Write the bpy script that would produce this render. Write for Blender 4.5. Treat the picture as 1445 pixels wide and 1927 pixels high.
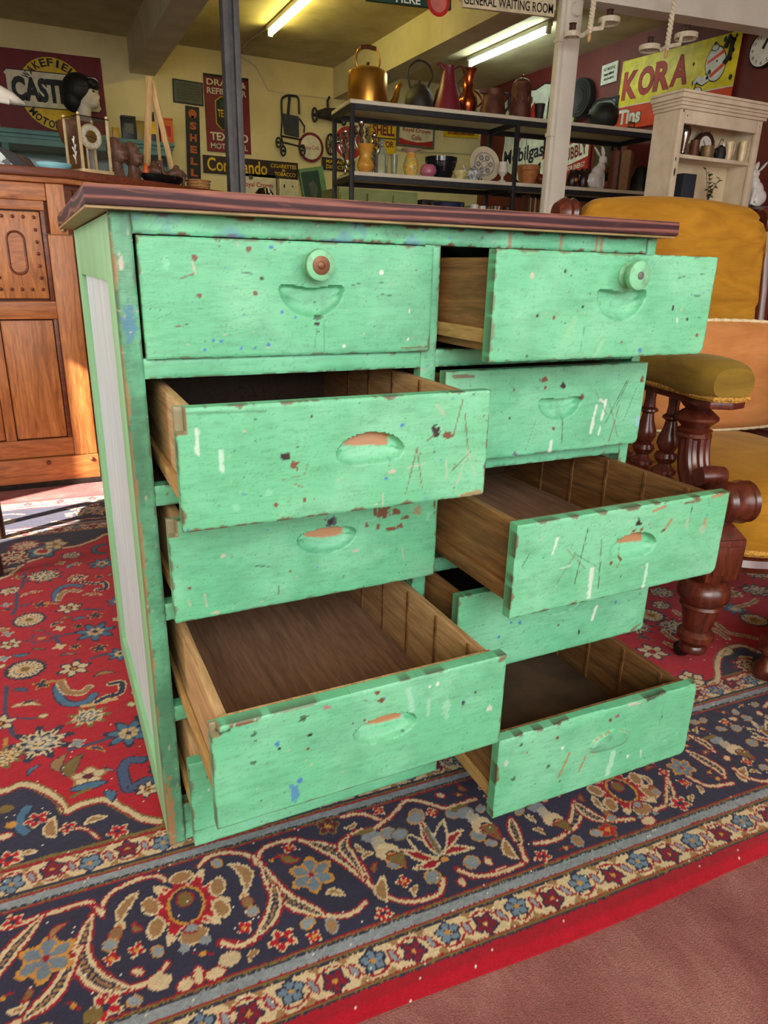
import bpy, bmesh, math, random
import numpy as np
from mathutils import Vector, Matrix

# ---------------------------------------------------------------- scene, camera, light
for o in list(bpy.data.objects): bpy.data.objects.remove(o)
SC = bpy.context.scene
COL = SC.collection
SC.view_settings.view_transform = 'Standard'
SC.view_settings.look = 'None'
SC.view_settings.exposure = 0.12
SC.view_settings.gamma = 1.0
SC.view_settings.use_curve_mapping = False
FPX = 1323.4715
CAM = np.array([-0.09007, -0.90009, 0.84841])
YAW, PITCH, ROLL = 0.4558736, 0.3360768, 0.0246860
_f = np.array([math.sin(YAW)*math.cos(PITCH), math.cos(YAW)*math.cos(PITCH), -math.sin(PITCH)])
_r = np.array([math.cos(YAW), -math.sin(YAW), 0.0]); _u = np.cross(_r, _f)
CR = _r*math.cos(ROLL)+_u*math.sin(ROLL); CU = -_r*math.sin(ROLL)+_u*math.cos(ROLL); CF = _f
cd = bpy.data.cameras.new('camera'); cam = bpy.data.objects.new('camera', cd); COL.objects.link(cam)
cd.sensor_fit = 'VERTICAL'; cd.sensor_height = 24.0; cd.lens = FPX*24.0/1927.0
cd.clip_start = 0.02; cd.clip_end = 60
cam.matrix_world = Matrix(((CR[0], CU[0], -CF[0], CAM[0]), (CR[1], CU[1], -CF[1], CAM[1]), (CR[2], CU[2], -CF[2], CAM[2]), (0, 0, 0, 1)))
SC.camera = cam

W = bpy.data.worlds.new('world'); SC.world = W; W.use_nodes = True
W.node_tree.nodes['Background'].inputs[0].default_value = (0.93, 0.97, 1.0, 1)
W.node_tree.nodes['Background'].inputs[1].default_value = 1.2

def light(name, kind, loc, energy, color, size=None, aim=None, angle=None):
    d = bpy.data.lights.new(name, kind); d.energy = energy; d.color = color
    if size: d.shape = 'RECTANGLE'; d.size, d.size_y = size
    if angle is not None: d.angle = angle
    o = bpy.data.objects.new(name, d); COL.objects.link(o); o.location = loc
    if aim: o.rotation_euler = Vector(aim).to_track_quat('-Z', 'Y').to_euler()
    return o
# daylight falling in through the shop-front window behind the camera
light('shopfront_daylight', 'AREA', (-0.50, -2.78, 1.76), 72, (1.0, 0.985, 0.95), (2.2, 1.3), (0.16, 1, -0.30))
light('shopfront_daylight_far', 'AREA', (1.75, -2.78, 1.62), 29, (1.0, 0.985, 0.95), (1.8, 1.6), (0.05, 1, -0.02))
# daylight and sun through the side window at left
light('side_window_daylight', 'AREA', (-1.60, 1.04, 1.22), 20, (1.0, 0.98, 0.95), (0.50, 0.98), (1, -0.15, -0.1))
light('sun', 'SUN', (-4, 0, 4), 32.0, (1.0, 0.93, 0.82), None, (0.75, 0.36, -0.55), 0.012)

# ---------------------------------------------------------------- helpers
def ray(u, v):
    return CF + CR*(u-722.5)/FPX - CU*(v-963.5)/FPX
def at_y(u, v, y): d = ray(u, v); return CAM + d*((y-CAM[1])/d[1])
def at_x(u, v, x): d = ray(u, v); return CAM + d*((x-CAM[0])/d[0])
def at_z(u, v, z): d = ray(u, v); return CAM + d*((z-CAM[2])/d[2])
def at_pl(u, v, n, p): d = ray(u, v); return CAM + d*(np.dot(p-CAM, n)/np.dot(d, n))
def mpp(P): return float(np.dot(np.asarray(P)-CAM, CF))/FPX      # metres per photo pixel at a point

def lin(c): return tuple(((x/255)/12.92 if x/255 <= 0.04045 else ((x/255+0.055)/1.055)**2.4) for x in c)
def rgba(c): return (*lin(c), 1.0)
MATS = {}
class NT:
    def __init__(s, name):
        s.m = bpy.data.materials.new(name); s.m.use_nodes = True; s.t = s.m.node_tree; s.n = s.t.nodes; s.l = s.t.links
        s.b = s.n['Principled BSDF']
    def new(s, kind, **kw):
        n = s.n.new(kind)
        for k, v in kw.items():
            if k in n.inputs: n.inputs[k].default_value = v
            else: setattr(n, k, v)
        return n
    def link(s, a, b): s.l.new(a, b)
    def coords(s, scale=(1, 1, 1), kind='Object', rot=(0, 0, 0)):
        tc = s.new('ShaderNodeTexCoord'); mp = s.new('ShaderNodeMapping'); mp.inputs['Scale'].default_value = scale; mp.inputs['Rotation'].default_value = rot
        s.link(tc.outputs[kind], mp.inputs[0]); return mp.outputs[0]
    def noise(s, vec, scale, detail=4, rough=0.6, dist=0.0):
        n = s.new('ShaderNodeTexNoise'); n.inputs['Scale'].default_value = scale; n.inputs['Detail'].default_value = detail
        n.inputs['Roughness'].default_value = rough; n.inputs['Distortion'].default_value = dist; s.link(vec, n.inputs['Vector']); return n.outputs['Fac']
    def ramp(s, fac, stops):
        r = s.new('ShaderNodeValToRGB'); e = r.color_ramp.elements
        while len(e) < len(stops): e.new(0.5)
        for el, (p, c) in zip(e, stops): el.position = p; el.color = c if len(c) == 4 else (*c, 1)
        s.link(fac, r.inputs[0]); return r.outputs[0]
    def mix(s, fac, a, b, mode='MIX'):
        m = s.new('ShaderNodeMix', data_type='RGBA', blend_type=mode)
        for inp, x in ((m.inputs[0], fac), (m.inputs[6], a), (m.inputs[7], b)):
            if hasattr(x, 'is_linked'): s.link(x, inp)
            else: inp.default_value = x
        return m.outputs[2]
    def bump(s, h, strength=0.3, dist=0.002):
        b = s.new('ShaderNodeBump'); b.inputs['Strength'].default_value = strength; b.inputs['Distance'].default_value = dist
        s.link(h, b.inputs['Height']); s.link(b.outputs[0], s.b.inputs['Normal'])
    def done(s, col=None, rough=0.6, metal=0.0, spec=0.5):
        if col is not None:
            if hasattr(col, 'is_linked'): s.link(col, s.b.inputs['Base Color'])
            else: s.b.inputs['Base Color'].default_value = col
        s.b.inputs['Roughness'].default_value = rough; s.b.inputs['Metallic'].default_value = metal
        s.b.inputs['Specular IOR Level'].default_value = spec
        MATS[s.m.name] = s.m; return s.m

def mat(name, c1, c2=None, rough=0.6, metal=0.0, scale=12, bump=0.0, bscale=80, spec=0.5, stretch=(1, 1, 1), lo=0.35, hi=0.65):
    """plain procedural surface: two tones mixed by noise, fine relief"""
    if name in MATS: return MATS[name]
    t = NT(name); v = t.coords(stretch)
    c2 = c2 or tuple(max(0, x*0.82) for x in c1)
    col = t.ramp(t.noise(v, scale), [(lo, rgba(c1)), (hi, rgba(c2))])
    if bump: t.bump(t.noise(v, bscale, 3), bump)
    return t.done(col, rough, metal, spec)
def wood(name, c1, c2, c3, axis=0, scale=5.0, rough=0.5, bump=0.15, spec=0.4, dist=2.2, stretch=9):
    """long grain along one axis"""
    if name in MATS: return MATS[name]
    t = NT(name); s = [stretch]*3; s[axis] = 0.7; v = t.coords(tuple(s))
    a = t.noise(v, scale, 5, 0.62, dist); g = t.noise(v, scale*9, 3, 0.6, 0.3)
    col = t.ramp(a, [(0.30, rgba(c1)), (0.50, rgba(c2)), (0.70, rgba(c3))])
    col = t.mix(t.ramp(g, [(0.42, (1, 1, 1)), (0.72, (0.55, 0.5, 0.46))]), (0, 0, 0, 1), col, 'MIX') if False else t.mix(0.55, col, t.ramp(g, [(0.38, (1, 1, 1)), (0.70, (0.45, 0.42, 0.40))]), 'MULTIPLY')
    t.bump(g, bump, 0.001)
    return t.done(col, rough, 0, spec)

class MB:
    """collects shapes into one mesh"""
    def __init__(s): s.v = []; s.f = []
    def add(s, V, F, T=None):
        b = len(s.v)
        for p in V:
            p = Vector(p)
            s.v.append(tuple(T @ p) if T is not None else tuple(p))
        s.f += [tuple(i+b for i in f) for f in F]; return s
    def bx(s, x0, x1, y0, y1, z0, z1, T=None):
        V = [(x, y, z) for z in (z0, z1) for y in (y0, y1) for x in (x0, x1)]
        return s.add(V, [(0, 2, 3, 1), (4, 5, 7, 6), (0, 1, 5, 4), (1, 3, 7, 5), (3, 2, 6, 7), (2, 0, 4, 6)], T)
    def lathe(s, prof, seg=24, T=None, sx=1.0, sy=1.0):
        V = []; F = []; n = len(prof)
        for i in range(seg):
            a = 2*math.pi*i/seg
            for r, z in prof: V.append((r*math.cos(a)*sx, r*math.sin(a)*sy, z))
        for i in range(seg):
            j = (i+1) % seg
            for k in range(n-1): F.append((i*n+k, j*n+k, j*n+k+1, i*n+k+1))
        if prof[0][0] > 1e-6: F.append(tuple(i*n for i in reversed(range(seg))))
        if prof[-1][0] > 1e-6: F.append(tuple(i*n+n-1 for i in range(seg)))
        return s.add(V, F, T)
    def tube(s, pts, r, seg=8, closed=False, T=None, flat=1.0):
        P = [Vector(p) for p in pts]; n = len(P)
        R = r if isinstance(r, (list, tuple)) else [r]*n
        V = []; F = []; up = Vector((0, 0, 1)); prev = None
        for i in range(n):
            a = P[(i-1) % n] if (closed or i > 0) else P[i]; b = P[(i+1) % n] if (closed or i < n-1) else P[i]
            d = (b-a).normalized() if (b-a).length > 1e-9 else Vector((0, 0, 1))
            if prev is None:
                q = Vector((0, 0, 1)) if abs(d.z) < 0.9 else Vector((1, 0, 0)); x = d.cross(q).normalized()
            else: x = (prev - d*prev.dot(d)).normalized()
            prev = x; y = d.cross(x)
            for k in range(seg):
                t = 2*math.pi*k/seg; V.append(P[i] + x*(math.cos(t)*R[i]) + y*(math.sin(t)*R[i]*flat))
        m = n if closed else n-1
        for i in range(m):
            j = (i+1) % n
            for k in range(seg):
                l = (k+1) % seg; F.append((i*seg+k, i*seg+l, j*seg+l, j*seg+k))
        if not closed: F.append(tuple(reversed(range(seg)))); F.append(tuple(range((n-1)*seg, n*seg)))
        return s.add(V, F, T)
    def prism(s, poly, z0, z1, T=None):
        n = len(poly); V = [(x, y, z0) for x, y in poly]+[(x, y, z1) for x, y in poly]
        F = [tuple(reversed(range(n))), tuple(range(n, 2*n))]+[(i, (i+1) % n, n+(i+1) % n, n+i) for i in range(n)]
        return s.add(V, F, T)
    def ball(s, c, rx, ry=None, rz=None, seg=16, rings=10, T=None):
        ry = ry or rx; rz = rz or rx
        pr = [(math.sin(math.pi*k/rings), -math.cos(math.pi*k/rings)) for k in range(rings+1)]
        M_ = Matrix.Translation(c) @ Matrix.Diagonal((rx, ry, rz, 1))
        if T is not None: M_ = T @ M_
        pr[0] = (0.02, pr[0][1]); pr[-1] = (0.02, pr[-1][1])
        return s.lathe(pr, seg, M_)
    def grid(s, fn, nu, nv, closed_u=False, T=None):
        V = [fn(i/(nu if closed_u else nu-1), j/(nv-1)) for j in range(nv) for i in range(nu)]; F = []
        for j in range(nv-1):
            for i in range(nu if closed_u else nu-1):
                k = (i+1) % nu; F.append((j*nu+i, j*nu+k, (j+1)*nu+k, (j+1)*nu+i))
        return s.add(V, F, T)
    def build(s, name, material, parent=None, bevel=0.0, smooth=35, loc=None, segs=2, subd=0):
        me = bpy.data.meshes.new(name); me.from_pydata(s.v, [], s.f)
        bm = bmesh.new(); bm.from_mesh(me)
        bmesh.ops.recalc_face_normals(bm, faces=bm.faces)
        if bevel:
            ed = [e for e in bm.edges if e.is_manifold and e.calc_face_angle(0) > 0.6]
            bmesh.ops.bevel(bm, geom=ed, offset=bevel, segments=segs, profile=0.6, affect='EDGES', clamp_overlap=True)
        bm.to_mesh(me); bm.free()
        if smooth:
            me.polygons.foreach_set('use_smooth', [True]*len(me.polygons)); me.set_sharp_from_angle(angle=math.radians(smooth))
        o = bpy.data.objects.new(name, me); COL.objects.link(o); me.materials.append(material)
        if subd:
            md = o.modifiers.new('subdivision', 'SUBSURF'); md.levels = md.render_levels = subd
        if parent is not None: o.parent = parent
        if loc is not None: o.location = loc
        return o
def tag(o, label=None, cat=None, group=None, kind=None):
    if label: o['label'] = label
    if cat: o['category'] = cat
    if group: o['group'] = group
    if kind: o['kind'] = kind
    return o
def thing(name, label, cat, loc=(0, 0, 0), rz=0.0, group=None, rot=None):
    o = bpy.data.objects.new(name, None); COL.objects.link(o); o.empty_display_size = 0.05
    o.location = loc; o.rotation_euler = rot if rot else (0, 0, rz)
    return tag(o, label, cat, group)
def copy_tree(o, parent=None):
    c = o.copy(); COL.objects.link(c); c.parent = parent
    for ch in list(o.children): copy_tree(ch, c)
    return c
TR = Matrix.Translation
def RX(a): return Matrix.Rotation(math.radians(a), 4, 'X')
def RY(a): return Matrix.Rotation(math.radians(a), 4, 'Y')
def RZ(a): return Matrix.Rotation(math.radians(a), 4, 'Z')
def SCL(x, y, z): return Matrix.Diagonal((x, y, z, 1))
def arc(cx, cy, r, a0, a1, n): return [(cx+r*math.cos(math.radians(a0+(a1-a0)*i/(n-1))), cy+r*math.sin(math.radians(a0+(a1-a0)*i/(n-1)))) for i in range(n)]
def spline(pts, n=8):
    """Catmull-Rom through points"""
    P = [np.array(p, float) for p in pts]; P = [2*P[0]-P[1]]+P+[2*P[-1]-P[-2]]; out = []
    for i in range(1, len(P)-2):
        a, b, c, d = P[i-1:i+3]
        for k in range(n):
            t = k/n; out.append(0.5*((2*b)+(-a+c)*t+(2*a-5*b+4*c-d)*t*t+(-a+3*b-3*c+d)*t**3))
    out.append(P[-2]); return [tuple(q) for q in out]
def vnoise(X, Y, s, seed):
    rs = np.random.RandomState(seed); g = rs.rand(64, 64)
    x = X/s; y = Y/s; xi = np.floor(x).astype(int); yi = np.floor(y).astype(int); fx = x-xi; fy = y-yi
    fx = fx*fx*(3-2*fx); fy = fy*fy*(3-2*fy)
    G = lambda a, b: g[a % 64, b % 64]
    return (G(xi, yi)*(1-fx)+G(xi+1, yi)*fx)*(1-fy)+(G(xi, yi+1)*(1-fx)+G(xi+1, yi+1)*fx)*fy
def fnoise(X, Y, s, seed, oct=4):
    o = 0; a = 1.0; tot = 0
    for k in range(oct): o = o+a*vnoise(X, Y, s/2**k, seed+k); tot += a; a *= 0.55
    return o/tot
# lettering: built-in vector font turned into thin meshes
def text_mesh(body, w, h, depth=0.0008, bold=0.0):
    cu = bpy.data.curves.new('t', 'FONT'); cu.body = body; cu.size = 1.0; cu.offset = bold; cu.resolution_u = 3
    ob = bpy.data.objects.new('t', cu); COL.objects.link(ob); bpy.context.view_layer.update()
    me = bpy.data.meshes.new_from_object(ob.evaluated_get(bpy.context.evaluated_depsgraph_get()))
    bpy.data.objects.remove(ob); bpy.data.curves.remove(cu)
    n = len(me.vertices); co = np.empty(n*3); me.vertices.foreach_get('co', co); co = co.reshape(-1, 3)
    lo = co.min(0); hi = co.max(0)
    x = (co[:, 0]-lo[0])/(hi[0]-lo[0])*w; z = (co[:, 1]-lo[1])/(hi[1]-lo[1])*h
    V = [(float(a), 0.0, float(b)) for a, b in zip(x, z)]; F = [tuple(p.vertices) for p in me.polygons]
    bpy.data.meshes.remove(me); return V, F

# ---------------------------------------------------------------- the setting
ZF = -0.010                      # carpet level; the rug lies on it, its top at z = 0
XL, XR, YF, YB, ZC = -1.62, 4.17, -2.9, 5.80, 2.50
def carpet_mat():
    t = NT('worn mauve carpet'); v = t.coords()
    a = t.noise(v, 7, 5, 0.6, 0.4); b = t.noise(t.coords((30, 6, 1), rot=(0, 0, 0.5)), 6, 3, 0.7); c = t.noise(v, 420, 2, 0.6)
    col = t.ramp(a, [(0.3, rgba((134, 80, 80))), (0.55, rgba((158, 102, 98))), (0.75, rgba((176, 126, 118)))])
    col = t.mix(0.5, col, t.ramp(b, [(0.35, (0.66, 0.62, 0.62)), (0.65, (1, 1, 1))]), 'MULTIPLY')
    col = t.mix(0.6, col, t.ramp(c, [(0.3, (0.5, 0.48, 0.48)), (0.7, (1, 1, 1))]), 'MULTIPLY')
    t.bump(c, 0.7, 0.003); return t.done(col, 0.95, 0, 0.15)
m_carpet = carpet_mat()
m_cream = mat('cream painted plaster', (222, 206, 152), (206, 188, 134), 0.8, scale=3, bump=0.15, bscale=30)
m_ceil = mat('old ceiling plaster', (196, 184, 150), (172, 158, 124), 0.85, scale=4, bump=0.3, bscale=14)
m_redwall = mat('dark red wall paint', (112, 34, 30), (92, 26, 24), 0.6, scale=3, bump=0.1, bscale=40)
m_beam = mat('beam paint', (206, 196, 170), (186, 176, 150), 0.75, scale=4, bump=0.1, bscale=30)
m_white = mat('white gloss paint', (224, 220, 208), (214, 209, 196), 0.45, scale=6)
def struct(name, mb, m, label=None, bevel=0.0): return tag(mb.build(name, m, None, bevel), label, None, None, 'structure')
struct('floor', MB().bx(XL, XR, YF, YB, ZF-0.06, ZF), m_carpet, 'worn mauve fitted carpet')
struct('ceiling', MB().bx(XL, XR, YF, YB, ZC, ZC+0.06), m_ceil, 'dim plaster ceiling')
struct('wall_back', MB().bx(XL, XR, YB, YB+0.1, ZF, ZC), m_cream, 'cream plaster back wall hung with signs')
struct('wall_right', MB().bx(XR, XR+0.1, YF, YB, ZF, ZC), m_redwall, 'dark red painted side wall')
wl = MB()
wy0, wy1, wz0, wz1 = 0.78, 1.30, 0.72, 1.75
wl.bx(XL-0.1, XL, YF, wy0, ZF, ZC).bx(XL-0.1, XL, wy1, YB, ZF, ZC).bx(XL-0.1, XL, wy0, wy1, ZF, wz0).bx(XL-0.1, XL, wy0, wy1, wz1, ZC)
struct('wall_left', wl, m_cream, 'cream side wall with a window')
wf = MB()
wf.bx(XL, -1.6, YF-0.1, YF, ZF, ZC).bx(2.75, XR, YF-0.1, YF, ZF, ZC).bx(-1.6, 2.75, YF-0.1, YF, ZF, 0.42).bx(-1.6, 2.75, YF-0.1, YF, 2.46, ZC)
struct('wall_front', wf, m_cream, 'shop front wall with a wide window')
# ceiling beams and the lintel beam with its posts
struct('trim_1', MB().bx(0.842, 1.035, 3.05, YB, 2.255, ZC), m_beam, 'cream ceiling beam above the left signs')
struct('trim_2', MB().bx(2.585, 2.78, 2.82, YB, 2.26, ZC), m_beam, 'cream ceiling beam beside the white tube light')
struct('trim_3', MB().prism([(XL, 3.190), (XR, 2.421), (XR, 2.541), (XL, 3.310)], 2.20, ZC), m_white, 'white cross beam carried by the posts')
m_steel = mat('grey painted steel', (98, 98, 100), (78, 78, 82), 0.5, scale=20)
p = MB(); p.bx(0.872, 0.900, 2.88, 2.95, ZF, 2.20).bx(0.922, 0.950, 2.88, 2.95, ZF, 2.20).bx(0.900, 0.922, 2.90, 2.93, ZF, 2.20)
struct('trim_4', p, m_steel, 'grey steel post of two channels', 0.003)
p = MB(); p.bx(2.640, 2.742, 2.625, 2.715, ZF, 2.20)
col_o = struct('trim_5', p, m_white, 'white square column', 0.006)
p = MB().bx(2.616, 2.638, 2.64, 2.68, ZF, 2.20)
for z in (1.55, 2.0): p.bx(2.610, 2.6395, 2.634, 2.686, z, z+0.02)
p.build('conduit', m_white, col_o, 0.003)
p = MB().lathe([(0.03, 0), (0.034, 0.004), (0.03, 0.022), (0.0, 0.024)], 16, TR((2.69, 2.625, 2.15)) @ RX(90)); p.build('junction_box', m_white, col_o)

# ---------------------------------------------------------------- green chest of drawers
LINV = np.vectorize(lambda x: x)
def L(c): return np.array(lin(c))
GREEN, GRN2, GRIME = L((102, 186, 142)), L((122, 198, 158)), L((62, 112, 86))
BARE, BROWN, DARK, CREAMC, BLUE, WHITE = L((160, 116, 80)), L((112, 76, 54)), L((44, 40, 36)), L((182, 178, 158)), L((70, 122, 176)), L((214, 222, 214))
def blend(C, m, col): C[:] = C*(1-m[..., None])+col*m[..., None]
def sstep(x, a, b): t = np.clip((x-a)/(b-a), 0, 1); return t*t*(3-2*t)
def paint(X, Z, w, h, seed, grime=0.2, edge=0.5, specks=1.0):
    """weathered green paint: tone shifts, grime, chips at the edges, specks of older colours"""
    rs = np.random.RandomState(seed); ox, oz = rs.rand(2)*3
    C = np.broadcast_to(GREEN, X.shape+(3,)).copy(); x = X+ox; z = Z+oz
    blend(C, sstep(fnoise(x, z, 0.09, seed), 0.35, 0.75), GRN2)
    n = fnoise(x, z*2.2, 0.05, seed+11); blend(C, 0.75*grime*sstep(n, 0.45, 0.8), GRIME)
    n = vnoise(x*0.35, z, 0.0035, seed+5)*0.6+vnoise(x, z, 0.0022, seed+6)*0.4; blend(C, (0.10+0.45*grime)*sstep(n, 0.62, 0.9), GRIME)
    n = vnoise(x*0.13, z, 0.0024, seed+7); blend(C, 0.16*sstep(n, 0.55, 0.9), GRIME); blend(C, 0.12*sstep(1-n, 0.6, 0.9), GRN2)
    C *= (1-0.22*(rs.rand(*X.shape) > 0.965))[..., None]
    ed = np.minimum(np.minimum(X, w-X), np.minimum(Z, h-Z))
    n = fnoise(x, z, 0.016, seed+21, 3); blend(C, sstep(n-ed*70-0.21+0.10*edge, 0.30, 0.36)*min(1, edge*1.3), BROWN)
    blend(C, 0.7*sstep(n-ed*150, 0.46, 0.56)*min(1, edge+0.2), DARK)
    for col, k in ((DARK, 26), (BROWN, 18), (CREAMC, 24), (BLUE, 12)):
        for _ in range(int(k*specks*w*h/0.053)):
            a, b = rs.rand()*w, rs.rand()*h; r = (0.0004+0.0010*rs.rand()**3)
            m = ((X-a)**2/(1+2*rs.rand())+(Z-b)**2) < r*r; blend(C, m*0.75, col)
    return C
def mark(C, X, Z, kind, *a):
    if kind == 'dot':       # x z r colour
        x, z, r, c = a; n = vnoise(X, Z, 0.003, int(x*9999) % 97)*0.6+0.7; blend(C, sstep(r*n-np.hypot(X-x, Z-z), -0.0004, 0.0004), c)
    elif kind == 'ell':     # x z rx rz colour [alpha]
        x, z, rx, rz, c = a[:5]; al = a[5] if len(a) > 5 else 1; rx, rz = rx*0.82, rz*0.82; n = vnoise(X, Z, 0.0032, int(x*9999) % 89)*1.0+0.45
        blend(C, al*sstep(n-np.sqrt(((X-x)/rx)**2+((Z-z)/rz)**2), -0.1, 0.1), c)
    elif kind == 'line':    # x0 z0 x1 z1 width colour [alpha]
        x0, z0, x1, z1, wd, c = a[:6]; al = a[6] if len(a) > 6 else 0.9
        dx, dz = x1-x0, z1-z0; t = np.clip(((X-x0)*dx+(Z-z0)*dz)/(dx*dx+dz*dz+1e-12), 0, 1)
        d = np.hypot(X-x0-t*dx, Z-z0-t*dz); n = 0.5+vnoise(X, Z, 0.005, int(x0*7777) % 83)
        blend(C, 0.9*al*sstep(wd*0.8*n-d, -0.0005, 0.0005), c)
def green_mat():
    t = NT('chipped green paint'); at = t.new('ShaderNodeAttribute', attribute_name='Col'); v = t.coords()
    n = t.noise(t.coords((26, 60, 170)), 3, 4, 0.6); g = t.noise(v, 320, 2, 0.6)
    col = t.mix(0.25, at.outputs['Color'], t.ramp(n, [(0.3, (0.7, 0.7, 0.7)), (0.7, (1.1, 1.1, 1.1))]), 'MULTIPLY')
    mx = t.new('ShaderNodeMath', operation='ADD'); t.link(n, mx.inputs[0]); t.link(g, mx.inputs[1])
    t.bump(mx.outputs[0], 0.22, 0.0012); return t.done(col, 0.42, 0, 0.45)
m_green = green_mat()
def painted_board(name, w, h, thick, cols, parent, res=0.0022, height=None, lip=0.0015, rad=0.0):
    """board in the XZ plane, face towards -Y, origin at its lower left front corner"""
    nx = max(4, int(w/res)); nz = max(4, int(h/res))
    xs = np.linspace(0, w, nx); zs = np.linspace(0, h, nz); X, Z = np.meshgrid(xs, zs)
    Y = np.zeros_like(X)
    ed = np.minimum(np.minimum(X, w-X), np.minimum(Z, h-Z)); Y += lip*(1-sstep(ed, 0, lip*1.8))
    if height is not None: Y += height(X, Z)
    C = cols(X, Z, Y)
    if rad:      # worn, rounded lower right corner
        dx, dz = X-(w-rad), rad-Z; cm_ = (dx > 0) & (dz > 0); r_ = np.maximum(np.hypot(dx, dz), 1e-9); k_ = np.where(cm_, np.maximum(np.abs(dx), np.abs(dz))/r_, 1.0)
        X = np.where(cm_, w-rad+dx*k_, X); Z = np.where(cm_, rad-dz*k_, Z)
    V = np.stack([X, Y, Z], -1).reshape(-1, 3)
    idx = np.arange(nx*nz).reshape(nz, nx)
    F = np.stack([idx[:-1, :-1], idx[:-1, 1:], idx[1:, 1:], idx[1:, :-1]], -1).reshape(-1, 4).tolist()
    ring = list(idx[0, :])+list(idx[1:, -1])+list(idx[-1, :-1][::-1])+list(idx[1:-1, 0][::-1])
    base = len(V); RV = V[ring].copy(); RV[:, 1] = thick; V = np.vstack([V, RV]); n = len(ring)
    F += [(int(ring[(i+1) % n]), int(ring[i]), base+i, base+(i+1) % n) for i in range(n)]
    F.append(tuple(base+i for i in reversed(range(n)))[::-1])
    Cv = C.reshape(-1, 3); Cv = np.vstack([Cv, Cv[ring]*0.25+GREEN*0.70])
    me = bpy.data.meshes.new(name); me.from_pydata(V.tolist(), [], F)
    at = me.color_attributes.new('Col', 'FLOAT_COLOR', 'POINT'); at.data.foreach_set('color', np.hstack([Cv, np.ones((len(Cv), 1))]).astype(np.float32).ravel())
    me.polygons.foreach_set('use_smooth', [True]*len(me.polygons)); me.set_sharp_from_angle(angle=math.radians(50))
    o = bpy.data.objects.new(name, me); COL.objects.link(o); o.parent = parent; me.materials.append(m_green)
    return o

CW, CD, CH = 0.828, 0.658, 0.900
SA, M1, M2, SB = 0.0235, 0.405, 0.4294, 0.8085
RAILS = [(0.7116, 0.736), (0.548, 0.575), (0.382, 0.407), (0.218, 0.243)]
chest = thing('chest_of_drawers', 'weathered mint green chest of ten drawers pulled out unevenly, with dark wooden top', 'chest of drawers', (0, 0, 0))
def stile_cols(seed, w, h, worn_left=False, grime=0.9):
    def f(X, Z, Y):
        C = paint(X, Z, w, h, seed, grime, 0.5, 1.6)
        n = fnoise(X, Z*0.5, 0.02, seed+3, 3)
        if worn_left:
            blend(C, 0.8*np.ones_like(X)*(0.5+0.5*sstep(fnoise(X, Z*0.25, 0.03, seed+9), 0.3, 0.7)), L((68, 118, 92)))
            blend(C, 0.8*sstep(n-X*70-0.16, 0.22, 0.30), L((160,118,80)))
            mark(C, X, Z, 'ell', 0.012, 0.775, 0.010, 0.03, L((60, 110, 160)), 0.6); mark(C, X, Z, 'ell', 0.008, 0.845, 0.004, 0.012, CREAMC)
            mark(C, X, Z, 'ell', 0.006, 0.04, 0.006, 0.10, BARE, 0.85)
        blend(C, 0.8*sstep(vnoise(X, Z, 0.006, seed+2), 0.9, 0.97), CREAMC)
        return C
    return f
o = painted_board('stile', SA, CH, 0.022, stile_cols(5, SA, CH, True), chest, 0.002); tag(o, 'front stile with worn bare edge')
o = painted_board('stile', CW-SB, CH, 0.022, stile_cols(9, CW-SB, CH, False, 0.3), chest, 0.003); o.location.x = SB
o = painted_board('stile', M2-M1, 0.877, 0.022, stile_cols(12, M2-M1, 0.877, False, 0.3), chest, 0.003); o.location.x = M1
def trail(X, Z, Y):
    C = paint(X, Z, SB-SA, CH-0.877, 31, 0.75, 0.7, 2.0)
    for x in (0.520, 0.612, 0.680, 0.69): mark(C, X, Z, 'line', x, 0.0, x, 0.023, 0.0035, L((160, 118, 88)), 0.9)
    blend(C, 0.5*sstep(fnoise(X, Z, 0.04, 77), 0.62, 0.75), L((90, 130, 170))); return C
o = painted_board('rail', SB-SA, CH-0.877, 0.022, trail, chest, 0.0022); o.location = (SA, 0.001, 0.877)
for k, (z0, z1) in enumerate(RAILS):
    for xa, xb in ((SA, M1), (M2, SB)):
        o = painted_board('rail', xb-xa, z1-z0, 0.022, (lambda kk, ww, hh: (lambda X, Z, Y: paint(X, Z, ww, hh, kk, 0.35, 0.5, 1.2)))(40+k*3, xb-xa, z1-z0), chest, 0.003)
        o.location = (xa, 0.001, z0)
for xa, xb in ((SA, M1), (M2, SB)):
    o = painted_board('plinth', xb-xa, 0.068, 0.02, (lambda ww: (lambda X, Z, Y: paint(X, Z, ww, 0.068, 66, 0.9, 0.8, 1)))(xb-xa), chest, 0.004); o.location = (xa, 0.004, 0.0)
m_side = mat('faded pale green paint', (150, 206, 158), (132, 188, 140), 0.55, scale=6, stretch=(1, 1, 0.3), bump=0.15, bscale=40)
def grey_panel_mat():
    t = NT('grey washed board'); v = t.coords((14, 14, 0.8)); a = t.noise(v, 6, 5, 0.65, 0.6); b = t.noise(t.coords((9, 9, 1)), 3, 3)
    col = t.ramp(a, [(0.3, rgba((176, 190, 196))), (0.55, rgba((202, 215, 222))), (0.75, rgba((216, 228, 236)))])
    col = t.mix(t.ramp(b, [(0.62, (0, 0, 0)), (0.74, (0.45, 0.45, 0.45))]), col, rgba((150, 160, 140)))
    t.bump(a, 0.2, 0.001); return t.done(col, 0.6)
m_panel = grey_panel_mat()
m_din = wood('dark drawer wood', (54, 38, 24), (66, 46, 30), (40, 28, 18), 1, 5, 0.6, 0.2)
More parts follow.
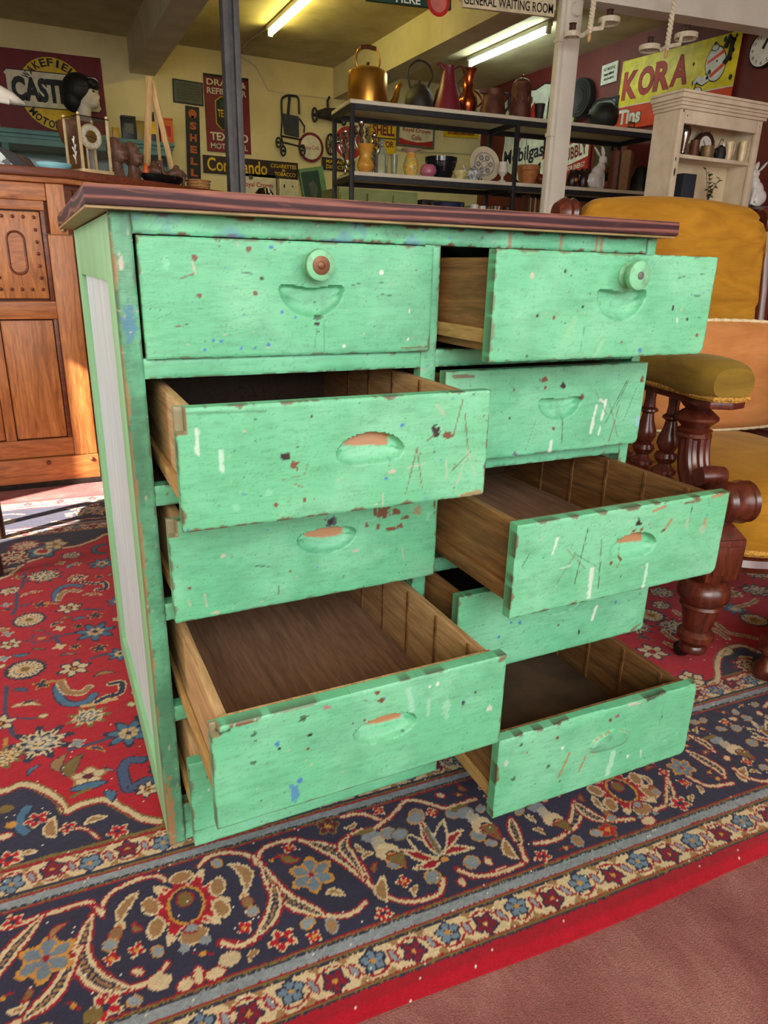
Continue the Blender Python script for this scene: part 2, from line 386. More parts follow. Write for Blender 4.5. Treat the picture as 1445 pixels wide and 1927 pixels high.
for sx, x0, x1 in ((-1, 0.0, 0.018), (1, CW-0.018, CW)):
    MB().bx(x0, x1, 0.023, 0.092, 0.0, CH-0.001).build('side_stile', m_side, chest, 0.0015)
    MB().bx(x0, x1, 0.575, CD, 0.0, CH-0.001).build('side_stile', m_side, chest, 0.0015)
    MB().bx(x0, x1, 0.093, 0.574, 0.822, CH-0.001).build('side_rail', m_side, chest, 0.0015)
    MB().bx(x0, x1, 0.093, 0.574, 0.0, 0.066).build('side_rail', m_side, chest, 0.0015)
    MB().bx(x0+0.008, x1-0.004, 0.088, 0.579, 0.060, 0.828).build('side_panel', m_panel, chest)
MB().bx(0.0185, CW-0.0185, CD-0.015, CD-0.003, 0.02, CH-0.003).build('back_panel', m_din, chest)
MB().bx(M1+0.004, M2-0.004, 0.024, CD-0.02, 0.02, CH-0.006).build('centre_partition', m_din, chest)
for k, (z0, z1) in enumerate(RAILS+[(0.045, 0.066)]):
    for xa, xb in ((0.019, M1+0.003), (M2-0.003, CW-0.019)):
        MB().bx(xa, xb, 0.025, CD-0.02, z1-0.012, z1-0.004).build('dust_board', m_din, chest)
def top_mat():
    t = NT('purple brown stained top'); v = t.coords((0.9, 5, 16))
    a = t.noise(v, 4.5, 3, 0.5, 3.0); w = t.new('ShaderNodeTexWave', wave_type='BANDS', bands_direction='Z'); w.inputs['Scale'].default_value = 1.15; w.inputs['Distortion'].default_value = 9.0; w.inputs['Detail'].default_value = 2.5
    t.link(t.coords((1.3, 3, 20)), w.inputs['Vector'])
    g = t.noise(t.coords((6, 40, 90)), 6, 3, 0.6)
    col = t.ramp(w.outputs['Fac'], [(0.30, rgba((58, 32, 38))), (0.70, rgba((78, 44, 47))), (0.97, rgba((132, 84, 74)))])
    col = t.mix(t.ramp(a, [(0.62, (0, 0, 0)), (0.76, (0.45, 0.45, 0.45))]), col, rgba((170, 112, 94)))
    col = t.mix(0.5, col, t.ramp(g, [(0.35, (0.55, 0.52, 0.52)), (0.65, (1.1, 1.1, 1.1))]), 'MULTIPLY')
    ge = t.new('ShaderNodeNewGeometry'); sp = t.new('ShaderNodeSeparateXYZ'); t.link(ge.outputs['True Normal'], sp.inputs[0])
    col = t.mix(t.ramp(sp.outputs[2], [(0.3, (0, 0, 0)), (0.6, (1, 1, 1))]), col, t.mix(0.55, t.ramp(t.noise(t.coords((1.2, 14, 14)), 5, 5, 0.62, 1.5), [(0.3, rgba((178, 120, 84))), (0.5, rgba((208, 152, 108))), (0.72, rgba((150, 92, 66)))]), t.ramp(g, [(0.35, (0.6, 0.56, 0.54)), (0.65, (1.05, 1.05, 1.05))]), 'MULTIPLY'))   # sanded upper face and arrises
    t.bump(g, 0.25, 0.001); return t.done(col, 0.62, 0, 0.3)
topo = MB().bx(-0.026, 0.838, -0.032, 0.655, 0.9035, 0.9245).build('top', top_mat(), chest, 0.003); tag(topo, 'dark stained wooden top with sanded pale arrises')
MB().bx(-0.0255, 0.836, -0.027, 0.653, 0.9005, 0.9034).build('underside', wood('raw yellow wood', (186, 160, 110), (160, 132, 84), (120, 96, 60), 0), topo)

# drawers -------------------------------------------------------------
m_wood_l = wood('old pine drawer side', (206, 172, 126), (190, 152, 106), (158, 120, 80), 1, 4, 0.6, 0.2)
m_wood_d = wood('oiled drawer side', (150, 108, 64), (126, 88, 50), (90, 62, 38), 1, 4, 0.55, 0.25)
m_bottom = wood('plywood drawer bottom', (160, 122, 94), (144, 108, 82), (120, 90, 68), 1, 3, 0.7, 0.1)
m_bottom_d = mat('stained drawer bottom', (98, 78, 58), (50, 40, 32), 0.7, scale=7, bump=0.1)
m_strip = wood('pine runner', (206, 170, 106), (184, 148, 92), (150, 114, 66), 1, 4, 0.6, 0.2)
m_knob = mat('painted knob', (120, 190, 146), (98, 140, 108), 0.45, scale=60, lo=0.45, hi=0.7)
m_brass_d = mat('tarnished brass', (126, 84, 56), (90, 60, 44), 0.45, 0.6, scale=50)
def scoop(cx, cz, a, b, c, depth, ex=3.0):
    def f(X, Z):
        x = (X-cx)/a; zz = Z-cz-c*x*x+c*0.5
        g = 1-np.abs(x)**ex-(zz/b)**2; up = np.clip(zz/b, -1, 1)
        return np.where(g > 0, depth*(1-np.exp(-np.clip(g, 0, 1)*np.where(up > 0, 12.0, 2.6)))*(0.78+0.22*up), 0)
    return f
# name: pull, centre x, width, top z, height, yaw, label, pull kind, (scoop s, t, a, b, curve), bare wood in pull, knob, wood, bottom
DRAWERS = {
 '11': (0.008, 0.2195, 0.386, 0.8755, 0.1395, -0.5, 'closed drawer with a round knob at the upper left', (0.545, 0.475, 0.044, 0.0180, 0.015), False, True, m_wood_l, m_bottom),
 '12': (0.135, 0.6225, 0.387, 0.872, 0.137, 0.45, 'pulled out drawer with a round knob at the upper right', (0.545, 0.445, 0.044, 0.0190, 0.015), False, True, m_wood_d, m_bottom),
 '21': (0.164, 0.2224, 0.3866, 0.705, 0.137, -0.5, 'drawer with two screw holes and carved letters', (0.575, 0.46, 0.044, 0.0189, -0.005), True, False, m_wood_l, m_bottom),
 '22': (0.031, 0.6223, 0.3875, 0.709, 0.136, 0.2, 'drawer with white paint drips', (0.545, 0.45, 0.042, 0.0165, 0.012), False, False, m_wood_d, m_bottom),
 '31': (0.052, 0.2219, 0.387, 0.544, 0.140, 0.6, 'drawer with flaked patch beside its finger pull', (0.545, 0.39, 0.044, 0.0183, 0.004), True, False, m_wood_l, m_bottom),
 '32': (0.226, 0.6227, 0.387, 0.543, 0.132, 0.2, 'drawer pulled far out with dark hole above finger pull', (0.53, 0.46, 0.043, 0.0189, -0.004), True, False, m_wood_d, m_bottom),
 '41': (0.249, 0.2211, 0.3861, 0.373, 0.137, 0.1, 'drawer pulled furthest out showing its empty floor', (0.545, 0.45, 0.043, 0.0183, 0.0), True, False, m_wood_l, m_bottom),
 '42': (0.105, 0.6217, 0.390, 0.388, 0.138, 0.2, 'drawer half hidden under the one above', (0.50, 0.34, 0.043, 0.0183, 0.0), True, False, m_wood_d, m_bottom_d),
 '51': (0.096, 0.2175, 0.388, 0.214, 0.139, 0.0, 'lowest drawer mostly hidden with a seam along its foot', (0.545, 0.42, 0.042, 0.0183, 0.0), False, False, m_wood_l, m_bottom),
 '52': (0.230, 0.6242, 0.384, 0.216, 0.137, -1.1, 'lowest drawer pulled out with a worn shell-shaped pull', (0.545, 0.44, 0.040, 0.0183, -0.004), False, False, m_wood_d, m_bottom_d),
}
B_, K_, C_, U_, H_ = BROWN, DARK, CREAMC, BLUE, WHITE
MARKS = {   # in drawer fractions: s from the left, t from the top; sizes in metres
 '11': [('dot', .165, .16, .0036, B_), ('dot', .335, .08, .0034, B_), ('dot', .175, .47, .003, B_), ('dot', .352, .45, .003, B_), ('ell', .08, .22, .005, .010, GRN2), ('line', .12, .33, .165, .29, .0012, B_), ('line', .165, .29, .158, .2, .0016, C_),
  ('line', .31, .27, .345, .285, .0009, K_), ('dot', .375, .32, .0024, K_), ('dot', .50, .07, .001, B_), ('ell', .565, .66, .008, .004, L((60, 96, 74))), ('ell', .56, .72, .004, .003, K_), ('line', .56, .76, .55, .98, .0009, GRIME, .5), ('line', .587, .7, .587, .98, .0009, GRIME, .5), ('dot', .797, .25, .0032, H_), ('ell', .912, .60, .0022, .0045, H_), ('dot', .91, .88, .0018, H_), ('dot', .66, .93, .0022, H_),
  ('dot', .21, .85, .002, U_), ('dot', .235, .86, .0022, U_), ('dot', .30, .92, .002, U_), ('dot', .345, .92, .002, U_), ('dot', .39, .9, .0026, U_), ('dot', .18, .93, .002, U_), ('dot', .44, .61, .0022, U_), ('dot', .485, .66, .002, U_), ('dot', .41, .06, .0026, U_), ('line', .69, .37, .72, .35, .0009, K_), ('line', .80, .45, .835, .46, .001, K_), ('ell', .10, .72, .006, .0018, B_), ('line', .885, .965, .985, .955, .0014, B_)],
 '12': [('dot', .145, .22, .0036, C_), ('dot', .28, .18, .0024, K_), ('dot', .18, .58, .0022, K_), ('dot', .25, .6, .0026, B_), ('dot', .37, .5, .002, K_), ('line', .80, .22, .835, .2, .0009, K_), ('line', .915, .17, .94, .18, .0009, K_), ('line', .9, .39, .935, .39, .0016, GRIME), ('ell', .80, .52, .0026, .005, K_), ('dot', .885, .63, .0024, K_), ('line', .31, .78, .345, .60, .005, L((140, 196, 150)), .5), ('line', .45, .98, .48, .84, .004, L((150, 200, 160)), .5), ('line', .39, .68, .38, .95, .0008, K_, .6), ('dot', .665, .94, .003, U_), ('ell', .60, .10, .03, .012, GRIME, .35), ('line', .83, .62, .835, .66, .0014, H_), ('dot', .57, .85, .002, B_), ('dot', .95, .8, .0026, B_)],
 '21': [('ell', .305, .44, .007, .0055, K_), ('ell', .33, .53, .006, .007, B_), ('ell', .80, .34, .008, .008, K_), ('ell', .845, .385, .009, .0055, B_), ('line', .77, .42, .80, .36, .0012, B_), ('line', .33, .69, .36, .73, .0009, B_), ('line', .29, .64, .36, .62, .0008, B_, .6), ('line', .36, .62, .375, .5, .0008, B_, .6),
  ('line', .70, .9, .735, .48, .0009, B_), ('line', .735, .48, .76, .86, .0009, B_), ('line', .705, .65, .765, .63, .0009, C_), ('line', .895, .06, .865, .4, .0011, B_), ('line', .905, .2, .925, .55, .0011, B_), ('line', .925, .55, .89, .86, .001, C_), ('line', .87, .72, .935, .56, .001, B_), ('line', .925, .55, .96, .8, .0008, C_), ('line', .845, .62, .85, .8, .001, C_), ('line', .62, .86, .62, .98, .0012, C_),
  ('line', .055, .18, .055, .36, .0030, H_, .7), ('line', .115, .35, .118, .52, .0032, L((190, 220, 206)), .8), ('ell', .647, .67, .006, .003, C_), ('dot', .385, .13, .0018, K_), ('dot', .27, .85, .0024, B_), ('dot', .36, .84, .0022, B_), ('dot', .68, .26, .0024, U_), ('dot', .63, .73, .0022, U_), ('ell', .25, .74, .006, .006, GRN2), ('ell', .15, .84, .005, .006, GRN2), ('line', .80, .1, .83, .2, .0022, C_, .5), ('line', .91, .985, .985, .965, .003, BARE), ('line', .03, .04, .25, .06, .0016, GRIME, .6)],
 '22': [('ell', .55, .22, .006, .0065, K_), ('ell', .45, .14, .009, .005, B_), ('dot', .46, .23, .0028, B_), ('dot', .155, .26, .0024, B_), ('dot', .31, .23, .002, B_), ('ell', .30, .55, .003, .003, K_), ('ell', .655, .37, .0035, .006, B_), ('line', .738, .48, .725, .80, .0038, H_), ('line', .785, .44, .775, .66, .0034, H_), ('line', .755, .42, .785, .46, .003, H_), ('line', .773, .75, .77, .84, .0026, H_), ('line', .52, .86, .515, 1.0, .0032, H_), ('line', .565, .6, .575, .9, .0014, K_, .7), ('ell', .525, .72, .004, .004, B_),
  ('line', .80, .7, .89, .2, .0009, K_), ('line', .83, .95, .865, .5, .0009, B_), ('line', .88, .9, .80, .4, .0008, B_), ('line', .9, .7, .95, .3, .0007, K_), ('line', .72, .3, .8, .6, .0007, B_), ('line', .85, .5, .9, .2, .0008, K_), ('line', .39, .95, .43, .6, .0007, GRIME, .7), ('ell', .34, .97, .005, .005, L((110, 110, 130))), ('ell', .985, .72, .006, .012, L((140, 190, 220)), .6), ('ell', .975, .2, .005, .006, B_), ('line', .03, .05, .12, .06, .0028, B_)],
 '31': [('ell', .56, .21, .011, .009, L((70, 84, 92))), ('dot', .56, .21, .004, K_), ('ell', .765, .19, .013, .012, B_), ('ell', .735, .16, .004, .010, B_), ('ell', .82, .2, .009, .006, B_), ('ell', .86, .28, .010, .0035, B_), ('ell', .80, .38, .012, .004, B_), ('ell', .84, .36, .006, .004, B_), ('ell', .745, .33, .004, .005, B_), ('ell', .70, .30, .004, .005, B_), ('ell', .91, .22, .009, .008, BARE, .7), ('ell', .96, .3, .006, .010, GRN2), ('ell', .655, .56, .006, .003, C_), ('line', .28, .55, .33, .58, .001, K_), ('ell', .17, .40, .004, .003, C_), ('ell', .055, .66, .0035, .0025, B_), ('line', .10, .75, .105, .88, .0018, C_, .7), ('line', .045, .78, .05, .84, .0018, C_), ('ell', .13, .96, .008, .003, C_), ('line', .36, .8, .36, .88, .0012, B_), ('line', .85, .6, .86, .75, .0014, C_, .6), ('ell', .985, .15, .002, .02, B_), ('line', .82, .08, .95, .06, .002, B_)],
 '32': [('ell', .535, .19, .007, .009, K_), ('ell', .52, .27, .005, .003, B_), ('ell', .555, .27, .005, .003, B_), ('line', .675, .32, .70, .22, .0036, BARE), ('line', .675, .32, .66, .33, .002, K_), ('ell', .79, .30, .004, .010, C_, .5), ('ell', .885, .34, .005, .011, BARE, .6), ('ell', .88, .4, .008, .012, C_, .4), ('line', .30, .15, .27, .75, .001, K_), ('line', .22, .35, .31, .6, .0007, B_), ('line', .19, .7, .26, .4, .0007, B_), ('line', .37, .3, .385, .88, .0009, K_), ('line', .25, .4, .36, .6, .0006, K_), ('line', .17, .20, .155, .36, .0022, H_, .8), ('line', .345, .62, .345, .94, .0040, H_, .75), ('line', .615, .70, .61, .98, .0034, L((180, 220, 200)), .85), ('dot', .43, .6, .0032, B_), ('dot', .475, .57, .0026, B_), ('line', .19, .55, .24, .53, .0014, H_, .6), ('line', .6, .08, .66, .05, .0026, BARE), ('line', .76, .05, .84, .04, .0028, B_), ('line', .90, .03, .95, .02, .0028, BARE), ('line', .8, .1, .795, .3, .0008, K_), ('line', .46, .68, .5, .4, .0006, B_), ('line', .03, .45, .06, .3, .0007, K_)],
 '41': [('ell', .53, .14, .007, .004, B_), ('ell', .515, .05, .004, .003, B_), ('ell', .345, .07, .006, .003, L((160, 120, 120))), ('ell', .10, .02, .02, .003, B_), ('ell', .12, .15, .004, .004, GRIME), ('ell', .27, .12, .006, .005, K_, .7), ('line', .255, .14, .29, .1, .001, K_), ('ell', .115, .42, .005, .003, K_, .7), ('ell', .285, .43, .0035, .0035, B_), ('ell', .29, .3, .004, .003, K_), ('dot', .19, .3, .003, U_), ('dot', .195, .35, .002, K_), ('ell', .24, .84, .007, .017, U_, .8), ('dot', .255, .74, .004, U_), ('line', .625, .1, .64, .32, .0045, L((160, 210, 190)), .6), ('line', .70, .26, .70, .42, .0035, L((160, 205, 180)), .6), ('ell', .77, .42, .008, .02, L((170, 215, 190)), .4), ('dot', .835, .4, .0032, L((60, 60, 90))), ('ell', .945, .55, .005, .006, L((180, 200, 180))), ('dot', .88, .32, .002, K_), ('dot', .73, .12, .0022, H_), ('dot', .70, .13, .0018, H_), ('dot', .47, .3, .0022, B_), ('line', .97, .04, .99, .03, .003, B_), ('line', .02, .06, .05, .05, .002, K_)],
 '42': [('line', .70, .50, .685, .66, .0036, H_), ('ell', .62, .8, .002, .010, K_), ('dot', .30, .48, .0034, U_), ('dot', .255, .45, .0024, U_), ('dot', .20, .6, .0028, U_), ('dot', .81, .5, .0026, U_), ('line', .83, .3, .85, .15, .003, B_), ('ell', .92, .72, .01, .012, GRN2), ('ell', .5, .63, .003, .002, B_), ('line', .98, .9, .93, .97, .003, B_)],
 '51': [('ell', .07, .2, .004, .006, GRIME), ('dot', .06, .35, .0014, H_), ('line', .0, .80, 1.0, .80, .0009, GRIME, .8), ('ell', .2, .9, .006, .006, L((120, 190, 200)), .4)],
 '52': [('ell', .53, .15, .004, .004, B_), ('ell', .565, .12, .006, .004, L((130, 100, 110))), ('ell', .27, .17, .0034, .0034, B_), ('ell', .10, .12, .004, .004, GRIME), ('dot', .30, .33, .0026, H_), ('dot', .13, .25, .0022, BARE), ('line', .34, .44, .30, .72, .0026, BARE), ('line', .425, .56, .40, .74, .0022, BARE), ('dot', .31, .78, .0024, B_), ('ell', .04, .30, .006, .008, L((180, 200, 190)), .7), ('ell', .08, .55, .006, .005, GRIME), ('dot', .24, .52, .0034, GRIME), ('line', .575, .62, .56, .92, .0060, L((176, 220, 196)), .7), ('ell', .66, .75, .0026, .004, H_), ('line', .73, .72, .735, .82, .0022, L((180, 220, 200)), .8), ('line', .62, .02, .68, .03, .0026, C_), ('line', .72, .02, .82, .0, .003, K_), ('dot', .82, .33, .0016, K_), ('line', .82, .2, .81, .42, .001, GRIME, .6), ('ell', .93, .65, .005, .005, GRN2), ('ell', .86, .7, .004, .003, GRN2)],
}
def make_drawer(key):
    pull, xm, w, zt, h, yaw, label, sc_, bare, knob, sidem, botm = DRAWERS[key]
    cx, cz = sc_[0]*w, h*(1-sc_[1]); seed = int(key)
    th = 0.012 if key == '11' else 0.0175; ex = 3.0 if sc_[4] > 0.01 else 2.4
    fn = scoop(cx, cz, sc_[2], sc_[3], sc_[4], th-0.0008 if key != '52' else -0.006, ex)
    def cols(X, Z, Y):
        C = paint(X, Z, w, h, seed*7, 0.28, 0.42 if key not in ('32', '21', '52') else 0.6)
        x = (X-cx)/sc_[2]; zz = Z-cz-sc_[4]*x*x+sc_[4]*0.5; g = 1-np.abs(x)**ex-(zz/sc_[3])**2
        if bare: blend(C, sstep(g-0.10, 0, 0.06)*sstep(zz/sc_[3]+0.18*np.sin(x*2+1)-0.05*vnoise(X, Z, .004, 3)-0.08, 0.05, 0.12)*sstep(0.7-abs(x), 0, .1), L((164, 120, 80)))
        else: blend(C, 0.3*sstep(g, 0, 0.4)*sstep(fnoise(X, Z, .012, seed), .4, .7), GRIME)
        if key == '52': blend(C, 0.9*sstep(0.10-abs(g-0.04), 0, .05)*sstep(vnoise(X, Z, .006, 8), .45, .6), BARE)
        cq = {'21': (0.0115, 0.029), '31': (0.011, 0.022), '41': (0.010, 0.012)}.get(key)
        if cq: blend(C, 0.85*((X < cq[0]) & (Z > h-cq[1])), L((140, 116, 88)))
        for mk in MARKS[key]:
            k = mk[0]
            if k == 'line': mark(C, X, Z, k, mk[1]*w, (1-mk[2])*h, mk[3]*w, (1-mk[4])*h, *mk[5:])
            else: mark(C, X, Z, k, mk[1]*w, (1-mk[2])*h, *mk[3:])
        return C
    def hgt(X, Z):
        Y = fn(X, Z)
        if knob: Y = Y-0.0025*np.exp(-((X-cx-0.003)**2+(Z-h*0.80)**2)/0.018**2)
        if key == '52': Y = Y+0.004*sstep(fnoise(X, Z*0+1, .05, 4), .45, .7)*sstep(Z-h+0.014, 0, .014)
        cw, chh_ = {'21': (0.0105, 0.027), '31': (0.010, 0.020), '41': (0.009, 0.010)}.get(key, (0, 0))
        if cw: Y = Y+0.0108*((X < cw) & (Z > h-chh_))
        Y = Y+0.0005*(fnoise(X, Z, 0.02, seed+3)-0.5)
        return Y
    d = painted_board('drawer', w, h, th, cols, chest, 0.0018, hgt, rad=0.011 if key[1] == '2' else 0.004); tag(d, label)
    d.data.transform(Matrix.Translation((-w/2, 0, -h)))
    d.location = (xm, -pull, zt); d.rotation_euler = (0, 0, math.radians(yaw))
    ia, ib = -0.181, 0.181; z0, z1 = -h+0.011, -0.006; dp = 0.545
    if key in ('12', '22', '42'): z1 = -0.010
    for s, xa, xb in ((-1, ia, ia+0.012), (1, ib-0.012, ib)):
        MB().bx(xa, xb, th+0.0062, dp, z0, z1).build('side_board', sidem, d, 0.0012)
        e0, e1 = (xa-0.0075, xa-0.0003) if s < 0 else (xb+0.0003, xb+0.0075)
        MB().bx(e0, e1, th+0.001, dp, -h+0.022, -h+0.040).build('runner', m_strip if s < 0 and key != '32' else sidem, d, 0.001)
    MB().bx(ia+0.0125, ib-0.0125, dp-0.014, dp-0.002, z0+0.004, z1-0.002).build('back_board', m_din, d)
    MB().bx(ia+0.0125, ib-0.0125, th+0.0062, dp-0.0145, z0+0.003, z0+0.009).build('bottom_board', botm, d)
    MB().bx(ia+0.0005, ib-0.0005, th+0.0003, th+0.0060, z0, z1+0.005).build('inner_front', sidem, d, 0.001)
    if pull > 0.1:
        first = None
        for k in range(5):
            y = 0.055+k*0.088
            if first is None:
                first = MB().bx(-0.0025, 0, -0.0025, 0.0025, z0+0.010, z1-0.001).build('batten', m_wood_d, d); q = first
            else: q = first.copy(); COL.objects.link(q)
            q.location = (ib-0.0122, y, 0)
    if knob:
        T = TR((cx-w/2+0.003, 0.0, -h*0.20)) @ RX(90)
        k = MB().lathe([(0.016, -0.001), (0.0165, 0.003), (0.0125, 0.007), (0.0125, 0.012), (0.0185, 0.0165), (0.0195, 0.020), (0.0185, 0.0245), (0.0165, 0.0255), (0.001, 0.0258)], 36, T).build('knob', m_knob, d)
        if key == '11': MB().lathe([(0.0112, 0.0), (0.0112, 0.0012), (0.008, 0.0020), (0.001, 0.0021)], 28, T @ TR((0, 0, 0.0256))).build('rosette', m_brass_d, k)
        MB().lathe([(0.0050, 0.0), (0.0050, 0.0018), (0.0042, 0.0024), (0.0005, 0.0026)], 20, T @ TR((0, 0, 0.0262 if key == '11' else 0.0250))).build('screw', m_brass_d if key == '11' else m_steel, k)
    return d
for k in DRAWERS: make_drawer(k)
# loose white runner block on the green frame side and small chrome catch on the cupboard come later

# ---------------------------------------------------------------- Persian rug
PSI = -0.045
def RUG(u, v):
    P = at_z(u, v, 0.0); return (P[0]*math.cos(PSI)+P[1]*math.sin(PSI), -P[0]*math.sin(PSI)+P[1]*math.cos(PSI))
def axis(parts):
    out = []
    for a, b, s in parts: out += list(np.arange(a, b-s*0.5, s))
    return np.array(out+[parts[-1][1]])
ru = axis([(-1.0, -0.42, 0.007), (-0.42, 1.02, 0.0024), (1.02, 1.55, 0.004), (1.55, 2.2, 0.009)])
rv = axis([(-0.356, 0.33, 0.0024), (0.33, 0.9, 0.0036), (0.9, 1.896, 0.006)])
GU, GV = np.meshgrid(ru, rv)
rs = np.random.RandomState(4)
JU = GU+(rs.rand(*GU.shape)-0.5)*0.0022; JV = GV+(rs.rand(*GU.shape)-0.5)*0.0022+0.0018*(fnoise(GU, GV*0, 0.05, 8, 2)-0.5)
RRED, RDRED, NAVY, CRM, TAN, GOLD, GREY, SKY, OLIVE, MAROON, PINK = [L(c) for c in ((172, 18, 38), (146, 22, 38), (46, 44, 66), (204, 182, 144), (152, 114, 74), (192, 136, 58), (134, 142, 148), (70, 108, 138), (118, 98, 50), (92, 22, 42), (206, 142, 124))]
RC = np.zeros(GU.shape+(3,)); RC[:] = RRED
def win(u0, u1, v0, v1):
    a, b = np.searchsorted(ru, [u0-0.004, u1+0.004]); c, d = np.searchsorted(rv, [v0-0.004, v1+0.004]); return slice(max(c, 0), d), slice(max(a, 0), b)
def fillm(sl, m, col): RC[sl][m] = col
def stroke(pts, w, col, oc=None, ow=0.0025):
    P = np.array(pts); W_ = w/2+(ow if oc is not None else 0)
    sl = win(P[:, 0].min()-W_, P[:, 0].max()+W_, P[:, 1].min()-W_, P[:, 1].max()+W_); X = JU[sl]; Y = JV[sl]
    if X.size == 0: return
    D = np.full(X.shape, 9.0)
    for (x0, y0), (x1, y1) in zip(P[:-1], P[1:]):
        dx, dy = x1-x0, y1-y0; t = np.clip(((X-x0)*dx+(Y-y0)*dy)/(dx*dx+dy*dy+1e-12), 0, 1); D = np.minimum(D, np.hypot(X-x0-t*dx, Y-y0-t*dy))
    if oc is not None: fillm(sl, D < W_, oc)
    if col is not None: fillm(sl, D < w/2, col)
def poly(pts, col, oc=None, ow=0.0025):
    P = np.array(pts); sl = win(P[:, 0].min(), P[:, 0].max(), P[:, 1].min(), P[:, 1].max()); X = JU[sl]; Y = JV[sl]
    if X.size == 0: return
    ins = np.zeros(X.shape, bool); n = len(P)
    for i in range(n):
        x0, y0 = P[i]; x1, y1 = P[(i+1) % n]
        if y0 == y1: continue
        ins ^= ((Y > min(y0, y1)) & (Y <= max(y0, y1)) & (X < x0+(Y-y0)*(x1-x0)/(y1-y0)))
    fillm(sl, ins, col)
    if oc is not None: stroke(list(pts)+[pts[0]], ow, oc)
def ell(c, rx, ry, col, rot=0.0, oc=None, ow=0.0025):
    R_ = max(rx, ry)+ow; sl = win(c[0]-R_, c[0]+R_, c[1]-R_, c[1]+R_); X = JU[sl]-c[0]; Y = JV[sl]-c[1]
    ca, sa = math.cos(rot), math.sin(rot); a = X*ca+Y*sa; b = -X*sa+Y*ca
    if oc is not None: fillm(sl, (a/(rx+ow))**2+(b/(ry+ow))**2 < 1, oc)
    fillm(sl, (a/rx)**2+(b/ry)**2 < 1, col)
def flower(c, R_, n, petal, line, centre, rot=0.0, sq=1.0, wob=0.28, ring=None, cr=0.30):
    sl = win(c[0]-R_*1.3, c[0]+R_*1.3, c[1]-R_*1.3, c[1]+R_*1.3); X = JU[sl]-c[0]; Y = (JV[sl]-c[1])/sq
    r = np.hypot(X, Y)/R_; a = np.arctan2(Y, X)-rot; lobe = 1-wob*(0.5-0.5*np.cos(n*a))
    fillm(sl, r < lobe*1.12, line); fillm(sl, r < lobe*0.92, petal)
    fillm(sl, (r < lobe*0.95) & (np.abs(((a*n/(2*math.pi)) % 1)-0.5) > 0.5-0.10) & (r > 0.45) if n > 8 else (r < lobe*0.9) & (np.abs((((a*n/(2*math.pi))+0.5) % 1)-0.5) > 0.5-0.09), line)
    if ring is not None: fillm(sl, r < cr*1.75, ring)
    fillm(sl, r < cr, centre)
def palmette(c, R_, rot=0.0, cols=None):
    a, b, d, e = cols or (CRM, NAVY, TAN, GREY)
    flower(c, R_, 9, a, b, d, rot, 0.9, 0.42); flower(c, R_*0.66, 7, b, a, d, rot, 0.9, 0.35); flower(c, R_*0.44, 8, a, e, e, rot, 0.9, 0.25); ell(c, R_*0.16, R_*0.12, CRM, 0, NAVY)
def leaf(p0, p1, w, col, oc=None, bend=0.25, ow=0.002):
    a = np.array(p0); b = np.array(p1); d = b-a; nrm = np.array([-d[1], d[0]]); pts = []
    for t in np.linspace(0, 1, 9): pts.append(a+d*t+nrm*(bend*4*t*(1-t)+w*math.sin(math.pi*t**0.8)))
    for t in np.linspace(1, 0, 9): pts.append(a+d*t+nrm*(bend*4*t*(1-t)-w*0.35*math.sin(math.pi*t)))
    poly([tuple(q) for q in pts], col, oc, ow)
def px(sc, ox, oy): return lambda *q: [RUG(ox+sc*x, oy+sc*y) for x, y in q]
VC = 0.77                       # the rug is woven as a mirror image about this line
def bands(lo, hi, col):
    for a, b in ((lo, hi), (2*VC-hi, 2*VC-lo)): RC[(JV >= a) & (JV < b)] = col
# field: dark blue spandrels edged in cream around a red ground
bands(-0.40, -0.3245, RRED); bands(-0.3245, -0.3215, NAVY); bands(-0.3215, -0.318, OLIVE); bands(-0.318, -0.3155, RDRED); bands(-0.3155, -0.2725, CRM)
bands(-0.2725, -0.269, NAVY); bands(-0.269, -0.2657, OLIVE); bands(-0.2657, -0.263, RDRED); bands(-0.263, -0.2485, GREY); bands(-0.2485, -0.2455, NAVY); bands(-0.2455, -0.2425, OLIVE); bands(-0.2425, -0.24, RDRED)
bands(-0.24, -0.0375, NAVY); bands(-0.0375, -0.0345, RDRED); bands(-0.0345, -0.032, OLIVE); bands(-0.032, -0.029, NAVY); bands(-0.029, -0.0162, GREY); bands(-0.0162, -0.0128, RDRED); bands(-0.0128, -0.0092, OLIVE); bands(-0.0092, -0.004, NAVY)
bands(-0.004, 0.0395, CRM); bands(0.0395, 0.0450, RDRED); bands(0.0450, 0.0515, OLIVE)
gl = fnoise(GU, GV, 0.004, 5, 2); gr = (np.abs(RC-GREY).sum(-1) < 1e-6); RC[gr] = (GREY*(0.75+0.5*gl[..., None]))[gr]
def spandrel(top, mirror=False):
    q = [(u, 2*VC-v) for u, v in top] if mirror else top
    b = 0.0515 if not mirror else 2*VC-0.0515
    poly([(q[0][0], b)]+q+[(q[-1][0], b)], NAVY); stroke(q, 0.011, CRM, OLIVE, 0.003)
    off = [(u, v-(0.009 if not mirror else -0.009)) for u, v in q]; stroke(off, 0.003, RDRED)
A = px(1.0, 0, 0)
edgeL = A((0, 1488), (40, 1474), (78, 1484), (112, 1506), (124, 1525), (150, 1513), (195, 1503), (232, 1520), (264, 1537), (300, 1544))
edgeL = spline([(edgeL[0][0]-0.10, edgeL[0][1]+0.03)]+edgeL, 6)
mir = [(-0.55, 0.17), (-0.45, 0.24), (-0.36, 0.20), (-0.30, 0.13)]
spandrel(spline([(-1.0, 0.45), (-0.85, 0.42), (-0.72, 0.33), (-0.62, 0.32), (-0.52, 0.22), (-0.40, 0.20), (-0.32, 0.14)], 6)+edgeL)
edgeR = A((1345, 1282), (1350, 1245), (1362, 1224), (1395, 1214), (1445, 1228))
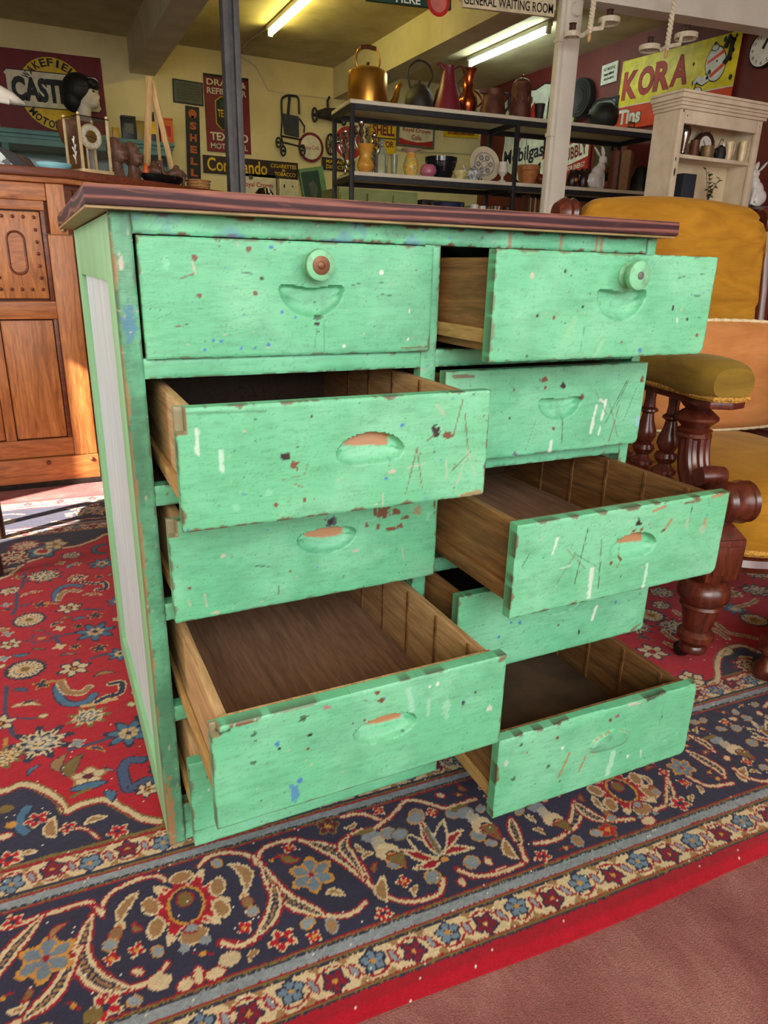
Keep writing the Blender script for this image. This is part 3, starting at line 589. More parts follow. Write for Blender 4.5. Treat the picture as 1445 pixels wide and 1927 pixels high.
eR = spline([(edgeR[0][0]-0.25, 0.065), (edgeR[0][0]-0.1, 0.055)]+edgeR+[(edgeR[-1][0]+0.14, 0.12), (edgeR[-1][0]+0.22, 0.24), (edgeR[-1][0]+0.4, 0.3), (2.2, 0.5)], 6)
spandrel(eR)
bk = px(0.2595, 0, 1000)((0, 340), (100, 285), (180, 225), (300, 185), (420, 125), (560, 100), (700, 52), (790, 12))
bk = [(bk[0][0]-0.4, bk[0][1]-0.35), (bk[0][0]-0.2, bk[0][1]-0.12)]+bk+[(0.15, 1.455), (0.6, 1.47), (1.1, 1.42), (1.5, 1.3), (2.2, 1.0)]
spandrel([(u, 2*VC-v) for u, v in spline(bk, 5)], True)
# guard borders: alternating blue and red flowers inside a zigzag vine
def guard(vc, ph, per, hw, s):
    k0 = int((-1.0-ph)/per)-1
    for k in range(k0, int((2.2-ph)/per)+2):
        u = ph+k*per
        if not (-1.0 < u < 2.2): continue
        flower((u, vc+s*0.004), 0.0172, 5, SKY*0.6+GREY*0.45, NAVY, GOLD, math.pi/2*s, 0.95, 0.24, None, 0.22)
        flower((u+per/2, vc-s*0.004), 0.0172, 5, L((120, 22, 44)), NAVY, GOLD, -math.pi/2*s, 0.95, 0.28, None, 0.20)
        q = [(u-per/2+per*t/12, vc+s*hw*0.80*math.cos(2*math.pi*t/12)*(1 if True else 1)) for t in range(13)]
        q = [(u-per*0.25+per*t/16, vc-s*hw*0.78*math.sin(2*math.pi*(t/16))) for t in range(17)]
        stroke(q, 0.0032, RDRED)
        for dx, sg in ((-0.25, 1), (0.25, 1)):
            ell((u+per*dx, vc), 0.0035, 0.0095, GREY, 0.35*sg, RDRED, 0.0026)
        for dx, dv in ((-0.17, -1), (0.17, -1), (0.33, 1), (0.67, 1)):
            c = (u+per*dx, vc+s*dv*hw*0.82); poly([(c[0]-0.009, c[1]+s*dv*0.004), (c[0]+0.009, c[1]+s*dv*0.004), (c[0], c[1]-s*dv*0.007)], TAN)
guard(-0.294, 0.218, 0.1095, 0.0215, 1); guard(0.0178, -0.1138, 0.1048, 0.0215, -1)
guard(2*VC+0.294, 0.218, 0.1095, 0.0215, -1); guard(2*VC-0.0178, -0.1138, 0.1048, 0.0215, 1)
def vine(pts, w=0.0058): stroke(spline(pts, 6), w, CRM, RDRED, 0.0024)
def arab(pts, w=0.016, t0=0.1, t1=0.6):
    """split arabesque leaf: swollen cream band with dark core and tan spots"""
    q = spline(pts, 7); n = len(q); vine(pts, 0.006)
    a, b = int(n*t0), int(n*t1)
    for i in range(a, b):
        r = w*math.sin(math.pi*(i-a)/(b-a))**0.6; ell(q[i], 0.003+r*0.62, 0.003+r*0.62, RDRED)
    for i in range(a, b):
        r = w*math.sin(math.pi*(i-a)/(b-a))**0.6; ell(q[i], 0.002+r*0.48, 0.002+r*0.48, CRM)
    for i in range(a, b):
        r = w*math.sin(math.pi*(i-a)/(b-a))**0.6; ell(q[i], r*0.30, r*0.30, NAVY)
    for i in range(a+2, b-2, 2): ell(q[i], w*0.16, w*0.16, TAN)
def bflower(c, R_): flower(c, R_, 6, GREY*0.55+SKY*0.3, GOLD, RDRED, 0.4, 0.95, 0.3, None, 0.14)
def rflower(c, R_): flower(c, R_, 5, RRED, CRM, NAVY, 0.7, 0.9, 0.4, None, 0.3)
def vase(c, s, fl=1):
    x, y = c; ell((x-0.004*s, y+0.020*s), 0.011*s, 0.008*s, GREY); ell((x, y+0.006*s), 0.008*s, 0.012*s, GREY*0.5+CRM*0.5); ell((x+0.004*s, y-0.006*s), 0.013*s, 0.011*s, CRM); ell((x+0.007*s, y-0.012*s), 0.005*s, 0.004*s, GOLD, 0, NAVY)
    poly([(x-0.002*s, y-0.012*s), (x+0.020*s, y-0.012*s), (x+0.014*s, y-0.034*s)], OLIVE, RDRED, 0.0016); ell((x-0.008*s, y+0.029*s), 0.012*s, 0.0035*s, OLIVE)
def comma(a, b, s=1.0, bend=0.3):
    leaf(a, b, 0.22, TAN, CRM, bend, 0.0035); d = np.array(b)-np.array(a); e = np.array(b)+d*0.22
    ell(tuple(np.array(b)+d*0.02), 0.008*s, 0.007*s, CRM); ell(tuple(np.array(b)), 0.003, 0.003, GOLD); ell(tuple(e), 0.008*s, 0.010*s, TAN*0.8, 0, RDRED, 0.0016); ell(tuple(np.array(b)+d*0.50), 0.0085*s, 0.008*s, GREY, 0, GOLD, 0.002)
def redpalm(c, s=1.0):
    flower(c, 0.054*s, 10, RRED, CRM, RRED, 0.39, 1.05, 0.42); flower(c, 0.040*s, 8, RDRED, RRED, RRED, 0.2, 1.05, 0.3); ell(c, 0.022*s, 0.029*s, NAVY, 0, GOLD, 0.004); ell((c[0], c[1]+0.010*s), 0.010*s, 0.012*s, OLIVE, 0, RDRED)
    for dx, dy, r in ((-0.046, 0.016, 0.3), (0.046, 0.014, -0.3), (-0.043, -0.022, -0.3), (0.044, -0.024, 0.3)):
        ell((c[0]+dx*s, c[1]+dy*s), 0.0085*s, 0.014*s, TAN, r, CRM, 0.0035)
    ell((c[0], c[1]+0.050*s), 0.015*s, 0.009*s, TAN, 0, CRM); ell((c[0]+0.002, c[1]-0.052*s), 0.017*s, 0.012*s, TAN, 0, CRM); ell((c[0]+0.001, c[1]-0.040*s), 0.008*s, 0.007*s, GREY, 0, RDRED); ell((c[0]-0.012, c[1]-0.067*s), 0.007*s, 0.007*s, GREY); ell((c[0]+0.016, c[1]-0.065*s), 0.007*s, 0.007*s, GREY)
def lotus(c, s=1.0):
    x, y = c
    for a, l, w in ((150, .05, .20), (30, .05, .20), (185, .042, .2), (-5, .042, .2)):
        t = math.radians(a); leaf((x, y-0.012*s), (x+l*s*math.cos(t), y-0.012*s+l*s*math.sin(t)*1.1), w, RDRED, CRM, 0.05, 0.004)
    for a, l, w in ((118, .062, .20), (62, .062, .20), (90, .066, .16)):
        t = math.radians(a); leaf((x, y-0.014*s), (x+l*s*math.cos(t), y-0.014*s+l*s*math.sin(t)), w, NAVY if a != 90 else RDRED, CRM, 0.0, 0.004)
    stroke([(x-0.002, y-0.006), (x, y+0.034*s)], 0.006, OLIVE, GREY, 0.0022); ell((x, y-0.018*s), 0.006, 0.006, GOLD, 0, NAVY)
    for dx, dy in ((-0.048, 0.046), (0.046, 0.046), (0.0, 0.062), (-0.026, -0.036), (0.028, -0.034), (-0.058, 0.0), (0.058, 0.0)): ell((x+dx*s, y+dy*s), 0.0095*s, 0.0085*s, GREY*0.9, 0.3, GOLD, 0.002)
def trumpet(a, b): leaf(a, b, 0.30, TAN, CRM, 0.05, 0.0035)
# main border, drawn along the stretch that shows
A = px(0.346, 0, 1400)
vine(A((-120, 1010), (60, 985), (190, 940), (300, 905), (420, 868), (490, 855), (535, 905)))
vine(A((545, 900), (580, 830), (640, 780), (720, 742), (800, 716), (860, 712), (895, 735)))
arab(A((500, 925), (462, 1030), (440, 1140), (480, 1230), (560, 1295), (650, 1322), (720, 1320), (800, 1290), (860, 1250), (905, 1190)), 0.020, 0.02, 0.62)
arab(A((440, 1100), (370, 1220), (290, 1350), (190, 1440), (80, 1510), (-20, 1560)), 0.017, 0.1, 0.7)
arab(A((230, 930), (150, 1020), (70, 1110), (0, 1210), (-60, 1320)), 0.016, 0.1, 0.9)
poly(A((500, 865), (545, 875), (575, 900), (565, 945), (530, 925)), CRM, RDRED)
redpalm(A((1012, 868))[0], 1.0)
comma(A((745, 800))[0], A((650, 985))[0], 1.0, -0.2); comma(A((1240, 650))[0], A((1325, 815))[0], 0.9, 0.2)
bflower(A((248, 1162))[0], 0.034); leaf(A((265, 1060))[0], A((375, 960))[0], 0.25, TAN, RDRED, 0.1)
rflower(A((570, 1425))[0], 0.021); ell(A((505, 1470))[0], 0.012, 0.010, OLIVE); ell(A((870, 1290))[0], 0.015, 0.010, CRM*0.9); ell(A((1250, 1165))[0], 0.014, 0.010, CRM*0.9)
trumpet(A((150, 1400))[0], A((40, 1450))[0]); rflower(A((70, 960))[0], 0.014); ell(A((1080, 1250))[0], 0.006, 0.012, CRM, 0, RDRED); ell(A((1170, 1240))[0], 0.012, 0.007, CRM, 0, RDRED); ell(A((1010, 1300))[0], 0.010, 0.008, CRM, 0.3, RDRED)
vine(A((1080, 660), (1130, 615), (1200, 590), (1270, 585), (1340, 598), (1390, 625)))
vine(A((1440, 940), (1420, 1010), (1370, 1065), (1300, 1085), (1200, 1075)), 0.007)
B = px(0.3806, 400, 1500)
poly(B((190, 290), (222, 262), (245, 290), (225, 330), (200, 340)), CRM, RDRED)
vine(B((225, 285), (260, 245), (330, 220), (400, 205), (445, 208)))
arab(B((430, 208), (520, 235), (600, 265), (680, 315), (735, 370), (775, 420)), 0.020, 0.1, 0.95)
vine(B((765, 415), (820, 465), (900, 502), (985, 515), (1070, 495), (1125, 470), (1142, 400)))
vine(B((640, 95), (700, 82), (760, 84), (850, 110), (905, 65), (955, 15), (1010, 14), (1085, 32), (1150, 50), (1210, 35), (1300, 5)))
vine(B((850, 112), (800, 150), (720, 166), (668, 195), (642, 240)))
arab(B((668, 190), (645, 240), (690, 300), (745, 380)), 0.014, 0.05, 0.9)
arab(B((235, 320), (275, 390), (310, 450), (390, 515), (480, 552), (560, 580), (640, 582), (705, 562), (755, 515)), 0.018, 0.05, 0.6)
arab(B((300, 430), (312, 500), (292, 580), (240, 655), (180, 712), (110, 732), (45, 715)), 0.016, 0.02, 0.55)
bflower(B((490, 378))[0], 0.032); leaf(B((440, 300))[0], B((320, 275))[0], 0.25, OLIVE, RDRED, 0.1)
rflower(B((345, 700))[0], 0.019); ell(B((85, 790))[0], 0.014, 0.010, CRM*0.9); ell(B((470, 618))[0], 0.010, 0.007, GREY, 0.5, GOLD); ell(B((590, 630))[0], 0.007, 0.011, TAN, 0, GREY); trumpet(B((560, 470))[0], B((650, 480))[0]); flower(B((570, 140))[0], 0.018, 5, MAROON, OLIVE, GOLD)
lotus(B((1115, 250))[0], 1.25); vase(B((835, 250))[0], 1.45); vase(B((1310, 130))[0], 1.4); trumpet(B((860, 510))[0], B((845, 385))[0]); rflower(B((845, 572))[0], 0.013)
ell(B((1005, 100))[0], 0.014, 0.011, GREY, 0.3, GOLD); ell(B((925, 180))[0], 0.013, 0.010, GREY*0.9, 0.3, OLIVE)
vine(B((1210, 352), (1280, 385), (1360, 380), (1450, 345)))
Cc = px(0.4118, 850, 1400)
vine(Cc((30, 572), (90, 596), (150, 600), (235, 580), (325, 545)))
trumpet(Cc((300, 520))[0], Cc((240, 430))[0]); arab(Cc((270, 340), (285, 390), (310, 450), (340, 530)), 0.014, 0.02, 0.7); rflower(Cc((415, 510))[0], 0.014)
redpalm(Cc((775, 205))[0], 0.95); arab(Cc((560, 255), (572, 310), (545, 380), (480, 432), (380, 452)), 0.015, 0.02, 0.6); arab(Cc((560, 260), (620, 312), (700, 342), (830, 338)), 0.016, 0.05, 0.65)
arab(Cc((985, 150), (1000, 220), (985, 270), (925, 298)), 0.012, 0.05, 0.7); vase(Cc((440, 330))[0], 1.3); vase(Cc((110, 350))[0], 1.3); comma(Cc((640, 235))[0], Cc((700, 300))[0], 0.8, -0.1); comma(Cc((860, 140))[0], Cc((910, 190))[0], 0.8, 0.2)
rflower(Cc((1045, 268))[0], 0.018); flower(Cc((715, 388))[0], 0.016, 5, RRED, OLIVE, GOLD); ell(Cc((900, 345))[0], 0.012, 0.008, CRM, 0, RDRED); ell(Cc((575, 440))[0], 0.008, 0.010, TAN, 0, GREY)
bflower(Cc((1050, 105))[0], 0.024); arab(Cc((1080, 30), (1150, 70), (1220, 110), (1250, 150)), 0.016, 0.05, 0.9); vine(Cc((1080, 145), (1180, 190), (1285, 175))); vase(Cc((1270, 15))[0], 1.3)
trumpet(Cc((1345, 170))[0], Cc((1340, 100))[0]); vine(Cc((1290, 110), (1350, 150), (1445, 165), (1540, 120))); lotus(Cc((1470, -40))[0], 1.0); arab(Cc((1090, -40), (1150, -10), (1200, 30)), 0.012, 0.1, 0.9)
def border_unit(u, m, s=1):
    """same scroll repeated where it passes out of sight"""
    f = lambda *q: [(u+a, (b if not m else 2*VC-b)) for a, b in q]
    vine(f((-0.11, -0.07), (-0.06, -0.055), (0.0, -0.06), (0.05, -0.06), (0.11, -0.075))); arab(f((0.10, -0.08), (0.07, -0.13), (0.10, -0.18), (0.17, -0.20), (0.22, -0.18)), 0.017, 0.05, 0.7); arab(f((0.10, -0.09), (0.05, -0.15), (0.0, -0.19), (-0.06, -0.2)), 0.016, 0.05, 0.7)
    redpalm(f((0.0, -0.13))[0], 0.9) if s == 1 else lotus(f((0.0, -0.14))[0], 0.9); bflower(f((0.17, -0.12))[0], 0.026); rflower(f((0.03, -0.215))[0], 0.016); comma(f((0.055, -0.09))[0], f((0.06, -0.14))[0], 0.8, 0.2); vase(f((-0.06, -0.12))[0], 0.8)
for k in range(8): border_unit(-0.92+k*0.42, True, k % 2)
for u, s in ((-0.88, 0), (-0.46, 1), (1.30, 1), (1.72, 0), (2.05, 1)): border_unit(u, False, s)
# small fillers between the scrolls
rs5 = np.random.RandomState(6)
for k in range(2400):
    u, v = rs5.uniform(-0.5, 1.5), rs5.uniform(-0.232, -0.046)
    a, b = np.searchsorted(ru, u), np.searchsorted(rv, v); w = 4
    if np.abs(RC[max(b-w, 0):b+w, max(a-w, 0):a+w]-NAVY).max() > 1e-6: continue
    kd = k % 6; an = rs5.uniform(0, 6.28)
    if kd == 0: ell((u, v), 0.0075, 0.0048, CRM, an, RDRED, 0.0025)
    elif kd == 1: flower((u, v), 0.0105, 4, RRED, CRM, GOLD, an, 1, 0.4)
    elif kd == 2: leaf((u-0.010*math.cos(an), v-0.010*math.sin(an)), (u+0.011*math.cos(an), v+0.011*math.sin(an)), 0.3, TAN, CRM, 0.15)
    elif kd == 3: stroke([(u-0.012*math.cos(an), v-0.012*math.sin(an)), (u, v+0.003), (u+0.012*math.cos(an), v+0.012*math.sin(an))], 0.0028, RDRED); ell((u, v), 0.004, 0.004, GOLD)
    elif kd == 4: ell((u, v), 0.0085, 0.0060, GREY, an, GOLD, 0.002)
    else: leaf((u-0.010*math.cos(an), v-0.010*math.sin(an)), (u+0.010*math.cos(an), v+0.010*math.sin(an)), 0.35, OLIVE, RDRED, 0.1)
# field flowers
D_ = px(0.2595, 0, 1000)
def stem(*q): stroke(spline(D_(*q), 5), 0.009, L((64, 66, 92)))
stem((45, 1120), (38, 1300), (95, 1480)); stem((500, 1575), (640, 1540), (800, 1490)); stem((610, 560), (740, 562)); stem((660, 915), (740, 890), (820, 878)); stem((120, 440), (118, 540), (90, 600)); stem((180, 300), (160, 400)); stem((380, 770), (470, 745), (540, 730)); stem((440, 830), (400, 760))
def ros(x, y, r, n=18): flower(D_((x, y))[0], r, n, CRM, NAVY, OLIVE, 0.1, 1.0, 0.12, GOLD*0.5+CRM*0.5, 0.24)
ros(210, 637, 0.037); ros(182, 995, 0.040)
def wf(x, y, r, n=6): flower(D_((x, y))[0], r, n, CRM, NAVY, MAROON, 0.3, 1.0, 0.42, None, 0.30); ell(D_((x, y))[0], r*0.16, r*0.16, GOLD)
wf(500, 552, 0.031); wf(535, 988, 0.034); wf(60, 430, 0.026); wf(75, 815, 0.026); wf(0, 1390, 0.03); wf(90, 420, 0.02)
def bstar(x, y, r): flower(D_((x, y))[0], r, 7, SKY, NAVY, NAVY, 0.2, 1.0, 0.45, CRM, 0.16); flower(D_((x, y))[0], r*0.5, 7, GOLD*0.5+CRM*0.5, SKY, NAVY, 0.2, 1.0, 0.2, None, 0.3)
bstar(690, 722, 0.046); bstar(930, 1455, 0.042); bstar(740, 228, 0.040); bstar(860, 500, 0.03); bstar(870, 880, 0.03)
palmette(D_((285, 1530))[0], 0.056, 0.2); palmette(D_((318, 318))[0], 0.050, 0.2); palmette(D_((560, 335))[0], 0.036, 0.1, (CRM, RDRED, TAN, MAROON)); palmette(D_((640, 1335))[0], 0.038, 1.3, (CRM, OLIVE, MAROON, SKY)); palmette(D_((515, 170))[0], 0.034, 0.4)
def cres(pts, w, c1, c2): stroke(spline(D_(*pts), 6), w, c1, c2, 0.003)
cres([(400, 500), (405, 440), (450, 400), (520, 385), (585, 395)], 0.014, SKY, NAVY); cres([(425, 490), (450, 450), (500, 425), (570, 430)], 0.012, TAN, CRM)
cres([(415, 1120), (425, 1190), (480, 1240), (560, 1245), (640, 1220), (680, 1180)], 0.015, SKY, NAVY); cres([(440, 1090), (470, 1150), (540, 1165), (600, 1160), (640, 1125)], 0.014, TAN, CRM); cres([(600, 1260), (700, 1240), (800, 1215)], 0.010, GOLD*0.5+CRM*0.5, None) if False else stroke(spline(D_((600, 1262), (700, 1240), (830, 1210)), 5), 0.011, GOLD*0.5+CRM*0.5)
cres([(700, 1230), (780, 1190), (870, 1165), (880, 1090), (800, 1100)], 0.011, NAVY, CRM); cres([(600, 365), (700, 375), (760, 365), (765, 410), (700, 420)], 0.010, NAVY, CRM)
cres([(1030, 1650), (930, 1660), (890, 1730), (920, 1850), (960, 1860)], 0.016, L((70, 84, 120)), NAVY); cres([(960, 1850), (1050, 1800), (1100, 1800)], 0.014, L((70, 84, 120)), NAVY); cres([(760, 90), (690, 110), (690, 150), (750, 155)], 0.012, SKY*0.7, NAVY)
def lf(a, b, c1, c2, w=0.2, bend=0.12): leaf(D_(a)[0], D_(b)[0], w, c1, c2, bend)
lf((150, 470), (310, 430), TAN, CRM); lf((590, 465), (740, 455), TAN, CRM); lf((670, 1050), (850, 1015), TAN, NAVY); lf((70, 1275), (300, 1255), CRM, TAN); lf((150, 1255), (280, 1220), NAVY, TAN); lf((200, 1770), (300, 1680), SKY, NAVY); lf((530, 1790), (610, 1600), OLIVE, NAVY, 0.3); lf((700, 1740), (830, 1730), GREY, NAVY); lf((430, 1740), (490, 1600), TAN, NAVY, 0.3); lf((620, 1570), (760, 1590), L((64, 66, 92)), GOLD); lf((80, 1150), (200, 1160), L((64, 80, 110)), NAVY, 0.3); lf((420, 640), (530, 620), TAN, NAVY); lf((430, 900), (560, 885), TAN, NAVY); lf((220, 860), (330, 850), OLIVE, NAVY); lf((240, 720), (330, 720), OLIVE, NAVY); lf((370, 690), (460, 650), NAVY, CRM, 0.3); lf((150, 545), (230, 520), L((64, 80, 110)), NAVY, 0.3); lf((480, 270), (600, 215), GREY, NAVY); lf((300, 250), (380, 240), SKY*0.7, NAVY); lf((0, 580), (90, 560), TAN, NAVY)
for x, y, c in ((310, 1100, NAVY), (690, 605, NAVY), (720, 840, NAVY), (300, 525, NAVY), (20, 715, TAN), (40, 530, GREY), (55, 740, GREY), (25, 920, GREY), (430, 700, CRM), (430, 830, CRM), (560, 1530, GREY), (130, 330, OLIVE), (440, 225, TAN), (560, 230, TAN)): flower(D_((x, y))[0], 0.019 if c is NAVY else 0.014, 5 if c is NAVY else 4, c, GOLD if c is NAVY else CRM, c, 0.3, 1, 0.5)
stroke(D_((330, 1095), (400, 1080), (460, 1070)), 0.008, GOLD*0.6+TAN*0.4); stroke(D_((330, 520), (420, 520)), 0.008, GOLD*0.6+TAN*0.4); stroke(D_((40, 1500), (30, 1640)), 0.008, GOLD*0.6+TAN*0.4)
flower(D_((640, 1770))[0], 0.030, 5, CRM, TAN, MAROON, 0.2, 0.8, 0.3); ell(D_((640, 1840))[0], 0.028, 0.008, SKY, 0, NAVY); stroke(spline(D_((520, 1920), (600, 1880), (650, 1860)), 4), 0.008, OLIVE); lf((740, 1880), (810, 1960), SKY, NAVY, 0.35); wf(1070, 1860, 0.02); flower(D_((300, 770))[0], 0.030, 6, RRED, L((64, 66, 92)), GOLD, 0.1, 0.8, 0.3); palmette(D_((15, 1640))[0], 0.035, 0.1, (CRM, OLIVE, TAN, GOLD))
rs6 = np.random.RandomState(9)
for k in range(900):
    u, v = rs6.uniform(-0.45, 0.0), rs6.uniform(0.08, 1.1)
    a, b = np.searchsorted(ru, u), np.searchsorted(rv, v); w = 9 if v < 0.33 else 6
    if np.abs(RC[max(b-w, 0):b+w, max(a-w, 0):a+w]-RRED).max() > 1e-6: continue
    an = rs6.uniform(0, 6.28); kd = k % 5; d = np.array([math.cos(an), math.sin(an)])
    p0, p1 = tuple(np.array([u, v])-d*0.020), tuple(np.array([u, v])+d*0.020)
    if kd == 0: leaf(p0, p1, 0.25, TAN, NAVY, 0.15)
    elif kd == 1: flower((u, v), 0.014, 5, CRM, NAVY, GOLD, an, 1, 0.4)
    elif kd == 2: leaf(p0, p1, 0.25, SKY, NAVY, 0.15)
    elif kd == 3: stroke([p0, (u+d[1]*0.006, v-d[0]*0.006), p1], 0.006, L((64, 66, 92))); ell(p1, 0.008, 0.006, CRM, an, OLIVE)
    else: flower((u, v), 0.013, 5, NAVY, GOLD, NAVY, an, 1, 0.5)
# spandrel flowers
E_ = px(0.346, 0, 1400)
cres2 = lambda pts, w, c1, c2: stroke(spline(E_(*pts), 6), w, c1, c2, 0.003)
cres2([(150, 340), (115, 390), (110, 450), (140, 470)], 0.013, SKY, NAVY); rflower(E_((200, 405))[0], 0.019); trumpet(E_((300, 500))[0], E_((290, 390))[0]); trumpet(E_((460, 430))[0], E_((580, 390))[0]); rflower(E_((370, 450))[0], 0.014); rflower(E_((640, 470))[0], 0.017); vine(E_((400, 450), (470, 460), (540, 510)), 0.003); trumpet(E_((110, 600))[0], E_((200, 580))[0]); rflower(E_((50, 620))[0], 0.018); ell(E_((30, 350))[0], 0.012, 0.01, OLIVE); ell(E_((60, 435))[0], 0.008, 0.008, GOLD); ell(E_((20, 500))[0], 0.012, 0.006, CRM, 0, RDRED)
S_ = px(0.2595, 0, 1000)
palmette(S_((90, 185))[0], 0.075, 0.3, (CRM, MAROON, PINK, RDRED)); flower(S_((310, 140))[0], 0.05, 5, SKY, NAVY, RRED, 0.2, 1.1, 0.3, CRM, .3); palmette(S_((180, 100))[0], 0.05, 0.2, (CRM, RDRED, TAN, PINK)); trumpet(S_((20, 300))[0], S_((110, 260))[0]); flower(S_((400, 90))[0], 0.035, 5, CRM, OLIVE, TAN, 0, 1.3)
# right-hand field by the armchair
F_ = px(0.1972, 1160, 960)
def rwf(x, y, r): flower(F_((x, y))[0], r, 6, CRM, NAVY, RDRED, 0.3, 1.0, 0.40, None, 0.30)
rwf(340, 1345, 0.036); palmette(F_((560, 1110))[0], 0.048, 0.3); palmette(F_((1340, 760))[0], 0.046, 0.2); palmette(F_((430, 900))[0], 0.030, 0.2); flower(F_((1130, 940))[0], 0.034, 7, SKY, NAVY, CRM, 0.2, 1.0, 0.45, GREY, 0.3); palmette(F_((430, 780))[0], 0.04, 0.5); flower(F_((1110, 790))[0], 0.026, 5, OLIVE, CRM, TAN); palmette(F_((1350, 600))[0], 0.045, 0.8); rwf(60, 1000, 0.03)
for pts in (((960, 1080), (1060, 1160), (1200, 1190), (1330, 1220)), ((930, 1130), (1000, 1180), (1060, 1220)), ((450, 1150), (520, 1210), (600, 1260)), ((560, 960), (620, 1000), (690, 1010)), ((1150, 920), (1290, 880), (1330, 850)), ((470, 1260), (560, 1300), (640, 1330))): stroke(spline(F_(*pts), 5), 0.010, TAN, CRM, 0.003)
leaf(F_((1060, 1290))[0], F_((990, 1390))[0], 0.2, CRM, OLIVE, 0.1); trumpet(F_((1180, 1440))[0], F_((1300, 1400))[0]); palmette(F_((1270, 1480))[0], 0.04, 0.1, (CRM, RDRED, TAN, NAVY)); flower(F_((720, 1600))[0], 0.03, 5, CRM, NAVY, OLIVE); leaf(F_((190, 1220))[0], F_((350, 1240))[0], 0.2, NAVY, OLIVE)
# sparse filling elsewhere on the red ground
rs2 = np.random.RandomState(11)
for k in range(1200):
    u, v = rs2.uniform(-0.95, 2.1), rs2.uniform(0.1, 1.4)
    a, b = np.searchsorted(ru, u), np.searchsorted(rv, v)
    if not (0.02 < u < 0.80 and v < 0.7) and (-0.42 < u < 0.02 or (1.0 < u < 1.3 and v < 0.25)): continue
    s0, s1 = slice(max(b-7, 0), b+7), slice(max(a-7, 0), a+7)
    if np.abs(RC[s0, s1]-RRED).max() > 1e-6: continue
    kd = k % 4
    if kd == 0: palmette((u, v), 0.05, rs2.rand())
    elif kd == 1: flower((u, v), 0.036, 16, CRM, NAVY, OLIVE, 0.1, 1, 0.12, GOLD, 0.24)
    elif kd == 2: flower((u, v), 0.034, 6, CRM, NAVY, MAROON, 0.3, 1, 0.42)
    else: leaf((u, v), (u+0.08, v+0.02), 0.22, TAN, NAVY)
# wear, knots, crumbs
RC[(JV < -0.3245)] *= 0.84
nz = fnoise(GU, GV, 0.35, 21)*0.5+fnoise(GU, GV, 0.02, 31, 2)*0.5
RC *= (0.80+0.36*nz)[..., None]
RC *= (0.90+0.2*np.random.RandomState(2).rand(*GU.shape))[..., None]
cr = np.random.RandomState(3).rand(*GU.shape) > 0.9982; cr &= GV < 0.4; RC[cr] = L((226, 222, 208))
H = -0.0017+0.0012*(fnoise(GU, GV, 0.012, 13, 2)-0.5)+0.0016*(fnoise(GU, GV, 0.25, 17, 2)-0.5)
edge = np.minimum(GV+0.356, 1.896-GV); H -= 0.006*(1-sstep(edge, 0, 0.016))
GYW = GV+0.004*np.sin(GU*9)*(1-sstep(GV+0.356, 0, 0.06))
V = np.stack([GU, GYW, H], -1).reshape(-1, 3); nv, nu = GU.shape; idx = np.arange(nv*nu).reshape(nv, nu)
q = np.stack([idx[:-1, :-1], idx[:-1, 1:], idx[1:, 1:], idx[1:, :-1]], -1).reshape(-1, 4)
ring = np.concatenate([idx[0, :], idx[1:, -1], idx[-1, :-1][::-1], idx[1:-1, 0][::-1]]); RV = V[ring].copy(); RV[:, 2] = ZF+0.0003
base = len(V); n = len(ring); V = np.vstack([V, RV]); k = np.arange(n); k2 = (k+1) % n
q = np.vstack([q, np.stack([ring[k2], ring[k], base+k, base+k2], -1)])
me = bpy.data.meshes.new('rug'); me.vertices.add(len(V)); me.vertices.foreach_set('co', V.astype(np.float32).ravel())
me.loops.add(q.size); me.loops.foreach_set('vertex_index', q.astype(np.int32).ravel()); me.polygons.add(len(q)); me.polygons.foreach_set('loop_start', np.arange(0, q.size, 4, dtype=np.int32))
me.update(calc_edges=True); me.validate()
Cv = RC.reshape(-1, 3); Cv = np.vstack([Cv, Cv[ring]])
at_ = me.color_attributes.new('Col', 'FLOAT_COLOR', 'POINT'); at_.data.foreach_set('color', np.hstack([Cv, np.ones((len(Cv), 1))]).astype(np.float32).ravel())
me.polygons.foreach_set('use_smooth', np.ones(len(me.polygons), bool))
t = NT('knotted wool pile'); at_n = t.new('ShaderNodeAttribute', attribute_name='Col'); v_ = t.coords()
n1 = t.noise(v_, 500, 2, 0.7); n2 = t.noise(v_, 130, 2, 0.6)
col_ = t.mix(0.45, at_n.outputs['Color'], t.ramp(n1, [(0.3, (0.6, 0.58, 0.58)), (0.7, (1.15, 1.15, 1.15))]), 'MULTIPLY')
mx_ = t.new('ShaderNodeMath', operation='ADD'); t.link(n1, mx_.inputs[0]); t.link(n2, mx_.inputs[1]); t.bump(mx_.outputs[0], 0.55, 0.0022)
t.b.inputs['Sheen Weight'].default_value = 0.12
m_rug = t.done(col_, 0.92, 0, 0.15)
me.materials.append(m_rug)
rug = bpy.data.objects.new('rug', me); COL.objects.link(rug); rug.rotation_euler = (0, 0, PSI)
tag(rug, 'red and navy floral Persian rug lying under the green chest', 'rug')

# ---------------------------------------------------------------- armchair, its cushion, footstool
def velvet(name, c1, c2, sheen=0.25):
    t = NT(name); a = t.noise(t.coords((3, 3, 9)), 2.2, 4, 0.6, 0.8); b = t.noise(t.coords((3, 3, 60)), 8, 3); c = t.noise(t.coords(), 700, 2)
    col = t.ramp(a, [(0.3, rgba(c1)), (0.7, rgba(c2))]); col = t.mix(0.35, col, t.ramp(b, [(0.3, (0.7, 0.68, 0.62)), (0.7, (1.1, 1.1, 1.1))]), 'MULTIPLY')
    t.b.inputs['Sheen Weight'].default_value = sheen; t.b.inputs['Sheen Roughness'].default_value = 0.4; t.b.inputs['Sheen Tint'].default_value = (1, 0.85, 0.5, 1)
    t.bump(c, 0.25, 0.001); return t.done(col, 0.85, 0, 0.2)
m_must = velvet('mustard velvet', (178, 128, 36), (148, 102, 24), 0.15)
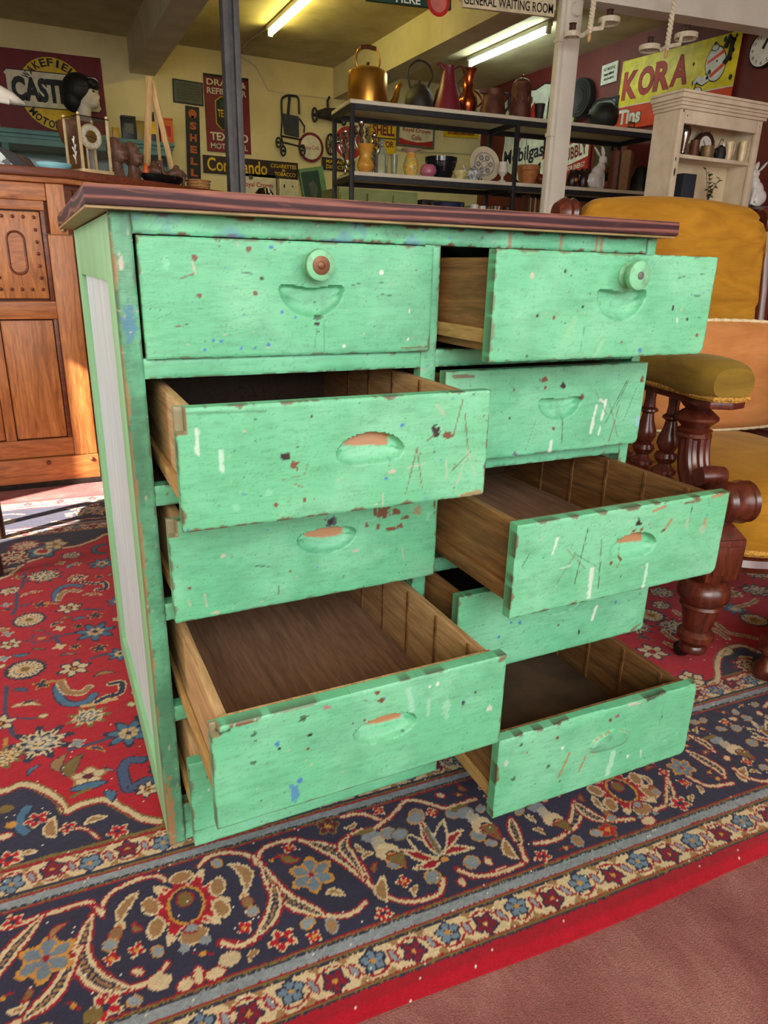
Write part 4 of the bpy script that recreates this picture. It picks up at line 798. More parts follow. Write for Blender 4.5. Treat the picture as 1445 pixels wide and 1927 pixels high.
m_must_shaded = velvet('mustard velvet shaded in colour', (142, 114, 42), (112, 90, 34), 0.15)  # same mustard velvet, with its shade put into a darker olive colour
m_orange = velvet('apricot velvet', (198, 136, 82), (180, 116, 64), 0.15)
m_mahog = wood('polished mahogany', (112, 50, 30), (88, 36, 24), (62, 26, 20), 2, 4, 0.28, 0.08, 0.6)
m_braid = mat('gold woven braid', (208, 156, 52), (120, 84, 40), 0.8, scale=220, bump=0.5, bscale=260)
m_ivory = mat('ivory cord', (226, 212, 178), (196, 178, 140), 0.85, scale=150, bump=0.5, bscale=200)
m_iron = mat('dark castor metal', (52, 48, 44), (36, 34, 32), 0.45, 0.7, scale=40)
arm = thing('armchair', 'mustard velvet armchair with carved mahogany arms standing beside the green chest', 'armchair', (1.523, 0.332, 0.001), math.radians(-12))
# seat: domed and sprung, bowed front
def seat_fn(u, v):
    a = 2*math.pi*u; c, s = math.cos(a), math.sin(a); e = 0.35
    x = math.copysign(abs(c)**e, c)*0.262; y = math.copysign(abs(s)**e, s)*0.30-0.035
    if y < 0: y -= 0.035*(1-(x/0.27)**2)
    k = [(0.97, 0.262), (1.0, 0.285), (1.035, 0.33), (1.02, 0.372), (0.93, 0.402), (0.70, 0.424), (0.35, 0.436), (0.001, 0.438)][int(round(v*7))]
    return (x*k[0], (y+0.035)*k[0]-0.035, k[1])
MB().grid(seat_fn, 56, 8, True).build('seat', m_must, arm, subd=1)
tr = [seat_fn(u, 0) for u in [0.5+0.5*i/40 for i in range(41)]]
MB().tube([(x*1.012, (y+0.035)*1.012-0.035, 0.268) for x, y, z in tr], 0.009, 6, flat=1.0).build('seat_braid', m_braid, arm)
MB().tube([(x*0.99, (y+0.035)*0.99-0.035, 0.238) for x, y, z in tr], 0.021, 8).build('front_rail', m_mahog, arm)
for s in (-1, 1):
    MB().bx(s*0.288-0.030, s*0.288+0.030, -0.32, 0.30, 0.30, 0.404).build('side_rail', m_mahog, arm, 0.006)
leg_prof = [(0.026, 0.035), (0.030, 0.040), (0.030, 0.048), (0.026, 0.054), (0.030, 0.060), (0.040, 0.070), (0.040, 0.082), (0.030, 0.092), (0.033, 0.110), (0.040, 0.148), (0.046, 0.152), (0.042, 0.158), (0.046, 0.162), (0.054, 0.172), (0.056, 0.184), (0.052, 0.200), (0.042, 0.212), (0.034, 0.216), (0.036, 0.226)]
bal_prof = [(0.028, 0.404), (0.028, 0.410), (0.018, 0.416), (0.014, 0.424), (0.022, 0.430), (0.027, 0.440), (0.023, 0.450), (0.016, 0.454), (0.020, 0.458), (0.026, 0.472), (0.024, 0.486), (0.016, 0.508), (0.013, 0.526), (0.022, 0.532), (0.021, 0.537), (0.014, 0.542), (0.012, 0.560), (0.014, 0.585)]
for s in (-1, 1):
    q = MB().lathe(leg_prof, 28, TR((s*0.283, -0.335, 0))).build('leg', m_mahog, arm)
    c = MB().lathe([(0.0, 0.0), (0.001, -0.011), (0.017, -0.010), (0.019, 0.0), (0.017, 0.010), (0.001, 0.011)], 20, TR((s*0.283-0.03*0, -0.300, 0.020)) @ RY(90) @ SCL(1, 1, 1)).build('castor', m_iron, q)
    MB().tube([(s*0.283, -0.335, 0.036), (s*0.283, -0.322, 0.034), (s*0.283, -0.300, 0.021)], [0.014, 0.010, 0.006], 8).build('castor_fork', m_iron, q)
    b = MB().bx(s*0.283-0.043, s*0.283+0.043, -0.385, -0.299, 0.228, 0.322).build('corner_block', m_mahog, arm, 0.004)
    MB().bx(s*0.283-0.030, s*0.283+0.030, -0.3875, -0.3855, 0.243, 0.308).build('raised_panel', m_mahog, b, 0.001)
    MB().lathe([(0.058, 0.0), (0.030, 0.026), (0.004, 0.040)], 4, TR((s*0.283, -0.342, 0.3225)) @ RZ(45)).build('pyramid_cap', m_mahog, b)
    # scrolled arm support
    pts = spline([(s*0.288, -0.340, 0.360), (s*0.288, -0.318, 0.385), (s*0.288, -0.272, 0.402), (s*0.288, -0.240, 0.432), (s*0.288, -0.226, 0.470), (s*0.288, -0.222, 0.512)], 5)
    n = len(pts); a = MB().tube(pts, [0.036-0.008*i/n for i in range(n)], 12).build('arm_support', m_mahog, arm)
    MB().tube([(x, y-0.027, z+0.008) for x, y, z in pts], 0.009, 8).build('carved_ridge', m_mahog, a)
    for off in (-0.022, 0.022): MB().tube([(x+off, y-0.018, z+0.006) for x, y, z in pts], 0.008, 8).build('carved_ridge', m_mahog, a)
    MB().lathe([(0.001, -0.042), (0.034, -0.042), (0.044, -0.036), (0.040, -0.028), (0.046, -0.018), (0.042, 0.0), (0.046, 0.018), (0.040, 0.028), (0.044, 0.036), (0.034, 0.042), (0.001, 0.042)], 28, TR((s*0.288, -0.372, 0.404)) @ RY(90)).build('volute', m_mahog, a)
    MB().lathe([(0.001, -0.030), (0.020, -0.030), (0.024, 0.0), (0.020, 0.030), (0.001, 0.030)], 20, TR((s*0.288, -0.298, 0.438)) @ RY(90)).build('volute', m_mahog, a)
    MB().lathe([(0.030, 0.505), (0.038, 0.511), (0.034, 0.518), (0.038, 0.524), (0.028, 0.530), (0.034, 0.536), (0.046, 0.548), (0.046, 0.554), (0.032, 0.566), (0.026, 0.570), (0.034, 0.578), (0.040, 0.586)], 28, TR((s*0.288, -0.222, 0))).build('turned_capital', m_mahog, a)
    for y in (-0.138, -0.046, 0.046, 0.138):
        MB().lathe(bal_prof, 20, TR((s*0.288, y, 0))).build('baluster', m_mahog, arm)
    MB().prism([(s*0.288+x, y) for x, y in ((-0.040, 0.28), (-0.040, -0.24), (-0.050, -0.27), (-0.042, -0.31), (0, -0.325), (0.042, -0.31), (0.050, -0.27), (0.040, -0.24), (0.040, 0.28))], 0.5855, 0.602).build('arm_rail', m_mahog, arm, 0.004)
    def pad_fn(u, v):
        a_ = 2*math.pi*u; y = -0.318+0.60*v; t = min(1.0, (0.25+v/0.08)) if v < 0.06 else 1.0; t = math.sqrt(max(0, 1-(1-t)**2))
        wd = (0.054+0.012*math.exp(-((y+0.25)/0.07)**2))*(0.45+0.55*t); hh = 0.040*(0.35+0.65*t)+0.010*math.exp(-((y+0.22)/0.10)**2)*t
        c, s_ = math.cos(a_), math.sin(a_); return (s*0.288+math.copysign(abs(c)**0.75, c)*wd, y, 0.6360+math.copysign(abs(s_)**0.8, s_)*hh*(1.0 if s_ > 0 else 0.82))
    p_ = MB().grid(pad_fn, 28, 36, True)
    p_.f.append(tuple(reversed(range(28)))); p_.f.append(tuple(range(28*35, 28*36))); pd = p_.build('arm_pad', m_must_shaded if s < 0 else m_must_shaded, arm)
    MB().tube([(s*0.288+x, y, 0.607) for x, y in ((-0.046, 0.25), (-0.046, -0.235), (-0.052, -0.27), (-0.040, -0.316), (0, -0.330), (0.040, -0.316), (0.052, -0.27), (0.046, -0.235), (0.046, 0.25))], 0.0062, 6).build('arm_braid', m_braid, pd)
    MB().bx(s*0.27-0.024, s*0.27+0.024, 0.27, 0.335, -0.001, 0.30).build('leg', m_mahog, arm, 0.006)
    # back frame with rolled ear
    MB().tube([(s*0.312, 0.315, 0.30), (s*0.318, 0.33, 0.55), (s*0.322, 0.36, 0.80), (s*0.322, 0.395, 0.985)], [0.026, 0.024, 0.022, 0.024], 12).build('back_frame', m_mahog, arm)
    MB().lathe([(0.001, -0.034), (0.036, -0.032), (0.044, -0.020), (0.040, -0.008), (0.046, 0.004), (0.040, 0.018), (0.030, 0.030), (0.001, 0.034)], 28, TR((s*0.334, 0.405, 0.995)) @ RY(s*90)).build('back_scroll', m_mahog, arm)
# back: upholstered face curling over into a rolled top with gathered corners
def back_fn(u, v):
    x = (u*2-1); X = x*0.306+ -0.010
    arch = 0.030*(1-x*x)-0.075*max(0, abs(x)-0.74)**2/0.0676
    if v < 0.72:
        t = v/0.72; z = 0.36+t*(0.60+arch*0.6); y = 0.262+0.072*t-0.022*math.sin(math.pi*t)*(1-x**4)
    else:
        a_ = (v-0.72)/0.28*math.pi*1.25; r = 0.064; z = 0.96+arch*0.9+r*math.sin(a_)*1.05; y = 0.334+r*(1-math.cos(a_))
    rr = max(0.0, abs(x)-0.86)/0.14
    y += 0.060*rr**2*(1 if v < 0.72 else 0.35); z -= (0.05*rr**2 if v >= 0.6 else 0)
    d = math.hypot((abs(x)-1.0)*0.30, z-0.985); 
    if abs(x) > 0.55: y += 0.015*(1-2*abs(math.sin(math.atan2(z-0.975, (1.0-abs(x))*0.30+1e-6)*6)))*math.exp(-(d/0.095)**2)*(1-math.exp(-(d/0.02)**2))
    return (X*(1+0.03*(v > 0.5)), y, z)
bkm = MB().grid(back_fn, 81, 70)
V0 = list(bkm.v); nu_, nv_ = 81, 70
for j in range(nv_-1):      # close the sides and back
    pass
b0 = len(bkm.v)
for (x, y, z) in [V0[j*nu_+i] for j in range(nv_) for i in (0, nu_-1)]: bkm.v.append((x*0.985, max(y, 0.372), min(z, 0.99)))
for j in range(nv_-1):
    for k_, i in ((0, 0), (1, nu_-1)):
        bkm.f.append((j*nu_+i, (j+1)*nu_+i, b0+2*(j+1)+k_, b0+2*j+k_))
    bkm.f.append((b0+2*j, b0+2*j+1, b0+2*j+3, b0+2*j+2))
bk_o = bkm.build('backrest', m_must, arm, smooth=80)
# cushion leaning on the back
cush = thing('cushion', 'apricot velvet cushion with ivory cord edge leaning in the mustard armchair', 'cushion', (1.523, 0.332, 0.0), math.radians(-12))
def cush_fn(sgn):
    def f(u, v):
        x = (u*2-1); z = (v*2-1); b = (1-abs(x)**3.2)*(1-abs(z)**3.2); pin = 1-0.05*(abs(x)**2*abs(z)**2)
        return (0.055+x*0.235*pin, 0.196+0.024*z-0.013+sgn*0.046*b**0.55, 0.578+z*0.150*pin)
    return f
cm = MB().grid(cush_fn(-1), 25, 21); cm.grid(cush_fn(1), 25, 21); co_ = cm.build('cover', m_orange, cush, smooth=70)
rim = [cush_fn(0)(u, v) for u, v in [(i/30, 1) for i in range(31)]+[(1, 1-i/20) for i in range(1, 21)]+[(1-i/30, 0) for i in range(1, 31)]+[(0, i/20) for i in range(1, 20)]]
kn = []
for i, p in enumerate(rim): kn.append(0.0062 if i % 2 else 0.0046)
MB().tube(rim, kn, 8, True).build('cord_edge', m_ivory, cush)
# footstool at the right edge
fs = thing('footstool', 'low mustard velvet footstool with turned wooden legs in front of the armchair', 'footstool', (1.432, -0.215, 0.001), 0.0)
for sx in (-1, 1):
    for sy in (-1, 1):
        MB().lathe([(0.012, 0.0), (0.022, 0.004), (0.028, 0.016), (0.026, 0.030), (0.016, 0.044), (0.014, 0.055), (0.022, 0.066), (0.024, 0.075), (0.018, 0.084)], 20, TR((sx*0.150, sy*0.165, 0))).build('leg', m_mahog, fs)
MB().bx(-0.170, 0.170, -0.187, 0.187, 0.082, 0.105).build('frame', m_mahog, fs, 0.006)
def pad2(u, v):
    a = 2*math.pi*u; c, s_ = math.cos(a), math.sin(a); k = [(0.96, 0.106), (1.02, 0.120), (1.02, 0.142), (0.95, 0.160), (0.7, 0.172), (0.001, 0.178)][int(round(v*5))]
    return (math.copysign(abs(c)**0.4, c)*0.172*k[0], math.copysign(abs(s_)**0.4, s_)*0.187*k[0], k[1])
MB().grid(pad2, 40, 6, True).build('pad', m_must_shaded, fs, subd=1)

# ---------------------------------------------------------------- oak cupboard at left and what stands on it
m_oak = wood('oiled oak upright', (204, 136, 76), (184, 114, 58), (146, 84, 42), 2, 3.2, 0.42, 0.15, 0.5, 3.0, 7)
m_oakx = wood('oiled oak rail', (200, 130, 72), (178, 108, 56), (140, 78, 40), 0, 3.2, 0.42, 0.15, 0.5, 3.0, 7)
m_oakd = wood('dark oak moulding', (132, 66, 34), (110, 52, 26), (80, 38, 20), 0, 4, 0.4, 0.1, 0.5)
ZT = 1.147
cab = thing('oak_cupboard', 'carved oak cupboard with studded oval panel, canted corner, behind the green chest', 'cupboard', (0, 0, ZF))
cab.location = (0, 0, 0)
topp = [(-0.78, 2.062), (0.082, 2.062), (0.75, 2.50), (0.75, 2.95), (-0.78, 2.95)]
MB().prism(topp, 1.118, ZT).build('cupboard_top', m_oakd, cab, 0.004)
MB().prism([(-0.77, 2.078), (0.078, 2.078), (0.74, 2.512), (0.74, 2.94), (-0.77, 2.94)], 1.100, 1.1175).build('cornice', m_oakx, cab, 0.003)
MB().prism([(-0.76, 2.118), (0.066, 2.118), (0.72, 2.546), (0.72, 2.93), (-0.76, 2.93)], 0.02, 1.0995).build('carcass', m_oakd, cab)
yF = 2.1
def fr(name, x0, x1, z0, z1, m, proud=0.0, bev=0.003, thick=0.0175): return MB().bx(x0, x1, yF-proud, yF+thick, z0, z1).build(name, m, cab, bev)
fr('frieze', -0.76, 0.004, 1.041, 1.0985, m_oakx, 0.004)
for k in range(9): MB().bx(-0.150-k*0.022, -0.144-k*0.022, yF-0.0062, yF-0.0045, 1.052, 1.080).build('flute', m_oakd, cab)
fr('stile', 0.0055, 0.066, 0.93, 1.0985, m_oak, 0.010)
fr('stile', -0.006, 0.078, 0.108, 0.9285, m_oak, 0.012)
fr('ledge', -0.012, 0.080, 0.9287, 0.9297, m_strip, 0.018, 0.0)
fr('mid_rail', -0.76, -0.0065, 0.633, 0.696, m_oakx, 0.010)
fr('upper_rail', -0.76, -0.0065, 1.008, 1.0405, m_oakx, 0.002); fr('lower_rail', -0.76, -0.0065, 0.108, 0.178, m_oakx, 0.004)
fr('plinth', -0.765, 0.080, ZF, 0.106, m_oakx, 0.020, 0.004); MB().bx(-0.77, 0.085, yF-0.024, yF+0.01, ZF, 0.012).build('dark_foot_strip', m_iron, cab)  # plinth, with a thin dark strip along its foot
for x in (-0.36, -0.105, 0.055):
    MB().ball((x, yF-0.0205, 0.088), 0.009, 0.006, 0.009, 12, 8).build('stud', m_oakd, cab)
for px0 in (-0.203, -0.420, -0.637):
    x0, x1 = px0, px0+0.180
    fr('panel_stile', x0-0.0365, x0-0.0005, 0.1785, 0.6325, m_oak, 0.002); fr('panel_stile', x0-0.0365, x0-0.0005, 0.6965, 1.0075, m_oak, 0.002)
    if px0 == -0.203:
        fr('panel_stile', x1+0.0005, x1+0.016, 0.1785, 0.6325, m_oakd, 0.002); fr('panel_stile', x1+0.0005, x1+0.016, 0.6965, 1.0075, m_oakd, 0.002)
    up = MB().bx(x0+0.002, x1-0.002, yF+0.004, yF+0.0175, 0.705, 1.003).build('upper_panel', m_oak, cab, 0.004)
    lo = MB().bx(x0+0.002, x1-0.002, yF+0.004, yF+0.0175, 0.182, 0.628).build('lower_panel', m_oak, cab, 0.004)
    xc = (x0+x1)/2
    def oval(rx, rz, n=40): return [(xc+rx*math.copysign(abs(math.cos(t))**0.9, math.cos(t)), 0.863+(rz-rx)*math.copysign(1, math.sin(t))*(1 if abs(math.sin(t)) > 1e-6 else 0)+rx*math.sin(t)) for t in [2*math.pi*i/n+0.01 for i in range(n)]]
    MB().tube([(a, yF+0.003, b) for a, b in oval(0.028, 0.072)], 0.0040, 8, True).build('oval_moulding', m_oakd, up)
    MB().prism(oval(0.024, 0.066), 0, 0.004, TR((0, yF+0.0045, 0)) @ RX(90)).build('oval_field', m_oakx, up)
    for sx, z in [(s, z) for z in (0.985, 0.943, 0.902, 0.862, 0.820, 0.778, 0.738) for s in (-0.075, -0.037, 0.0, 0.037, 0.075) if not (0.745 < z < 0.98 and abs(s) < 0.07)]:
        MB().ball((xc+sx*0.92, yF+0.002, z), 0.0062, 0.005, 0.0062, 10, 6).build('stud', m_oakd, up)
# canted side boards
ct = math.atan2(0.428, 0.654)
for k in range(3):
    a0, a1 = 0.03+k*0.25, 0.26+k*0.25
    MB().bx(a0, a1, -0.014, -0.001, 0.12, 1.085, TR((0.066, 2.118, 0)) @ Matrix.Rotation(ct, 4, 'Z')).build('side_board', m_oakd, cab, 0.003)
MB().lathe([(0.006, 0), (0.007, 0.006), (0.013, 0.012), (0.014, 0.020), (0.009, 0.026), (0.001, 0.027)], 16, TR((0.050, yF-0.002, 0.9300))).build('catch', mat('bright chrome', (220, 220, 220), (190, 190, 190), 0.15, 1.0), cab)

m_glass = NT('clear glass'); m_glass.b.inputs['Transmission Weight'].default_value = 1.0; m_glass.b.inputs['IOR'].default_value = 1.2; m_glass = m_glass.done(rgba((245, 246, 244)), 0.03)
m_gold = mat('polished brass', (232, 214, 170), (214, 190, 140), 0.4, 0.45, scale=30)
m_black = mat('black lacquer', (22, 22, 24), (14, 14, 16), 0.15, 0, scale=20)
m_blackm = mat('matt black', (26, 25, 24), (18, 17, 17), 0.6, 0, scale=20)
m_dwood = wood('dark carved wood', (84, 52, 36), (64, 38, 26), (44, 26, 20), 2, 5, 0.45, 0.2)
m_mwood = wood('brown turned wood', (120, 74, 44), (98, 58, 34), (70, 40, 26), 2, 5, 0.45, 0.2)
m_pine = wood('pale pine', (230, 196, 140), (216, 178, 120), (196, 156, 100), 2, 4, 0.5, 0.1)
# glass anniversary clock, corner towards the viewer
cd_ = math.atan2(0.043, 0.097)
clk = thing('mantel_clock', 'glass-sided brass mantel clock with white numeral ring on the oak cupboard', 'clock', (0.142, 2.125, ZT), cd_)
cw_, cdp, chh = 0.108, 0.105, 0.186
for x in (0.0, cw_):
    for y in (0.0, cdp):
        p = MB().bx(x-0.004, x+0.004, y-0.004, y+0.004, 0.012, chh-0.004).build('post', m_gold, clk)
        MB().ball((x, y, chh+0.004), 0.006, seg=10, rings=6).build('finial', m_gold, p)
MB().bx(-0.008, cw_+0.008, -0.008, cdp+0.008, 0.0, 0.012).build('base', m_gold, clk, 0.002)
MB().bx(-0.006, cw_+0.006, -0.006, cdp+0.006, chh-0.0038, chh-0.001).build('roof_pane', m_glass, clk)
for a in ((0.0045, cw_-0.0045, -0.001, 0.001), (0.0045, cw_-0.0045, cdp-0.001, cdp+0.001), (-0.001, 0.001, 0.0045, cdp-0.0045), (cw_-0.001, cw_+0.001, 0.0045, cdp-0.0045)):
    MB().bx(*a, 0.0125, chh-0.0045).build('pane', m_glass, clk)
dial = MB().lathe([(0.001, 0), (0.042, 0.0), (0.043, 0.004), (0.040, 0.007), (0.001, 0.007)], 36, TR((cw_/2-0.004, 0.020, 0.122)) @ RX(90)).build('dial', m_gold, clk)
MB().lathe([(0.020, 0), (0.020, 0.001), (0.001, 0.001)], 28, TR((cw_/2-0.004, 0.0125, 0.122)) @ RX(90)).build('dial_centre', mat('olive brass', (140, 112, 54), (110, 86, 40), 0.5, 0.5), dial)
m_enam = mat('white enamel', (228, 224, 214), (210, 206, 196), 0.35)
for k in range(12):
    a = k*math.pi/6; MB().lathe([(0.0078, 0), (0.0078, 0.0015), (0.005, 0.002), (0.0005, 0.002)], 14, TR((cw_/2-0.004+0.0305*math.sin(a), 0.0125, 0.122+0.0305*math.cos(a))) @ RX(90) @ RZ(0)).build('numeral_plaque', m_enam, dial)
for a, l in ((2.0, 0.018), (-1.57, 0.026)): MB().tube([(cw_/2-0.004, 0.0105, 0.122), (cw_/2-0.004+l*math.sin(a), 0.0105, 0.122+l*math.cos(a))], 0.0012, 6).build('hand', m_blackm, dial)
for x in (0.034, 0.066): MB().bx(x-0.003, x+0.003, 0.022, 0.026, 0.012, 0.09).build('pillar', m_gold, clk)
MB().bx(0.040, 0.060, 0.030, 0.034, 0.014, 0.080).build('back_plate', mat('silvered plate', (170, 176, 176), (140, 146, 146), 0.3, 0.6), clk)
st_ = [(-0.001, 0.046, 0.03), (-0.001, 0.044, 0.07), (-0.001, 0.046, 0.115)]
fl_ = MB().tube([(-0.0018, y, z) for _, y, z in st_], 0.0012, 5)
for z, dy in ((0.06, 0.012), (0.07, -0.012), (0.085, 0.014), (0.092, -0.012), (0.112, 0.008), (0.12, -0.004)): fl_.tube([(-0.0018, 0.045, z-0.02), (-0.0018, 0.045+dy, z)], [0.0008, 0.0030], 5)
fl_.build('etched_flower', m_enam, clk)
# pale blue dish
P = at_z(95, 318, ZT)
dsh = thing('ashtray', 'shallow pale blue ceramic dish beside the glass clock', 'dish', (0.045, 2.135, ZT))
MB().lathe([(0.030, 0.0), (0.046, 0.003), (0.058, 0.014), (0.060, 0.022), (0.056, 0.022), (0.046, 0.010), (0.001, 0.008)], 32, SCL(1.0, 0.75, 1)).build('bowl', mat('pale blue glaze', (150, 206, 216), (136, 194, 206), 0.25), dsh)
# patterned black and white case at the left end
bw = NT('black and white pattern'); vv = bw.coords((1, 1, 1)); n_ = bw.noise(vv, 38, 3, 0.7); bwm = bw.done(bw.ramp(n_, [(0.47, rgba((24, 26, 28))), (0.53, rgba((190, 206, 200)))]), 0.4)
bx_ = thing('patterned_box', 'black box with broken white pattern tilted on the oak cupboard at the left edge', 'box', (-0.085, 2.19, ZT))
MB().prism([(-0.12, 0.0), (0.075, 0.0), (0.055, 0.030), (-0.060, 0.072), (-0.12, 0.076)], -0.05, 0.05, RX(90)).build('case', m_blackm, bx_, 0.003)
MB().prism([(-0.115, 0.0), (0.005, 0.0), (-0.062, 0.0735), (-0.115, 0.0765)], 0.0502, 0.0522, RX(90)).build('painted_front', bwm, bx_)
MB().tube([(0.02, -0.055, 0.040), (0.065, -0.055, 0.002)], 0.004, 6).build('stick', m_mwood, bx_)
# waisted wooden drum behind the clock
drm = thing('goblet_drum', 'waisted brown wooden drum standing behind the glass clock', 'drum', (0.145, 2.36, ZT))
s_ = 1.0
MB().lathe([(0.076, 0.0), (0.070, 0.010), (0.046, 0.050), (0.032, 0.078)], 28).build('foot', wood('light drum wood', (150, 104, 62), (130, 86, 50), (104, 66, 38), 2), drm)
MB().lathe([(0.031, 0.078), (0.036, 0.095), (0.054, 0.130), (0.063, 0.160), (0.065, 0.184), (0.061, 0.196), (0.055, 0.194), (0.001, 0.186)], 28).build('body', m_mwood, drm)
m_bust = wood('weathered carved wood', (132, 94, 74), (108, 74, 58), (80, 54, 42), 2, 5, 0.45, 0.2)
# carved heads
def carved_head(label, x, y, h, tilt, name='carved_bust'):
    t_ = thing(name, label, 'sculpture', (x, y, ZT), tilt); k = h/0.20
    b = MB().lathe([(0.040, 0), (0.044, 0.012), (0.030, 0.040), (0.024, 0.068), (0.026, 0.085)], 20, SCL(k, k, k)); b.build('neck', m_bust, t_)
    hm = MB()
    def hf(u, v):
        a = 2*math.pi*u; ph = math.pi*v; r = 0.048*math.sin(ph)**0.8+0.0005; x_ = r*math.cos(a); y_ = r*0.80*math.sin(a); z_ = 0.140-0.064*math.cos(ph)
        f = max(0, math.cos(a))**3
        x_ += f*(0.018*math.exp(-((z_-0.132)/0.014)**2)+0.015*math.exp(-((z_-0.100)/0.010)**2)-0.010*math.exp(-((z_-0.152)/0.010)**2)+0.006*math.exp(-((z_-0.170)/0.012)**2))+0.010*max(0, math.cos(a))*(0.14-z_)/0.06
        return (x_*k, y_*k, z_*k)
    hm.grid(hf, 32, 22, True); hd_ = hm.build('head', m_bust, t_, smooth=80)
    for s in (-1, 1):
        MB().ball((-0.004*k, s*0.041*k, 0.132*k), 0.008*k, 0.006*k, 0.016*k, 10, 8).build('ear', m_bust, hd_)
        MB().ball((0.044*k, s*0.016*k, 0.146*k), 0.006*k, 0.008*k, 0.004*k, 10, 6).build('eyelid', m_bust, hd_)
    for dz in (0.0975, 0.1035): MB().ball((0.053*k, 0, dz*k), 0.006*k, 0.014*k, 0.0032*k, 10, 6).build('lip', m_bust, hd_)
    return t_
carved_head('carved brown wooden bust nearest the glass clock', 0.282, 2.330, 0.150, -0.55)
carved_head('darker carved wooden bust beside the small camels', 0.352, 2.405, 0.150, -0.75)
# little bright ornament
orn = thing('ornament', 'small orange and red ornament between the dark bust and the camels', 'ornament', (0.412, 2.475, ZT))
MB().lathe([(0.012, 0), (0.016, 0.010), (0.010, 0.030), (0.015, 0.055), (0.009, 0.078), (0.001, 0.086)], 14).build('flame', mat('orange lacquer', (232, 120, 30), (214, 70, 30), 0.4, scale=40), orn)
MB().ball((-0.014, -0.014, 0.012), 0.010).build('bead', mat('pink lacquer', (220, 90, 110), None, 0.4), orn)
# camels
def camel(label, x, y, k, rz):
    t_ = thing('camel_figurine', label, 'figurine', (x, y, ZT), rz)
    b = MB().tube([(-0.055*k, 0, 0.062*k), (-0.030*k, 0, 0.074*k), (0.0, 0, 0.082*k), (0.028*k, 0, 0.070*k), (0.045*k, 0, 0.060*k)], [0.012*k, 0.024*k, 0.026*k, 0.022*k, 0.012*k], 12)
    b.ball((-0.004*k, 0, 0.104*k), 0.018*k, 0.012*k, 0.016*k, 12, 8); b.build('body', m_bust, t_, smooth=80)
    MB().tube([(0.036*k, 0, 0.060*k), (0.056*k, 0, 0.058*k), (0.070*k, 0, 0.078*k), (0.074*k, 0, 0.108*k), (0.078*k, 0, 0.122*k)], [0.014*k, 0.011*k, 0.009*k, 0.008*k, 0.009*k], 10).build('neck', m_bust, t_, smooth=80)
    hd_ = MB().tube([(0.070*k, 0, 0.122*k), (0.084*k, 0, 0.127*k), (0.106*k, 0, 0.118*k)], [0.008*k, 0.010*k, 0.006*k], 10).build('head', m_bust, t_, smooth=80)
    for s in (-1, 1):
        MB().tube([(0.072*k, s*0.007*k, 0.132*k), (0.068*k, s*0.010*k, 0.142*k)], [0.003*k, 0.001*k], 6).build('ear', m_bust, hd_)
        for xx in (-0.040, 0.030): MB().tube([(xx*k, s*0.012*k, 0.060*k), ((xx+0.004)*k, s*0.013*k, 0.032*k), (xx*k, s*0.013*k, 0.0005)], [0.009*k, 0.0055*k, 0.006*k], 8).build('leg', m_bust, t_)
    return t_
camel('larger dark wooden camel standing in front of the easel', 0.548, 2.545, 0.80, 3.3); camel('smaller dark wooden camel facing the carved busts', 0.470, 2.625, 0.95, 2.9)
# shiny black oval dish
bd = thing('black_dish', 'glossy black oval dish at the end of the oak cupboard', 'dish', (0.470, 2.420, ZT), 0.5)
MB().lathe([(0.055, 0.0), (0.085, 0.004), (0.108, 0.018), (0.112, 0.026), (0.106, 0.030), (0.094, 0.020), (0.001, 0.010)], 40, SCL(0.92, 0.42, 1.25)).build('bowl', m_black, bd)
# pine A-frame easel
ez = thing('table_easel', 'pale pine A-frame table easel rising above the camels', 'easel', (0, 0, 0))
ya = 2.70
A0 = at_y(283, 146, ya); L0 = at_y(272, 322, ya-0.03); R0 = at_y(333, 338, ya-0.03)
L0[2] = R0[2] = ZT
def bar(name, a, b, w, th, par, m): 
    a = Vector(a); b = Vector(b); d = b-a; q = d.to_track_quat('Z', 'Y').to_matrix().to_4x4()
    return MB().bx(-w/2, w/2, -th/2, th/2, 0, d.length, TR(a) @ q).build(name, m, par, 0.0015)
bar('leg', (L0[0], L0[1]-0.012, ZT+0.002), (A0[0]-0.006, A0[1]-0.012, A0[2]), 0.022, 0.022, ez, m_pine)
bar('leg', (R0[0], R0[1]+0.003, ZT+0.002), (A0[0]+0.004, A0[1]+0.003, A0[2]-0.012), 0.022, 0.022, ez, m_pine)
bar('rear_leg', (A0[0]+0.045, A0[1]+0.16, ZT+0.002), (A0[0]+0.012, A0[1]+0.022, A0[2]-0.04), 0.014, 0.010, ez, m_pine)
MB().lathe([(0.004, -0.016), (0.004, 0.016)], 10, TR((A0[0], A0[1]-0.004, A0[2]-0.02)) @ RX(90)).build('hinge_pin', m_gold, ez)
# basket
bk_ = thing('wicker_basket', 'small round wicker basket at the right end of the oak cupboard', 'basket', (0.668, 2.66, ZT))
m_wick = mat('woven cane', (196, 146, 90), (150, 104, 58), 0.75, scale=90, bump=0.6, bscale=120)
wb = MB().lathe([(0.038, 0.0), (0.044, 0.004), (0.054, 0.052), (0.050, 0.052), (0.040, 0.008), (0.001, 0.006)], 28).build('weave', m_wick, bk_)
for z in (0.012, 0.024, 0.036, 0.050): MB().tube([((0.0455+0.0105*z/0.052)*math.cos(a), (0.0455+0.0105*z/0.052)*math.sin(a), z) for a in [2*math.pi*i/28 for i in range(28)]], 0.0028, 6, True).build('cane_ring', m_wick, bk_)
